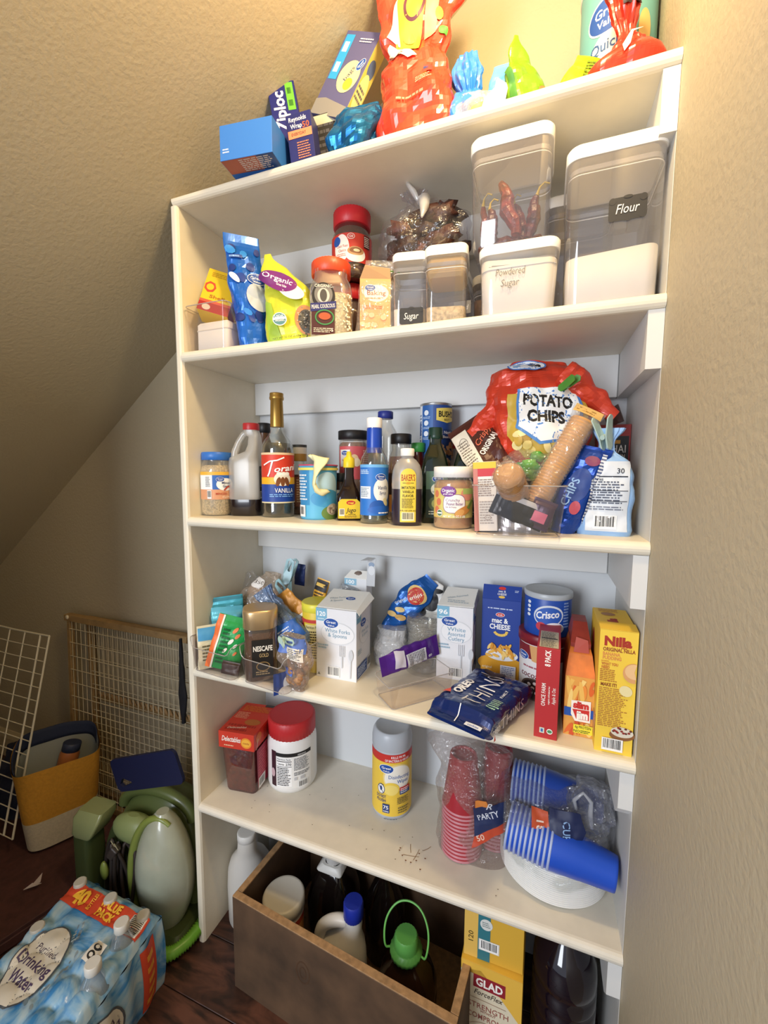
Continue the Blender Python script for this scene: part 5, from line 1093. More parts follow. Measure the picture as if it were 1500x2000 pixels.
a.ell(.004, .058, .036, .014, '#e9ebf0').stroke([(.020, .072), (.044, .084)], .003, '#cfd3da')
R_ = random.Random(3)
for i in range(34): a.ell(.0+R_.uniform(-.026, .028), .066+R_.uniform(-.012, .014), .0085, .0032, R_.choice(['#f0b84a', '#e8a53a', '#f5cf78', '#d8932c']), rot=R_.uniform(0, 3), n=10)
a.text('original', -.028, .028, .006, '#f6e8c0', w=.022).text('flavor', -.024, .014, .008, '#c9861c', w=.03).rect(.002, .006, .036, .036, '#e6e8f0').lines(.005, .009, .034, .034, 6, '#6f80b4').done(parent=t)
a = Art(flat((0, -.0222, .187), (1, 0, 0), (0, .548, .836), (0, -.836, .548))); a.ell(.0, .028, .008, .004, '#d8322c').text('mac &', 0, .021, .005, '#ffffff', w=.016).text('CHEESE', 0, .014, .005, '#ffffff', w=.02).ell(0, .007, .007, .003, '#f0c85a').lines(.028, .02, .038, .026, 2, '#c9d6f0').done('flap_print', t)
# cocoa tub + blue shortening can
x, y = .806, .190
t = T('cocoa_mix_tub', 'round cocoa mix tub with dark red lid under the blue shortening can', 'tub', (x, y, zD), face(x, y)-8)
MB().lathe([(.047, 0), (.049, .003), (.051, .118), (.051, .122)], M('#e9e6e4', .45), n=52).build('tub_body', t); cap(t, .0535, .120, .140, M('#7c1726', .4), n=56, ribs=False)
a = Art(cyl(lambda v: .0492+v*.0018/.118, 0, 0), .006); a.rect(-.06, .088, .06, .118, '#7c1f2c').poly([(-.022, .118), (.010, .118), (.016, .080), (-.016, .085)], '#d8a56a').rect(-.006, .078, .03, .088, '#8f1f2e').lines(-.003, .08, .027, .086, 1, '#f0dfe0').gv(-.038, .092, .014).lines(-.036, .068, .02, .074, 1, '#a85a6a').text('cocoa Mix', -.006, .055, .013, '#6b1c2c', w=.070, bold=0)
a.ell(-.010, .022, .032, .026, '#57453c').ell(-.010, .024, .027, .021, '#2f211c')
for (u, v) in ((-.02, .034), (-.008, .038), (.002, .03), (-.018, .020), (-.004, .018), (.006, .022), (-.012, .028)): a.ell(u, v, .004, .0035, '#ece6e2', n=10)
a.done(parent=t)
t = T('blue_shortening_can', 'blue can with clear-grey plastic lid stacked on the cocoa mix tub', 'can', (x+.004, y, zD+.1405), face(x, y))
MB().lathe([(.046, 0), (.047, .002), (.047, .082), (.046, .084)], M('#1b4ba8', .4), n=52).build('can_body', t)
MB().lathe([(.048, .078), (.0488, .080), (.0488, .0885), (.047, .090), (.045, .0885), (.001, .0885)], M('#b3b9bf', .35), n=56, cap0=False).build('lid', t)
a = Art(cyl(.0472, 0, 0), .006); a.ell(.002, .045, .030, .022, '#d8dde6', rot=.15).ell(.002, .044, .027, .019, '#2a5cb8', rot=.15).text('Crisco', .0, .048, .015, '#f4f4f6', w=.046, rot=.15, it=.2, bold=.03).ell(.014, .02, .020, .012, '#e8eaf0').ell(-.012, .022, .010, .009, '#c2384a')
for i in range(4): a.ell(-.040, .068-.009*i, .0045, .0035, '#e6ebf4', n=12)
a.lines(.032, .02, .046, .075, 9, '#8fa8d8').done(parent=t)
# cookie pack
t = T('thin_cookie_pack', 'blue glossy pack of thin cookies lying at the front, overhanging the shelf edge', 'cookie pack', (.700, .066, zD+.001), -20)
s = Soft(.215, [(0, .118), (.1, .125), (.9, .125), (1, .118)], [(0, .006), (.07, .010), (.14, .048), (.86, .048), (.95, .010), (1, .005)], e=5, amp=.0035, fr=24, seed=191, n=56, nz=44)
m = s.mesh(M('#142a66', .2, .2, coat=.4)); lay = lambda v: (v[0], v[2]-.120, -v[1]+.0275); m.v = [lay(v) for v in m.v]; m.build('pack_film', t)
a = Art(lambda u, v, h: Vector(lay(s.F()(u, v, h))), .006)
a.text('OREO', -.036, .095, .018, '#f2f4fa', w=.056, bold=.05, rot=PI/2-.1).text('THINS', .004, .100, .038, '#eef1f8', w=.116, bold=-.012, rot=PI/2).text('FAMILY', .040, .115, .006, '#dfe6f4', rot=PI/2)
a.ell(-.010, .178, .024, .012, '#23170f').ell(-.010, .178, .020, .010, '#3a281e').stroke([(-.034, .164), (.016, .166)], .002, '#efe9df').ell(-.008, .160, .024, .005, '#2b1c14').poly([(-.058, .052), (-.044, .058), (-.054, .076)], '#e2553c').lines(.034, .048, .054, .088, 6, '#a9d8c0').text('50', -.048, .200, .010, '#d6def0').lines(.03, .19, .054, .215, 3, '#cdd6ec').stroke([(-.002, .002), (-.004, .028)], .002, '#f0f2f8').rect(.016, .004, .048, .013, '#e6ebf6').text('cookies', .032, .0085, .005, '#2a4a9a').done(parent=t)
a = Art(flat((.0645, 0, .0), (0, 1, 0), (0, 0, 1), (1, 0, 0))); a.text('THINS', -.02, .030, .022, '#e4e8f4', w=.10, bold=-.01).text('OREO', -.088, .028, .011, '#eef1f8', w=.03).poly([(-.098, .012), (-.090, .012), (-.094, .024)], '#e2553c').done('side_print', t)
# red thin box
t = T('red_bar_box', 'tall thin red box marked 8 pack seen edge-on near the front right', 'box', (.8145, .113, zD), -2)
MB().box(-.0195, .0195, -.096, .096, 0, .168, M('#b3282c', .5)).build('carton', t)
a = Art(front(.192)); a.text('8', -.001, .142, .011, '#f4eee6', w=.010, rot=-PI/2, bold=.05).text('PACK', -.001, .157, .0085, '#f4eee6', w=.020, rot=PI/2, bold=.03).text('8', .0, .1425, .010, '#b3282c') if False else a.text('8 PACK', -.001, .150, .0095, '#f4eee6', w=.030, rot=PI/2, bold=.03)
a.text('ONCE FARM', -.006, .082, .007, '#f4eee6', w=.042, rot=PI/2).text('organic soft-baked bar', .003, .082, .003, '#f4eee6', w=.034, rot=PI/2).text('Apple & Oat', .011, .082, .006, '#f4eee6', w=.030, rot=PI/2, bold=0).rect(-.010, .010, -.002, .020, '#cfd8c8').rect(-.008, .012, -.004, .018, '#3f68a8').ell(.007, .015, .005, .005, '#e8ece4').ell(.007, .015, .004, .003, '#4f8a5a').done(parent=t)
a = Art(topf(.168)); a.rect(-.016, -.092, .016, -.010, '#cdc6ae').lines(-.014, -.09, .014, -.012, 18, '#4a4438').rect(-.014, -.05, .014, -.046, '#26221c').done('top_print', t)
# slim meat snack box with gable top
t = T('gable_top_snack_box', 'flame-patterned orange box with sloped gable top and blue band beside the red bar box', 'box', (.8665, .098, zD), 0)
def gr(hx, y0, y1, z): return [(-hx, y0, z), (hx, y0, z), (hx, y1, z), (-hx, y1, z)]
FL = M('#d8782c', .5, var=.4, scale=28); m = MB(); m.loft([gr(.0245, -.052, .052, 0), gr(.0245, -.052, .052, .112), gr(.0195, -.036, .052, .148), gr(.0165, -.026, .052, .158)], FL, smooth=False); m.build('carton', t)
DR = M('#8f2f24', .5, var=.3, scale=30)
m = MB(); m.loft([gr(.0165, -.030, .050, .1582), gr(.0170, -.030, .050, .166), gr(.012, .005, .046, .196)], DR, smooth=False); m.build('gable_flap', t)
m = MB(); m.slab([(-.012, -.034, .150), (.014, -.034, .150), (.012, -.028, .172), (-.008, -.026, .176)], .001, (0, -1, .4), M('#b04432', .5)); m.build('tuck_tab', t)
a = Art(front(.104)); R_ = random.Random(8); a.rect(-.0245, 0, .0245, .112, '#e0a04a')
a.clip(-.0245, .0245, 0, .112)
for i in range(22): u = R_.uniform(-.022, .022); v = R_.uniform(0, .11); a.ell(u, v, R_.uniform(.003, .006), R_.uniform(.012, .024), R_.choice(['#e9b95c', '#d8682c', '#f0cf7c', '#c9502a', '#e6903c']), rot=R_.uniform(-.5, .5), n=14)
a.cl = None; a.rect(-.0245, .038, .0245, .054, '#1f52a8').poly([(-.013, .068), (.019, .070), (.019, .030), (-.006, .030), (-.013, .042)], '#f2eee4').poly([(-.011, .052), (.017, .053), (.017, .034), (-.004, .034)], '#c9302a').text('slim', .003, .061, .012, '#c9302a', w=.026, bold=.07).text('jim', .005, .043, .014, '#f4f0e6', w=.020, bold=.07)
a.rect(-.008, .008, .0235, .024, '#e8dc3a').text('6g PROTEIN', .008, .020, .005, '#26301c', w=.026).text('NO', -.002, .012, .005, '#26301c').lines(.004, .009, .021, .015, 2, '#4a5224').done(parent=t)
# banana pudding wafer box
t = T('vanilla_wafer_box', 'yellow vanilla wafer box with recipe side and barcode, at the right wall', 'box', (.9190, .078, zD), 0)
MB().box(-.0285, .0285, -.062, .062, 0, .2155, M('#efc741', .5)).build('carton', t)
a = Art(front(.124)); a.rect(-.0285, 0, .0285, .2155, '#efcb45').text('Nilla', -.001, .197, .016, '#a8321f', w=.041, bold=.055).rect(.004, .1855, .012, .187, '#a8321f').text('ORIGINAL NILLA', .001, .1825, .0065, '#8f3a22', w=.048, bold=.03).text('BANANA', -.010, .1745, .006, '#d8894c', w=.026, bold=.03).text('PUDDING', -.009, .1675, .006, '#d8894c', w=.028, bold=.03)
a.lines(-.025, .160, -.012, .163, 1, '#c9792f').text('WHAT YOU', -.012, .157, .005, '#c06a34', w=.025, bold=.03).text('NEED', -.018, .151, .005, '#c06a34', w=.012, bold=.03).lines(-.026, .126, .0, .148, 7, '#a8642c').text('MAKE IT!', -.012, .121, .006, '#8f4a22', w=.024, bold=.03).lines(-.026, .046, .018, .116, 22, '#b07a38')
a.clip(-.0285, .0284, 0, .2155); a.ell(.024, .146, .016, .017, '#d8a06a').ell(.025, .149, .014, .013, '#e8bf8c').cl = None
a.ell(.014, .114, .010, .009, '#e6d9a4', rot=-.6).ell(.012, .036, .019, .010, '#8a5a34', rot=.1).ell(.012, .041, .017, .009, '#d9d2c0')
for i in range(12): a.ell(.012+random.uniform(-.014, .014), .042+random.uniform(-.005, .007), .0022, .0018, random.choice(['#8f2a24', '#5f2a1c']), n=8)
a.bars(-.018, .006, .014, .028).done(parent=t)
a = Art(topf(.2155)); a.text('Nilla', -.004, -.020, .016, '#a8321f', w=.045, bold=.055, rot=PI/2).ell(-.006, .026, .012, .010, '#a8774c').lines(-.020, .038, .020, .058, 4, '#c9984c').poly([(-.026, -.058), (-.016, -.058), (-.022, -.046)], '#a8321f').done('top_print', t)
a = Art(lside(.057)); a.ell(-.02, .15, .016, .04, '#a8321f').ell(.01, .10, .026, .03, '#b07a44').rect(-.06, .02, .06, .06, '#d9a05c').done('side_print', t)
m = MB(); m.slab([(-.0285, -.062, .2158), (.0285, -.062, .2158), (.0285, -.030, .2185), (-.0285, -.030, .2185)], .0008, (0, 0, 1), M('#efc741', .5)); m.build('lid_flap', t)
# ================================================================ lower shelf
zE = Z['E']
x, y = .078, .115
t = T('cat_treat_tub', 'dark red clear tub of treats under a red carton lid, left on the lower shelf', 'tub', (x, y, zE), 8)
m = MB(); m.loft([rr(hx, hy, .010, z, k=3) for hx, hy, z in ((.040, .044, 0), (.042, .046, .006), (.046, .056, .120), (.046, .056, .130))], CLEAR('#d8a8a2', .08, .06, .25, .9)); m.build('clear_tub', t)
m = MB(); m.loft([rr(hx, hy, .010, z, k=3) for hx, hy, z in ((.038, .042, .003), (.040, .044, .008), (.044, .053, .122))], M('#7a3428', .7, bump=1.2, scale=75, var=.5)); m.build('brown_treats', t)
m = MB(); m.box(-.050, .050, -.060, .075, .128, .172, M('#cc3a26', .45)); m.build('carton_lid', t)
a = Art(flat((0, -.060, .128), (1, 0, 0), (0, 0, 1), (0, -1, 0))); a.text('Delectables', -.014, .026, .014, '#f6ece0', w=.054, it=.3, bold=.02).ell(.028, .020, .015, .014, '#e8902c').ell(.028, .020, .012, .010, '#f2b43c').text('crunchy', .028, .020, .005, '#a8301c', w=.018).lines(-.034, .006, -.004, .011, 1, '#f2c9a0').done(parent=t)
a = Art(topf(.172)); a.lines(-.04, -.055, .04, -.02, 2, '#a82a1c').ell(.018, -.010, .022, .013, '#b8682c').text('Delectables', -.010, -.038, .008, '#f0c9b0', w=.05, it=.3, rot=.2).lines(-.044, .0, -.004, .03, 5, '#e8a07c').lines(-.04, .035, .044, .062, 5, '#d8782c').rect(.014, .064, .040, .074, '#3a3432').done('top_print', t)
a = Art(flat((.0503, .008, .128), (0, 1, 0), (0, 0, 1), (1, 0, 0))); a.ell(-.045, .026, .014, .012, '#d8782c').text('Delectables', -.054, .012, .006, '#f0dcd0', w=.026, rot=1.2).lines(-.02, .008, .05, .038, 5, '#a8281c').done('lid_side_print', t)
a = Art(flat((.0475, .0, .0), (.0, 1, 0), (.04, 0, 1), (1, 0, 0))); a.poly([(-.042, .02), (.040, .006), (.052, .126), (-.052, .126)], '#a52342').lines(-.040, .045, .042, .115, 9, '#c9565c').rect(-.040, .012, -.006, .042, '#e6d8d2').bars(-.038, .014, -.008, .040).done('tub_side_print', t)
x, y = .181, .165
t = T('white_protein_tub', 'large white tub with red screw lid and nutrition label on the lower shelf', 'tub', (x, y, zE), face(x, y))
body(t, [(.055, 0), (.062, .004), (.065, .014), (.065, .118), (.064, .128), (.060, .140), (.057, .146)], M('#efeeec', .4), 'tub_body', n=56)
cap(t, .0605, .142, .186, M('#bf2a2e', .42), n=80)
MB().lathe([(.059, .186), (.058, .1875), (.054, .186), (.001, .186)], M('#bf2a2e', .42), n=56, cap0=False).build('lid_dish', t)
a = Art(cyl(.0652, .05, .018), .006); a.rect(-.064, .002, -.048, .098, '#3a1a28').rect(-.048, 0, .048, .098, '#f2f1ee').rect(-.048, .086, .048, .096, '#1a1a1c').rect(-.045, .006, -.006, .084, '#ffffff').text('Nutrition Facts', -.026, .080, .005, '#141414', w=.036).stroke([(-.045, .074), (-.006, .074)], .002, '#141414').text('Calories', -.034, .067, .005, '#141414', w=.018).text('270', -.014, .067, .007, '#141414').stroke([(-.045, .060), (-.006, .060)], .0012, '#141414').lines(-.044, .008, -.007, .058, 11, '#3a3a3c').lines(.0, .048, .044, .082, 10, '#6a6a6e').lines(.0, .034, .044, .044, 3, '#5a5a5e').rect(.0, .022, .008, .030, '#c9c9cb').rect(.016, .022, .028, .030, '#c2c2c4').bars(.010, .0, .036, .018).text('SERVING', .02, .091, .004, '#e8e8e8').ell(-.056, .04, .006, .012, '#c9a8b0').done(parent=t)
x, y = .466, .170
t = T('disinfecting_wipes_canister', 'canister of disinfecting wipes with grey lid and yellow label, mid lower shelf', 'canister', (x, y, zE), face(x, y)-3)
body(t, [(.043, 0), (.047, .003), (.0485, .010), (.0485, .170), (.0475, .174)], M('#b9bfc8', .4), 'canister_body', n=52)
MB().lathe([(.0485, .172), (.0495, .175), (.0492, .192), (.0465, .206), (.0425, .213), (.040, .2145), (.036, .212), (.001, .2125)], M('#b4bac2', .35), n=56, cap0=False).build('lid', t)
a = Art(cyl(.0487, .1, .010), .006); a.rect(-.075, .002, .075, .152, '#eec948').rect(-.075, .138, .075, .158, '#c9302a').text('KILLS 99.9%', .014, .1515, .006, '#ffffff', w=.036).text('OF BACTERIA & VIRUSES', .012, .143, .006, '#ffffff', w=.062)
a.ell(.012, .100, .036, .034, '#efd88c').ell(.014, .098, .034, .032, '#f4f1e6').gv(-.016, .122, .017).text('Disinfecting', .016, .103, .0095, '#3a68b0', w=.052, bold=0).text('Wipes', .024, .091, .0095, '#3a68b0', w=.028, bold=0).ell(-.004, .072, .020, .017, '#f0d04c').ell(-.004, .070, .017, .013, '#f4dc78')
a.ell(-.028, .070, .0095, .0125, '#27407c').ell(-.028, .070, .0080, .0110, '#f2f2ee').ell(-.028, .072, .003, .006, '#27407c').stroke([(-.034, .078), (-.022, .062)], .0014, '#27407c').text('DO NOT', -.028, .052, .0075, '#27407c', w=.024).text('FLUSH', -.028, .042, .0075, '#27407c', w=.022).rect(-.024, .012, -.008, .034, '#27407c').text('75', -.016, .026, .009, '#ffffff', w=.012).text('WIPES', -.016, .016, .0035, '#ffffff')
a.rect(.016, .068, .044, .076, '#c9302a').rect(.016, .058, .044, .068, '#27407c').lines(.018, .060, .042, .074, 3, '#e6e8f0').lines(.010, .034, .042, .052, 5, '#5a5236').lines(.012, .010, .042, .028, 3, '#6a6040').lines(-.02, -.004, .016, -.001, 1, '#4a5260').done(parent=t)
# ---- red cups in clear bag
def cup_stack(t, base, axis, n, r0, r1, L, step, col, rimcol, inner='#e8c9ce'):
    """nested cups along axis, rims towards `base`; the last cup shows its full wall"""
    ax = Vector(axis).normalized(); rot = Vector((0, 0, 1)).rotation_difference(ax).to_matrix().to_4x4(); X = Matrix.Translation(base) @ rot
    for i in range(n):
        z = i*step; last = i == n-1
        m = MB(); prof = [(r1, z), (r1+.0016, z+.001), (r1+.0016, z+.0035), (r1-.0002, z+.0045), (r1-.0015, z+step+.0015)]
        if last: prof = prof[:4] + [(r1-(r1-r0)*.45, z+L*.48), (r1-(r1-r0)*.5, z+L*.5), (r0+.001, z+L*.96), (r0, z+L), (r0*.82, z+L), (r0*.80, z+L-.004)]
        m.lathe(prof[:4], M(rimcol, .4), n=36, cap0=False, cap1=False); m.lathe(prof[3:], M(col, .35), n=36, cap0=False, cap1=last)
        if i == 0: m.lathe([(r1-.002, z+.001), (r1-.006, z+.03), (.001, z+.03)], M('#f0eeec', .4), n=36, cap0=False, cap1=False)
        m.v = [tuple(X @ Vector(v)) for v in m.v]; m.build('party_cup', t)
t = T('red_party_cups', 'two columns of nested red party cups with pale rims inside a clear bag', 'cups', (.650, .115, zE), 0)
cup_stack(t, (0, 0, .001), (0, .03, 1), 13, .029, .0435, .115, .0085, '#a52a34', '#c9858f')
cup_stack(t, (.066, .052, .001), (.02, .03, 1), 13, .029, .0425, .115, .0085, '#8f2330', '#b06d78')
bg = T('clear_cup_film', 'loose clear bag around the red party cups', 'bag', (.675, .135, zE+.001), 0)
s = Soft(.245, [(0, .155), (.5, .16), (.8, .15), (.93, .19), (1, .13)], [(0, .115), (.8, .12), (1, .05)], e=3, amp=.007, fr=18, seed=201, n=56, nz=36, xo=[(0, 0), (.8, -.004), (1, -.022)]); s.mesh(CLEAR('#f4f0ee', .07, .08, .30, .97, .9)).build('bag_film', bg)
a = Art(s.F(), .006); a.poly([(.010, .065), (.070, .105), (.072, .150), (.008, .135)], '#1c2a55').poly([(.004, .045), (.070, .085), (.072, .105), (.010, .070)], '#c2482c').poly([(.012, .135), (.040, .140), (.034, .155), (.012, .150)], '#d8843c').text('PARTY', .038, .118, .013, '#d9dce6', w=.046, rot=.35, bold=.01).text('50', .022, .070, .012, '#e8c9b8', w=.016, rot=.35).text('R', .040, .142, .016, '#d9dce6', it=.3).done(parent=bg)
# ---- paper plates in film
x, y = .838, .145
t = T('white_plate_stack', 'thick stack of white paper plates in film under the blue cups', 'plate stack', (x, y, zE), 0)
rn = 18
for i in range(rn):
    z = i*.0042; MB().lathe([(.055, z), (.072, z+.002), (.094, z+.0095), (.1065, z+.0125), (.1055, z+.0138), (.093, z+.0108), (.072, z+.0034), (.001, z+.0015)], M('#eceae6', .55), n=64).build('paper_plate', t)
wf = T('plate_wrap', 'clear torn wrap with teal scraps around the white plates', 'wrap', (x, y, zE+.0005), 0)
s = Soft(.098, [(0, .196), (.6, .212), (1, .212)], [(0, .196), (.6, .212), (1, .212)], e=2, amp=.0025, fr=22, seed=205, n=64, nz=16); s.mesh(CLEAR('#f6f8f8', .05, .06, .30, .98, .6), cap=False).build('wrap_film', wf)
a = Art(s.F(), .008); a.poly([(-.100, .078), (-.080, .070), (-.084, .098), (-.098, .098)], '#7fb0c0').poly([(.076, .040), (.098, .060), (.094, .082), (.082, .070)], '#7fc0c8').done('teal_print', wf)
# ---- blue cups lying on the plates
t = T('blue_party_cups', 'two rows of nested blue party cups lying in a clear bag on the white plates', 'cups', (.755, .085, zE+.112), 0)
cup_stack(t, (-.004, -.008, .008), (1, -.12, -.10), 10, .029, .0430, .115, .0088, '#1f4fc0', '#a9b8de')
cup_stack(t, (-.002, .072, .045), (1, -.06, -.02), 8, .029, .0430, .115, .0088, '#2346a0', '#98a8d0')
cb = T('blue_cup_bag', 'clear bag with navy and orange print around the blue party cups', 'bag', (.770, .115, zE+.072), 4, 0, 0)
s = Soft(.205, [(0, .120), (.15, .125), (.75, .125), (1, .10)], [(0, .15), (.5, .16), (.8, .14), (1, .09)], e=3, amp=.007, fr=18, seed=211, n=56, nz=40)
m = s.mesh(CLEAR('#f2f3f6', .05, .08, .26, .97, .9)); lay2 = lambda v: (v[2]-.032, v[1]+.01, v[0]*-1+.055); m.v = [lay2(v) for v in m.v]; m.build('bag_film', cb)
a = Art(lambda u, v, h: Vector(lay2(s.F()(u, v, h))), .006)
a.poly([(-.052, .052), (.004, .052), (.006, .088), (-.050, .082)], '#c2502c').text('18', -.028, .068, .014, '#f0d8c8', w=.018).text('OZ', -.006, .068, .009, '#f0d8c8', w=.012).poly([(-.054, .084), (.004, .088), (.010, .130), (-.030, .150), (-.052, .140)], '#15224c').text('CUPS', -.026, .115, .014, '#8fb4e0', w=.034, rot=0).done(parent=cb)
t = T('grey_bag_tail', 'gathered clear bag tail with a knotted loop above the blue cups', 'bag', (.885, .120, zE+.095), 0, 0, 14)
s = Soft(.135, [(0, .07), (.5, .085), (.9, .07), (1, .03)], [(0, .06), (.5, .07), (1, .02)], amp=.014, fr=24, seed=215, n=50, nz=30, pleat=[(0, .05), (1, .12)]); s.mesh(CLEAR('#dcdde2', .14, .08, .4, .9, 1)).build('bag_film', t)
MB().tube([(-.03, -.03, .08), (-.04, -.035, .10), (-.03, -.036, .122), (-.012, -.034, .110), (-.006, -.032, .085), (.004, -.034, .06)], [.003, .004, .003, .004, .005, .004], CLEAR('#eef0f4', .35, .08, .5), 8).build('knotted_loop', t)
# clear bag film behind at left top of the shelf
# ================================================================ on the floor
def chaikin(P, n=3):
    for _ in range(n):
        Q = [P[0]]
        for a_, b_ in zip(P, P[1:]): Q += [tuple(a_[k]*.75+b_[k]*.25 for k in range(3)), tuple(a_[k]*.25+b_[k]*.75 for k in range(3))]
        P = Q+[P[-1]]
    return P
# ---- plywood crate under the shelf
WOOD = M('#57402c', .75, bump=.5, scale=11, var=.5); WOODE = M('#a5815a', .8, bump=.3, scale=90, var=.3)
cx, cy, crz = .150, -.046, -5
W_, D_, H_, tk = .535, .300, .236, .016
cr = T('plywood_crate', 'worn brown plywood crate full of jugs under the lowest shelf', 'crate', (cx, cy, 0), crz)
def board(x0, x1, y0, y1, z0, z1, name='crate_side'):
    m = MB(); m.box(x0, x1, y0, y1, z0, z1-.003, WOOD, b=.001); m.box(x0+.0004, x1-.0004, y0+.0004, y1-.0004, z1-.003, z1, WOODE, b=.0008); return m.build(name, cr)
board(0, W_, 0, tk, .0, H_); board(0, tk, tk, D_, .0, H_); board(W_-tk, W_, tk, D_, .0, H_); board(tk, W_-tk, D_-tk, D_, .0, H_)
board(tk, W_-tk, tk, D_-tk, .0, .012, 'crate_bottom')
a = Art(flat((0, 0, 0), (1, 0, 0), (0, 0, 1), (0, -1, 0))); a.ring(.20, .15, .018, .026, .0025, '#4f3826').ring(.20, .15, .009, .014, .002, '#4f3826').done('wood_knot', cr)
CR = Matrix.Translation((cx, cy, 0)) @ Matrix.Rotation(math.radians(crz), 4, 'Z')
def incr(x, y, z=.013): return tuple(CR @ Vector((x, y, z)))
# round white lid canister
p = incr(.078, .088)
t = T('white_lid_canister', 'white-lidded canister with orange label standing in the left of the crate', 'canister', p, 20)
body(t, [(.044, 0), (.048, .003), (.048, .150), (.046, .155)], M('#cfc9bd', .45), 'canister_body', n=48); cap(t, .0505, .150, .176, M('#ddd8cc', .4), n=56, ribs=False)
MB().lathe([(.0495, .176), (.047, .1795), (.043, .178), (.001, .1775)], M('#ddd8cc', .4), n=48, cap0=False).build('lid_dish', t)
Art(cyl(.0482, 0, 0), .008).rect(-.075, .05, .075, .125, '#c98a4c').rect(-.075, .125, .075, .140, '#b5432c').done(parent=t)
# bleach jug
def jug(t, mat, s=1, handle=True, r=.060, body_h=.150, sy=.82, hw=.0165):
    m = MB(); rings = []
    for z, hx, hy, ox in ((0, r*.92, r*sy*.92, 0), (.006, r, r*sy, 0), (body_h*.55, r*1.03, r*sy*1.02, 0), (body_h*.80, r*.97, r*sy*.97, .002), (body_h*.95, r*.78, r*sy*.85, .010), (body_h*1.08, r*.50, r*sy*.66, .020), (body_h*1.20, r*.36, r*sy*.46, .028), (body_h*1.30, .020, .020, .031), (body_h*1.42, .019, .019, .031)):
        rings.append([(ox+hx*math.cos(2*PI*j/36), hy*math.sin(2*PI*j/36), z) for j in range(36)])
    m.loft(rings, mat)
    if handle:
        P_ = [(-r*.62, 0, body_h*.74), (-r*.86, 0, body_h*.92), (-r*.74, 0, body_h*1.10), (-r*.40, 0, body_h*1.22), (-r*.02, 0, body_h*1.28), (r*.30, 0, body_h*1.27)]
        pts = []
        for i in range(len(P_)-1):
            for k in range(4): pts.append(Vector(P_[i]).lerp(Vector(P_[i+1]), k/4))
        pts.append(Vector(P_[-1])); 
        for _ in range(2): pts = [pts[0]]+[(pts[i-1]+pts[i]*2+pts[i+1])/4 for i in range(1, len(pts)-1)]+[pts[-1]]
        m.tube(pts, hw*.82, mat, 14)
    m.v = [(x*s, y*s, z*s) for x, y, z in m.v]; return m.build('jug_body', t)
p = incr(.240, .088)
t = T('white_jug_blue_cap', 'white plastic jug with loop handle and dark blue cap in the middle of the crate', 'jug', p, 8)
jug(t, M('#d9d5cf', .38), s=1.0)
MB().lathe([(.0205, .208), (.022, .210), (.022, .242), (.020, .246)], M('#1d2f9a', .4), c=(.031, 0), n=44, rib=.03).build('blue_cap', t)
# green cap jug with dark oil
p = incr(.395, .105)
t = T('oil_jug_green_cap', 'dark oil jug with green screw cap and carry loop, right in the crate', 'jug', p, 4)
m = MB(); m.loft([rr(hx, hx*.92, hx*.5, z, k=5) for hx, z in ((.058, 0), (.064, .006), (.064, .03), (.061, .034), (.064, .038), (.064, .07), (.061, .074), (.064, .078), (.063, .10), (.052, .135), (.034, .160), (.020, .172), (.019, .182))], M('#2a1a12', .1, coat=.4)); m.build('jug_body', t)
g2 = M('#57994a', .4); MB().lathe([(.030, .176), (.034, .178), (.034, .186), (.026, .190), (.025, .193), (.025, .214), (.022, .219)], g2, n=44, rib=.04).build('green_cap', t)
m = MB(); m.tube(chaikin([(-.034, -.004, .182), (-.046, -.012, .186), (-.050, .004, .232), (-.030, .022, .262), (.0, .028, .270), (.030, .022, .262), (.050, .004, .232), (.046, -.012, .186), (.034, -.004, .182)]), .0022, M('#6fb85c', .4), 8); m.build('carry_loop', t)
# dark bottle with white collar
p = incr(.150, .205)
t = T('dark_bottle_white_collar', 'dark drink bottle with white square collar at the back of the crate', 'bottle', p, 0)
m = MB(); m.loft([rr(hx, hx, hx*.55, z, k=5) for hx, z in ((.056, 0), (.060, .006), (.060, .11), (.050, .15), (.030, .185), (.020, .2))], M('#17110f', .08, coat=.5)); m.build('bottle_body', t)
m = MB(); m.loft([rr(.034, .034, .006, .186, k=2), rr(.035, .035, .006, .190, k=2), rr(.026, .026, .012, .200, k=2)], M('#d9d7d2', .4)); m.lathe([(.021, .200), (.0215, .216), (.019, .219)], M('#b9b7b4', .4), n=32, rib=.04); m.build('white_collar', t)
# dark lump behind, teal crumpled bag
p = incr(.290, .220)
t = T('dark_cola_bottle', 'dark cola bottle lying in the shadow at the back of the crate', 'bottle', p, 0)
body(t, [(.044, 0), (.05, .006), (.05, .13), (.03, .18), (.015, .2), (.015, .212)], M('#1a1210', .1), n=32); cap(t, .017, .21, .226, BLACK)
p = incr(.475, .060)
t = T('teal_crumpled_bag', 'small crumpled teal plastic bag in the front right corner of the crate', 'bag', p, 0)
Soft(.12, [(0, .06), (.6, .06), (1, .03)], [(0, .05), (1, .03)], amp=.012, fr=34, seed=231).mesh(M('#3f8a80', .3)).build('bag_film', t)
# ---- white jug left of crate
t = T('white_milk_style_jug', 'translucent white jug with moulded handle between side panel and crate', 'jug', (.074, .110, 0), -58)
jug(t, M('#cfcbc4', .4), s=1.22, sy=.9, r=.052, body_h=.150); cap(t, .024, .255, .275, M('#d9d7d2', .4)).location = (.038, 0, 0)
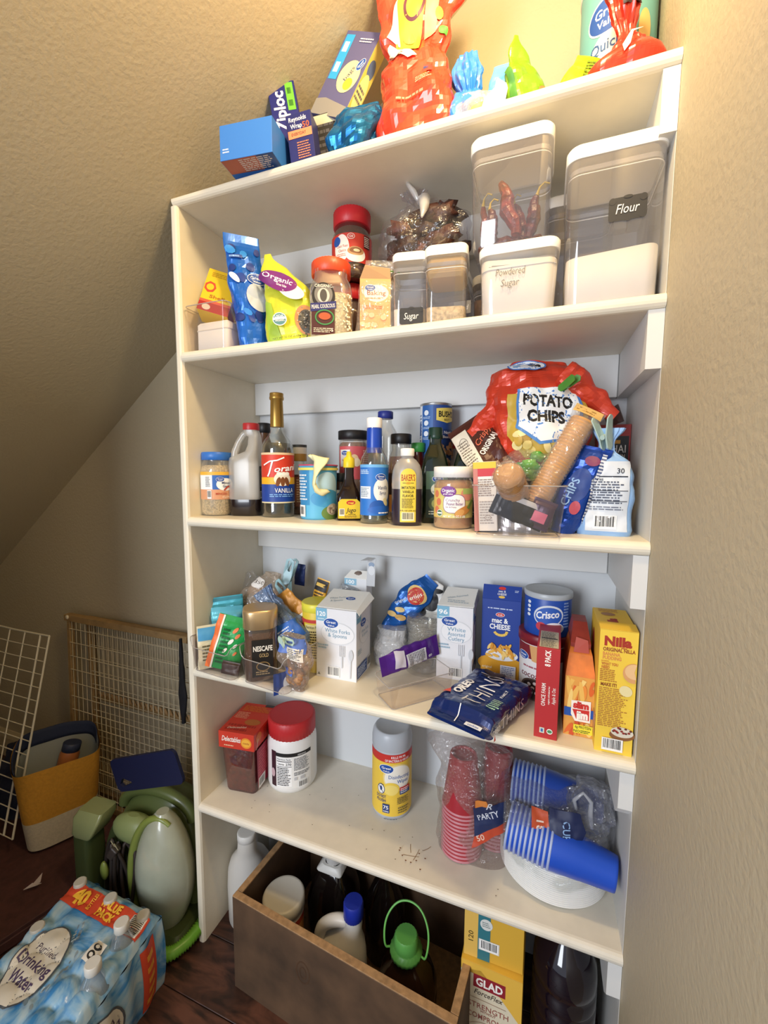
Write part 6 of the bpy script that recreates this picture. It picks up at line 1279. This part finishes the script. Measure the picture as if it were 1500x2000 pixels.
# ---- trash bag boxes
t = T('trash_bag_lower_box', 'yellow and white trash bag box standing right of the crate', 'box', (.733, .072, 0), -1)
MB().box(-.059, .059, -.062, .062, 0, .246, M('#dcae3c', .55)).build('carton', t)
a = Art(front(.124)); a.poly([(-.059, 0), (.059, 0), (.059, .175), (-.059, .235)], '#dcd2b8').poly([(-.059, .225), (-.020, .235), (.059, .150), (.059, .246), (-.059, .246)], '#e2b548')
a.rect(-.034, .196, .028, .224, '#8f1f2c').text('GLAD', -.003, .210, .017, '#f4f0ea', w=.052, bold=.035).text('ForceFlex', -.004, .187, .011, '#4a4038', w=.056, it=.3, bold=.01).text('STRENGTH', -.004, .157, .012, '#9a5a50', w=.078, bold=.005).text('WITHOUT', -.004, .147, .005, '#9a5a50', w=.03).text('COMPROMISE', -.002, .134, .012, '#9a5a50', w=.084, bold=.005)
a.stroke([(-.05, .172), (.03, .172)], .001, '#b59a8a').ring(-.0, .09, .05, .034, .001, '#b59a8a').lines(-.04, .05, .04, .11, 4, '#c9b8a0').done(parent=t)
t = T('trash_bag_upper_box', 'yellow trash bag box with teal stripe and barcode, stacked on the lower one', 'box', (.732, .080, .2463), 1)
MB().box(-.057, .057, -.058, .058, 0, .098, M('#d6a93a', .55)).build('carton', t)
a = Art(front(.116)); a.rect(-.057, 0, -.030, .098, '#dfb75a').text('120', -.044, .045, .010, '#54451c', w=.022, rot=PI/2).rect(-.030, 0, -.006, .098, '#2f7480').rect(-.028, .022, .012, .046, '#dcd8cc').bars(-.026, .023, .010, .045, vertical=True).ell(-.014, .080, .012, .012, '#d8dad6').lines(-.022, .074, -.006, .086, 3, '#7a8a88').done(parent=t)
# ---- dark big bottles right
def bigbottle(x, y, label, mat, h=.285):
    t = T('large_dark_bottle', label, 'bottle', (x, y, 0), 0)
    P = [(.052, 0), (.059, .006)]; z = .052
    for i in range(5): P += [(.060, z), (.060, z+.022), (.0565, z+.027), (.060, z+.032)]; z += .034
    P += [(.060, z+.01), (.058, z+.035), (.045, z+.060), (.022, z+.085), (.016, z+.095), (.016, z+.105)]
    body(t, P, mat, n=44); cap(t, .0185, z+.103, z+.122, M('#2a2440', .4)); return t
bigbottle(.868, .085, 'large dark purple ribbed drink bottle right of the trash bag boxes', M('#140c16', .08, coat=.6))
t = T('clear_large_bottle', 'clear large bottle half hidden behind the dark purple one, by the right wall', 'bottle', (.893, .205, 0), 0)
body(t, [(.044, 0), (.048, .006), (.048, .2), (.03, .26), (.016, .285), (.016, .295)], PLAST); cap(t, .0185, .293, .312, M('#d9d9dc', .4))
# ---- water bottle pack in blue film
c0, c1, c2 = Vector((-.285, -.098)), Vector((-.015, -.100)), Vector((-.215, -.52))
e1, e2 = (c1-c0), (c2-c0); HW = .195
tp = T('water_bottle_pack', 'shrink-wrapped forty-bottle water pack in pale blue film, bottom left on the floor', 'water pack', (c0.x, c0.y, 0), 0)
BC = []
for i in range(5):
    for j in range(8):
        if (i, j) in ((3, 1), (4, 2), (4, 1)): pass
        BC.append((e1*((i+.5)/5)+e2*((j+.5)/8), i, j))
fm2 = bpy.data.materials.new('printed_blue_film'); fm2.use_nodes = True; nt = fm2.node_tree; b = nt.nodes['Principled BSDF']
tc = nt.nodes.new('ShaderNodeTexCoord'); n = nt.nodes.new('ShaderNodeTexNoise'); n.inputs['Scale'].default_value = 9; n.inputs['Detail'].default_value = 4; n.inputs['Distortion'].default_value = 2.5
r = nt.nodes.new('ShaderNodeValToRGB'); r.color_ramp.elements[0].position = .36; r.color_ramp.elements[0].color = srgb('#3f82bc'); r.color_ramp.elements[1].position = .62; r.color_ramp.elements[1].color = srgb('#a9bfca')
e_ = r.color_ramp.elements.new(.48); e_.color = srgb('#7fa9c8')
nt.links.new(tc.outputs['Object'], n.inputs['Vector']); nt.links.new(n.outputs['Fac'], r.inputs[0]); nt.links.new(r.outputs[0], b.inputs['Base Color']); b.inputs['Roughness'].default_value = .22
def topz(p):
    z = HW-.011
    for c, i, j in BC:
        d = (Vector(p)-c).length; am = .004 if (j < 2 or (i in (1, 2) and j in (2, 3, 4))) else .011; z = max(z, HW-.011+am*max(0, 1-(d/.026)**2)**.5 if d < .026 else z)
    return z
def pack_top(u, v, h=0):
    p = e1*u+e2*v; edge = min(u, 1-u, v, 1-v); z = topz(p)
    if edge < .04: z -= (.04-edge)*.35
    return Vector((p.x, p.y, z+h+.003*noise.noise(Vector((u*9, v*14, 1)))))
m = MB(); m.grid(lambda u, v: pack_top(u, v), 70, 90, fm2); m.v = list(m.v)
def side(u0, v0, u1, v1):
    def f(s_, q):
        u = u0+(u1-u0)*s_; v = v0+(v1-v0)*s_; t_ = pack_top(min(.999, max(.001, u)), min(.999, max(.001, v)))
        nrm = Vector((e1.x*(u-.5)+e2.x*(v-.5)*.0, 0)); k = .010*math.sin(PI*q)+.004*math.cos(s_*(8 if abs(u1-u0) < .5 else 5)*2*PI)*(1-q*.3)
        o = (e1.normalized()*(1 if u > .5 else -1) if u0 == u1 else e2.normalized()*(1 if v > .5 else -1))
        return (t_.x+o.x*k, t_.y+o.y*k, max(.001, t_.z*(1-q)))
    return f
m.grid(side(1, 0, 1, 1), 70, 12, fm2); m.grid(side(0, 1, 0, 0), 70, 12, fm2); m.grid(side(0, 0, 1, 0), 44, 12, fm2); m.grid(side(1, 1, 0, 1), 44, 12, fm2)
m.build('printed_film', tp)
CAPM = M('#b9b6ae', .45)
for c, i, j in BC:
    if (i, j) in ((0, 0), (0, 2), (0, 4), (0, 6), (2, 0), (4, 0), (4, 6), (2, 7), (1, 5)):
        z = HW-.002; o = MB().lathe([(.0135, z-.010), (.014, z-.009), (.014, z+.0035), (.012, z+.0055)], CAPM, n=24, rib=.03).build('bottle_cap', tp); o.location = (c.x, c.y, 0)
# the torn clear corner with visible bottles
for (u, v) in ((.86, .18), (.88, .36)):
    p = e1*u+e2*v
    MB().lathe([(.018, .13), (.030, .15), (.029, .165), (.020, .182), (.014, .196), (.013, .205)], CLEAR('#dfe3e4', .22, .05, .6, .9), n=28).build('exposed_bottle_shoulder', tp).location = (p.x, p.y, .012)
    MB().lathe([(.0145, .214), (.015, .215), (.015, .230), (.013, .232)], M('#c9c6be', .45), n=28, rib=.03).build('bottle_cap', tp).location = (p.x, p.y, 0)
a = Art(lambda u, v, h: pack_top(min(.999, max(0, u)), min(.999, max(0, v)), h+.0022), .012, step=.0002)
a.poly([(.03, .055), (.97, .055), (.97, .165), (.03, .165)], '#c8472c').rect(.80, .065, .955, .158, '#ddd9d0')
for i in range(11): a.rect(.81, .068+.0078*i, .945, .068+.0078*i+random.choice((.003, .005)), '#1c1c1e')
def mt(s, u, v, h, w, col, **k):
    # text on the film: reads left to right along e1, upright towards the back (-e2)
    vs, fs, x0, x1, y0, y1 = text_mesh(s, k.get('bold', .02), k.get('it', 0)); sx = w/(x1-x0); sy = h/.73; rot = k.get('rot', 0); c_, s_ = math.cos(rot), math.sin(rot)
    L1, L2 = e1.length, e2.length
    P = []
    for x, y in vs:
        X = (x-(x0+x1)/2)*sx; Y = (y-.36)*sy; X, Y = X*c_-Y*s_, X*s_+Y*c_; P.append((u+X/L1, v-Y/L2))
    a._put([tuple(P[i] for i in f) for f in fs], col)
mt('VALUE', .56, .085, .016, .065, '#f0b93c', bold=.05); mt('PACK', .56, .132, .016, .055, '#f0b93c', bold=.05); mt('40', .22, .11, .032, .045, '#f0b93c', bold=.05); mt('BOTTLES', .36, .11, .009, .034, '#f0b93c', rot=PI/2)
a.ell(.34, .42, .20, .17, '#4a5058').ell(.34, .42, .19, .162, '#cfc9bc'); mt('Purified', .34, .36, .012, .060, '#4a3c4c', it=.3, bold=.005); mt('Drinking', .34, .42, .020, .092, '#4a3c5c', bold=.02); mt('Water', .34, .485, .020, .066, '#4a3c5c', bold=.02)
R_ = random.Random(12)
for i in range(26): an = R_.uniform(-.7, 1.2); rr0 = .22+R_.uniform(0, .07); a.ell(.34+rr0*math.cos(an), .42-rr0*math.sin(an)*.8, R_.uniform(.006, .02), R_.uniform(.004, .012), R_.choice(['#7f8f98', '#9fb0b8', '#6a7c88']), rot=R_.uniform(0, 3), n=8)
a.rect(.70, .24, .80, .34, '#dcd8cf').ell(.75, .27, .03, .018, '#1e1e20').ell(.75, .31, .03, .018, '#1e1e20').ell(.75, .27, .015, .009, '#dcd8cf').ell(.75, .31, .015, .009, '#dcd8cf')
a.done('film_print', tp)
a = Art(lambda u, v, h: Vector(side(1, 0, 1, 1)(min(1, max(0, u)), 1-v))+Vector((h+.0014, 0, 0)), .02, step=.0002)
a.rect(.06, .05, .16, .93, '#c8472c').lines(.08, .1, .14, .85, 5, '#e6a83c').ell(.42, .5, .14, .36, '#4a5058').ell(.42, .5, .13, .34, '#cfc9bc').text('Purified', .42, .66, .09, '#4a3c4c', w=.16, it=.3).text('Drinking', .42, .5, .14, '#4a3c5c', w=.22).text('Water', .42, .32, .14, '#4a3c5c', w=.16).done('side_print', tp)
# ================================================================ left nook
# low maroon chest / flat case under the tote
MAR = M('#4a2a28', .75, bump=.3, scale=50, var=.25)
t = T('maroon_flat_case', 'low flat maroon case with raised border lying on the floor under the tote bag', 'case', (-.70, -.02, 0), -16)
MB().rbox(.30, .22, 0, .032, MAR, r=.01, k=2).build('case_body', t)
for (a0, b0, c0_, d0) in ((-.30, .30, -.22, -.17), (-.30, .30, .17, .22), (-.30, -.25, -.17, .17), (.25, .30, -.17, .17)): MB().box(a0, b0, c0_, d0, .032, .042, MAR, b=.002).build('raised_border', t)
t = T('crumpled_tissue_scrap', 'tiny white paper scrap on the maroon case', 'paper scrap', (-.53, -.105, .046), 30)
MB().slab([(0, 0, 0), (.03, .004, .004), (.038, .014, 0), (.016, .012, .006)], .001, (0, 0, 1), M('#b9aeb0', .8)).slab([(.016, .006, .003), (.034, .016, .002), (.026, .040, .008)], .001, (0, 0, 1), M('#b9aeb0', .8)).build('scrap', t)
# ---- tote bag
t = T('yellow_canvas_tote', 'open canvas tote bag with yellow body, cream base and navy rim', 'tote bag', (-.650, .075, .043), 64, 0, 0)
YL = M('#c98f2c', .8, bump=.3, scale=120, var=.12); CR_ = M('#c9bda2', .85, bump=.3, scale=120, var=.1); NV = M('#1d2744', .8, bump=.2, scale=90)
def tote_pt(a_, q, inner=0):
    hx = (.092+.022*q)-inner; hy = (.060+.032*q)-inner; e = 3.4
    c, s_ = math.cos(a_), math.sin(a_); x = hx*math.copysign(abs(c)**(2/e), c); y = hy*math.copysign(abs(s_)**(2/e), s_)
    z = q*.270 + q*(.045*(y > 0)*abs(s_) - .03*c*0) + .006*math.sin(a_*3+1)*q
    k = 1+.05*q*noise.noise(Vector((c*1.6, s_*1.6, q*2)))
    return (x*k, y*k, z)
def tote_band(q0, q1, mat, name, n=8, off=0):
    m = MB(); N = 56; rings = [[tote_pt(2*PI*j/N, q0+(q1-q0)*i/n, -off) for j in range(N)] for i in range(n+1)]; m.loft(rings, mat, q0 == 0, False); return m.build(name, t)
tote_band(0, .36, CR_, 'cream_base'); tote_band(.36, .90, YL, 'yellow_body')
m = MB(); N = 56
rings = [[tote_pt(2*PI*j/N, .90+.10*i/4) for j in range(N)] for i in range(5)]; vs = []
m.loft(rings, YL, False, False); m.build('yellow_hem', t)
m = MB(); m.grid(lambda p_, q_: tote_pt(PI*(.02+1.05*p_), .86+.15*q_, .003), 40, 4, NV); sm_ = m.build('navy_rim', t); sm_.modifiers.new('s', 'SOLIDIFY').thickness = .0025
m = MB(); rings = [[tote_pt(2*PI*j/N, q, .004) for j in range(N)] for q in (.99, .6, .3, .03)]; m.loft(rings, M('#8f9492', .85), False, True); m.build('grey_lining', t)
MB().tube([(-.07, .108, .30), (-.075, .125, .28), (-.06, .13, .25)], .006, NV, 8).build('strap_end', t)
b2 = T('orange_bottle_in_tote', 'orange bottle with navy cap standing inside the tote bag', 'bottle', (-.655, .090, .21), 10, -14, 8)
body(b2, [(.026, 0), (.028, .003), (.028, .078), (.024, .088)], M('#a8683c', .4), n=36); cap(b2, .0255, .086, .112, M('#2c3450', .5))
# dark navy bag at far left
t = T('navy_cloth_heap', 'dark navy cloth bag slumped at the far left edge on the floor', 'bag', (-.905, .10, .0), 10)
Soft(.26, [(0, .16), (.5, .15), (1, .07)], [(0, .14), (.6, .10), (1, .04)], amp=.012, fr=14, seed=241).mesh(M('#1d2236', .85)).build('cloth_bag', t)
# ---- white wire basket frame
WIRE = M('#cfc9b8', .45); 
t = T('white_wire_rack', 'white wire grid rack leaning at the far left edge', 'rack', (-.640, .065, .075), 0, 0, 0)
# rack plane: bottom edge towards lower left, leaning
O = Vector((0, 0, 0)); 
def rk(u, v): return (-.36+.36*u-.045, .03-.14*(1-v), .02+.59*v)
for i, u in enumerate((0, .22, .44, .66, .88, 1)):
    MB().tube([rk(u, 0), rk(u, .5), rk(u, 1)], .0032 if i in (0, 4, 5) else .0022, WIRE, 7).build('upright_wire', t)
for j in range(16):
    v = j/15; MB().tube([rk(0, v), rk(.5, v-.004), rk(1, v)], .0032 if j == 15 else .0017, WIRE, 6).build('cross_wire', t)
# ---- two wooden-framed wire panels against the wall
FR = M('#a08257', .7, bump=.3, scale=40, var=.2); WG = M('#d2c6aa', .5); PN = M('#7a6a58', .8, var=.1)
def wirepanel(name, label, x0, x1, y, z0, z1, nx, nz, fw=.022, lean=0, top=True, back=True):
    t = T(name, label, 'panel', (0, y, 0), 0, lean, 0, group=None)
    zz = z1
    MB().box(x0-.012 if top else x0, x1, -.011, .013, z1-.022, z1, FR, b=.001).build('top_rail', t)
    MB().box(x0, x1, -.008, .008, z0, z0+fw, FR, b=.001).build('bottom_rail', t)
    MB().box(x0, x0+fw*.7, -.009, .009, z0+fw, z1-.022, FR, b=.001).build('side_stile', t); MB().box(x1-fw, x1, -.009, .009, z0+fw, z1-.022, FR, b=.001).build('side_stile', t)
    for i in range(1, nx):
        x = x0+(x1-x0)*i/nx; MB().tube([(x, -.006, z0+.01), (x, -.006, z1-.012)], .0011, WG, 5).build('vertical_wire', t)
    for j in range(1, nz):
        z = z0+(z1-z0)*j/nz; MB().tube([(x0+.01, -.008, z), (x1-.01, -.008, z)], .0014, WG, 5).build('horizontal_wire', t)
    return t
t = wirepanel('front_wire_panel', 'wooden-framed wire mesh panel with light top rail leaning by the shelf side', -.805, -.026, .215, 0, .700, 34, 14, lean=-1.5)
for i in range(1): MB().ball((-.795, -.013, .693), .008, .004, .008, M('#d8cdb8', .7), 8, 6).build('staple', t)
t = wirepanel('rear_wire_panel', 'second wooden-framed wire mesh panel standing behind the first, darker stile', -.735, -.030, .255, 0, .690, 30, 14, lean=0)
m = MB(); m.box(-.700, -.05, -.004, .006, .385, .40, FR, b=.001); m.build('middle_rail', t)
for i in range(30):
    x = -.690+i*.021; m = MB(); m.slab([(x, -.006, .402), (x+.010, -.006, .402), (x+.002, -.006, .418), (x-.008, -.006, .418)], .003, (0, 1, 0), M('#b89468', .7)); m.build('wood_slat', t)
# ---- navy flat board with slot and a black bit
t = T('navy_slotted_board', 'navy plastic board with a triangular grip slot, resting on the green cleaner', 'board', (-.146, -.006, .388), 0, 0, -21)
def rrect(x0, x1, z0, z1, r, n=5):
    out = []
    for (cx_, cz, a0) in ((x1-r, z1-r, 0), (x0+r, z1-r, PI/2), (x0+r, z0+r, PI), (x1-r, z0+r, 1.5*PI)):
        for i in range(n+1): a_ = a0+PI/2*i/n; out.append((cx_+r*math.cos(a_), 0, cz+r*math.sin(a_)))
    return out
NB = M('#11173a', .5); out = rrect(-.125, .128, 0, .090, .016); inn = []

for (x_, _, z_) in out:
    a_ = math.atan2(z_-.02, x_+.09); 
    inn.append((-.086+.024*math.cos(a_), 0, .021+(.010 if math.cos(a_) > -.2 else .016*abs(math.sin(a_)))*math.sin(a_)))
n_o = len(out); vs = out+inn+[(x_, .008, z_) for x_, _, z_ in out+inn]; fs = []
for i in range(n_o):
    j = (i+1) % n_o; fs += [(i, n_o+i, n_o+j, j), (2*n_o+i, 2*n_o+j, 3*n_o+j, 3*n_o+i), (i, j, 2*n_o+j, 2*n_o+i), (n_o+i, 3*n_o+i, 3*n_o+j, n_o+j)]
MB().add(vs, fs, NB).build('board', t)
t = T('black_cloth_strip', 'narrow black cloth strip hanging from the top rail of the front wire panel', 'strip', (-.232, .192, .435), 0)
Soft(.272, [(0, .012), (.3, .032), (.6, .020), (1, .010)], .012, amp=.003, fr=20, seed=251).mesh(M('#14141a', .8)).build('cloth', t)
# ---- green carpet cleaner
GR = M('#5a6638', .35, coat=.2); GRD = M('#3f4a2a', .4); GRL = M('#76843f', .35); SMK = CLEAR('#aeb59a', .55, .12, .4, .8)
t = T('green_carpet_cleaner', 'green portable carpet cleaner with translucent tank, wrapped black cord and green hose', 'carpet cleaner', (-.175, .004, 0), 6)
# main shell: rounded arch body
def arch(x0, x1, y0, y1, h, mat, name, e=2.6, n=30, bulge=0):
    m = MB(); rings = []
    for i in range(9):
        q = i/8; y = y0+(y1-y0)*q; s_ = (1-abs(2*q-1)**3.2)**.5*.22+.78; ring = []
        for j in range(n+1):
            a_ = PI*j/n; c, sn = math.cos(a_), math.sin(a_); cx_ = (x0+x1)/2; hx = (x1-x0)/2*s_
            ring.append((cx_+hx*math.copysign(abs(c)**(2/e), c), y, h*s_*abs(sn)**(2/e)))
        rings.append(ring)
    m.loft(rings, mat); return m.build(name, t)
arch(-.165, .155, .02, .135, .325, GR, 'rear_shell')
arch(-.150, .060, -.02, .03, .285, GRD, 'cord_recess')
# clear tank, right
m = MB(); rings = []
for i in range(15):
    q = i/14; z = .04+.300*q; w = .080*math.sin(PI*min(1, .12+q*.86))**.6; d = .058*math.sin(PI*min(1, .15+q*.83))**.5
    rings.append([(.072+.022*(.5-q)*0+w*math.cos(2*PI*j/32), -.020+d*math.sin(2*PI*j/32), z) for j in range(32)])
m.loft(rings, M('#a3a897', .28, coat=.5, var=.15, scale=14)); m.build('translucent_tank', t)
m = MB(); pts = []
for i in range(25): q = i/24; a_ = PI*(1.42-1.05*q); pts.append((.070+.082*math.cos(a_)*1.0, -.052+.02*q, .165+.165*math.sin(a_)))
m.tube(pts, [.006+.005*math.sin(PI*i/24) for i in range(25)], GRL, 8); m.build('tank_rim', t)
MB().rbox(.085, .062, .0, .045, GRD, r=.03, c=(.07, -.015), k=4, smooth=True).build('base', t)
# left nozzle column
m = MB(); m.loft([rr(hx, hy, .014, z, c=(-.185+ox, -.015+oy), k=4) for hx, hy, z, ox, oy in ((.028, .030, .0, 0, 0), (.028, .030, .215, 0, 0), (.026, .030, .225, 0, 0))], GRD); m.build('spray_tool_column', t)
m = MB(); m.loft([rr(hx, hy, .008, z, c=(-.178+ox, -.015+oy), k=4) for hx, hy, z, ox, oy in ((.027, .030, .222, 0, 0), (.034, .032, .232, .002, 0), (.044, .032, .272, .010, .008), (.040, .026, .288, .014, .014))], M('#8b9468', .25, coat=.5)); m.build('spray_tool_head', t)
# handle arch
pts = [(-.105+.0*i, .03, .28) for i in range(1)]; pts = []
for i in range(17): a_ = PI*(1-i/16); pts.append((-.005+.115*math.cos(a_), .045, .270+.062*math.sin(a_)))
MB().tube(pts, .016, GR, 12).build('carry_handle', t)
m = MB(); m.ball((-.030, -.012, .262), .066, .030, .040, M('#7f8c5c', .4), 20, 12); m.build('hub_panel', t)
# cord
CORD = M('#2c2422', .55)
for i in range(8):
    ox = -.088+.016*i*.72; pts = []
    for k in range(25):
        a_ = 2*PI*k/24; pts.append((ox+.006*math.sin(a_*2+i), -.040-.012*math.sin(i*1.9)+.010*math.cos(a_+i), .125+.105*math.cos(a_)*(1-.02*i)+.004*i))
    MB().tube([(x_+(.016 if k < 12 else -.016)*math.sin(2*PI*k/24)**2, y_, z_) for k, (x_, y_, z_) in enumerate(pts[:-1])], .0046, CORD, 7, closed=True).build('cord_loop', t)
m = MB(); m.rbox(.011, .009, 0, .034, M('#332c2a', .5), r=.004, k=2); m.v = [(x_*math.cos(.6)+z_*math.sin(.6)-.062, y_-.058, -x_*math.sin(.6)+z_*math.cos(.6)+.214) for x_, y_, z_ in m.v]; m.build('power_plug', t)
for dx in (-.005, .005): MB().tube([(-.042+dx, -.058, .240-dx*.6), (-.052+dx, -.060, .258-dx*.6)], .0013, M('#c9c2a8', .3, .8), 6).build('plug_prong', t)
MB().ball((-.082, -.062, .172), .012, .008, .026, GRL, 12, 10).build('cord_hook', t)
# hose
pts = [(.150-.010*i, -.075+.0020*i*i*.15, .045+.012*math.sin(i*.4)) for i in range(20)]
pts = [(.150, .05, .035), (.168, .0, .030), (.160, -.045, .026), (.140, -.080, .024), (.100, -.098, .022), (.050, -.100, .020)]
sp = []
for i in range(len(pts)-1):
    for k in range(14): sp.append(Vector(pts[i]).lerp(Vector(pts[i+1]), k/14))
for _ in range(12): sp = [sp[0]]+[(sp[i-1]+sp[i]*2+sp[i+1])/4 for i in range(1, len(sp)-1)]+[sp[-1]]
MB().tube(sp, [.0165 if i % 2 else .0130 for i in range(len(sp))], M('#6fae3c', .35), 14).build('corrugated_hose', t)

# ---------------- print and seams belong to the piece they are printed on
PRINT = ('printed_label', 'side_print', 'top_print', 'flap_print', 'lid_side_print', 'tub_side_print', 'bottom_print', 'chalk_label', 'handwriting', 'lid_seam', 'lid_gasket', 'film_print', 'teal_print', 'folded_seam', 'wood_knot', 'white_tag', 'white_print', 'crimped_end', 'zip_stripe', 'paper_label', 'grey_chalk_label')
HOST = {'top_print': ('carton_lid',), 'lid_side_print': ('carton_lid',), 'lid_seam': ('white_lid',), 'lid_gasket': ('white_lid',), 'flap_print': ('top_flap', 'raised_top_flap', 'open_flap'), 'crimped_end': ('wrapper',)}
ID = Matrix()
for o in [q for q in bpy.data.objects if q.type == 'MESH' and q.parent and q.parent.type == 'EMPTY']:
    base = o.name.split('.')[0]
    if base not in PRINT: continue
    sib = [c for c in o.parent.children if c.type == 'MESH' and c.name.split('.')[0] not in PRINT]
    if len(sib) < 2: continue
    pick = [c for c in sib if c.name.split('.')[0] in HOST.get(base, ())]
    if not pick: pick = [c for c in sib if any(k in c.name for k in ('body', 'carton', 'film', 'pouch', 'packet', 'clear_tub', 'jar', 'tub', 'block', 'tin', 'crate_side'))]
    if pick and pick[0].matrix_basis == ID and o.matrix_parent_inverse == ID: o.parent = pick[0]
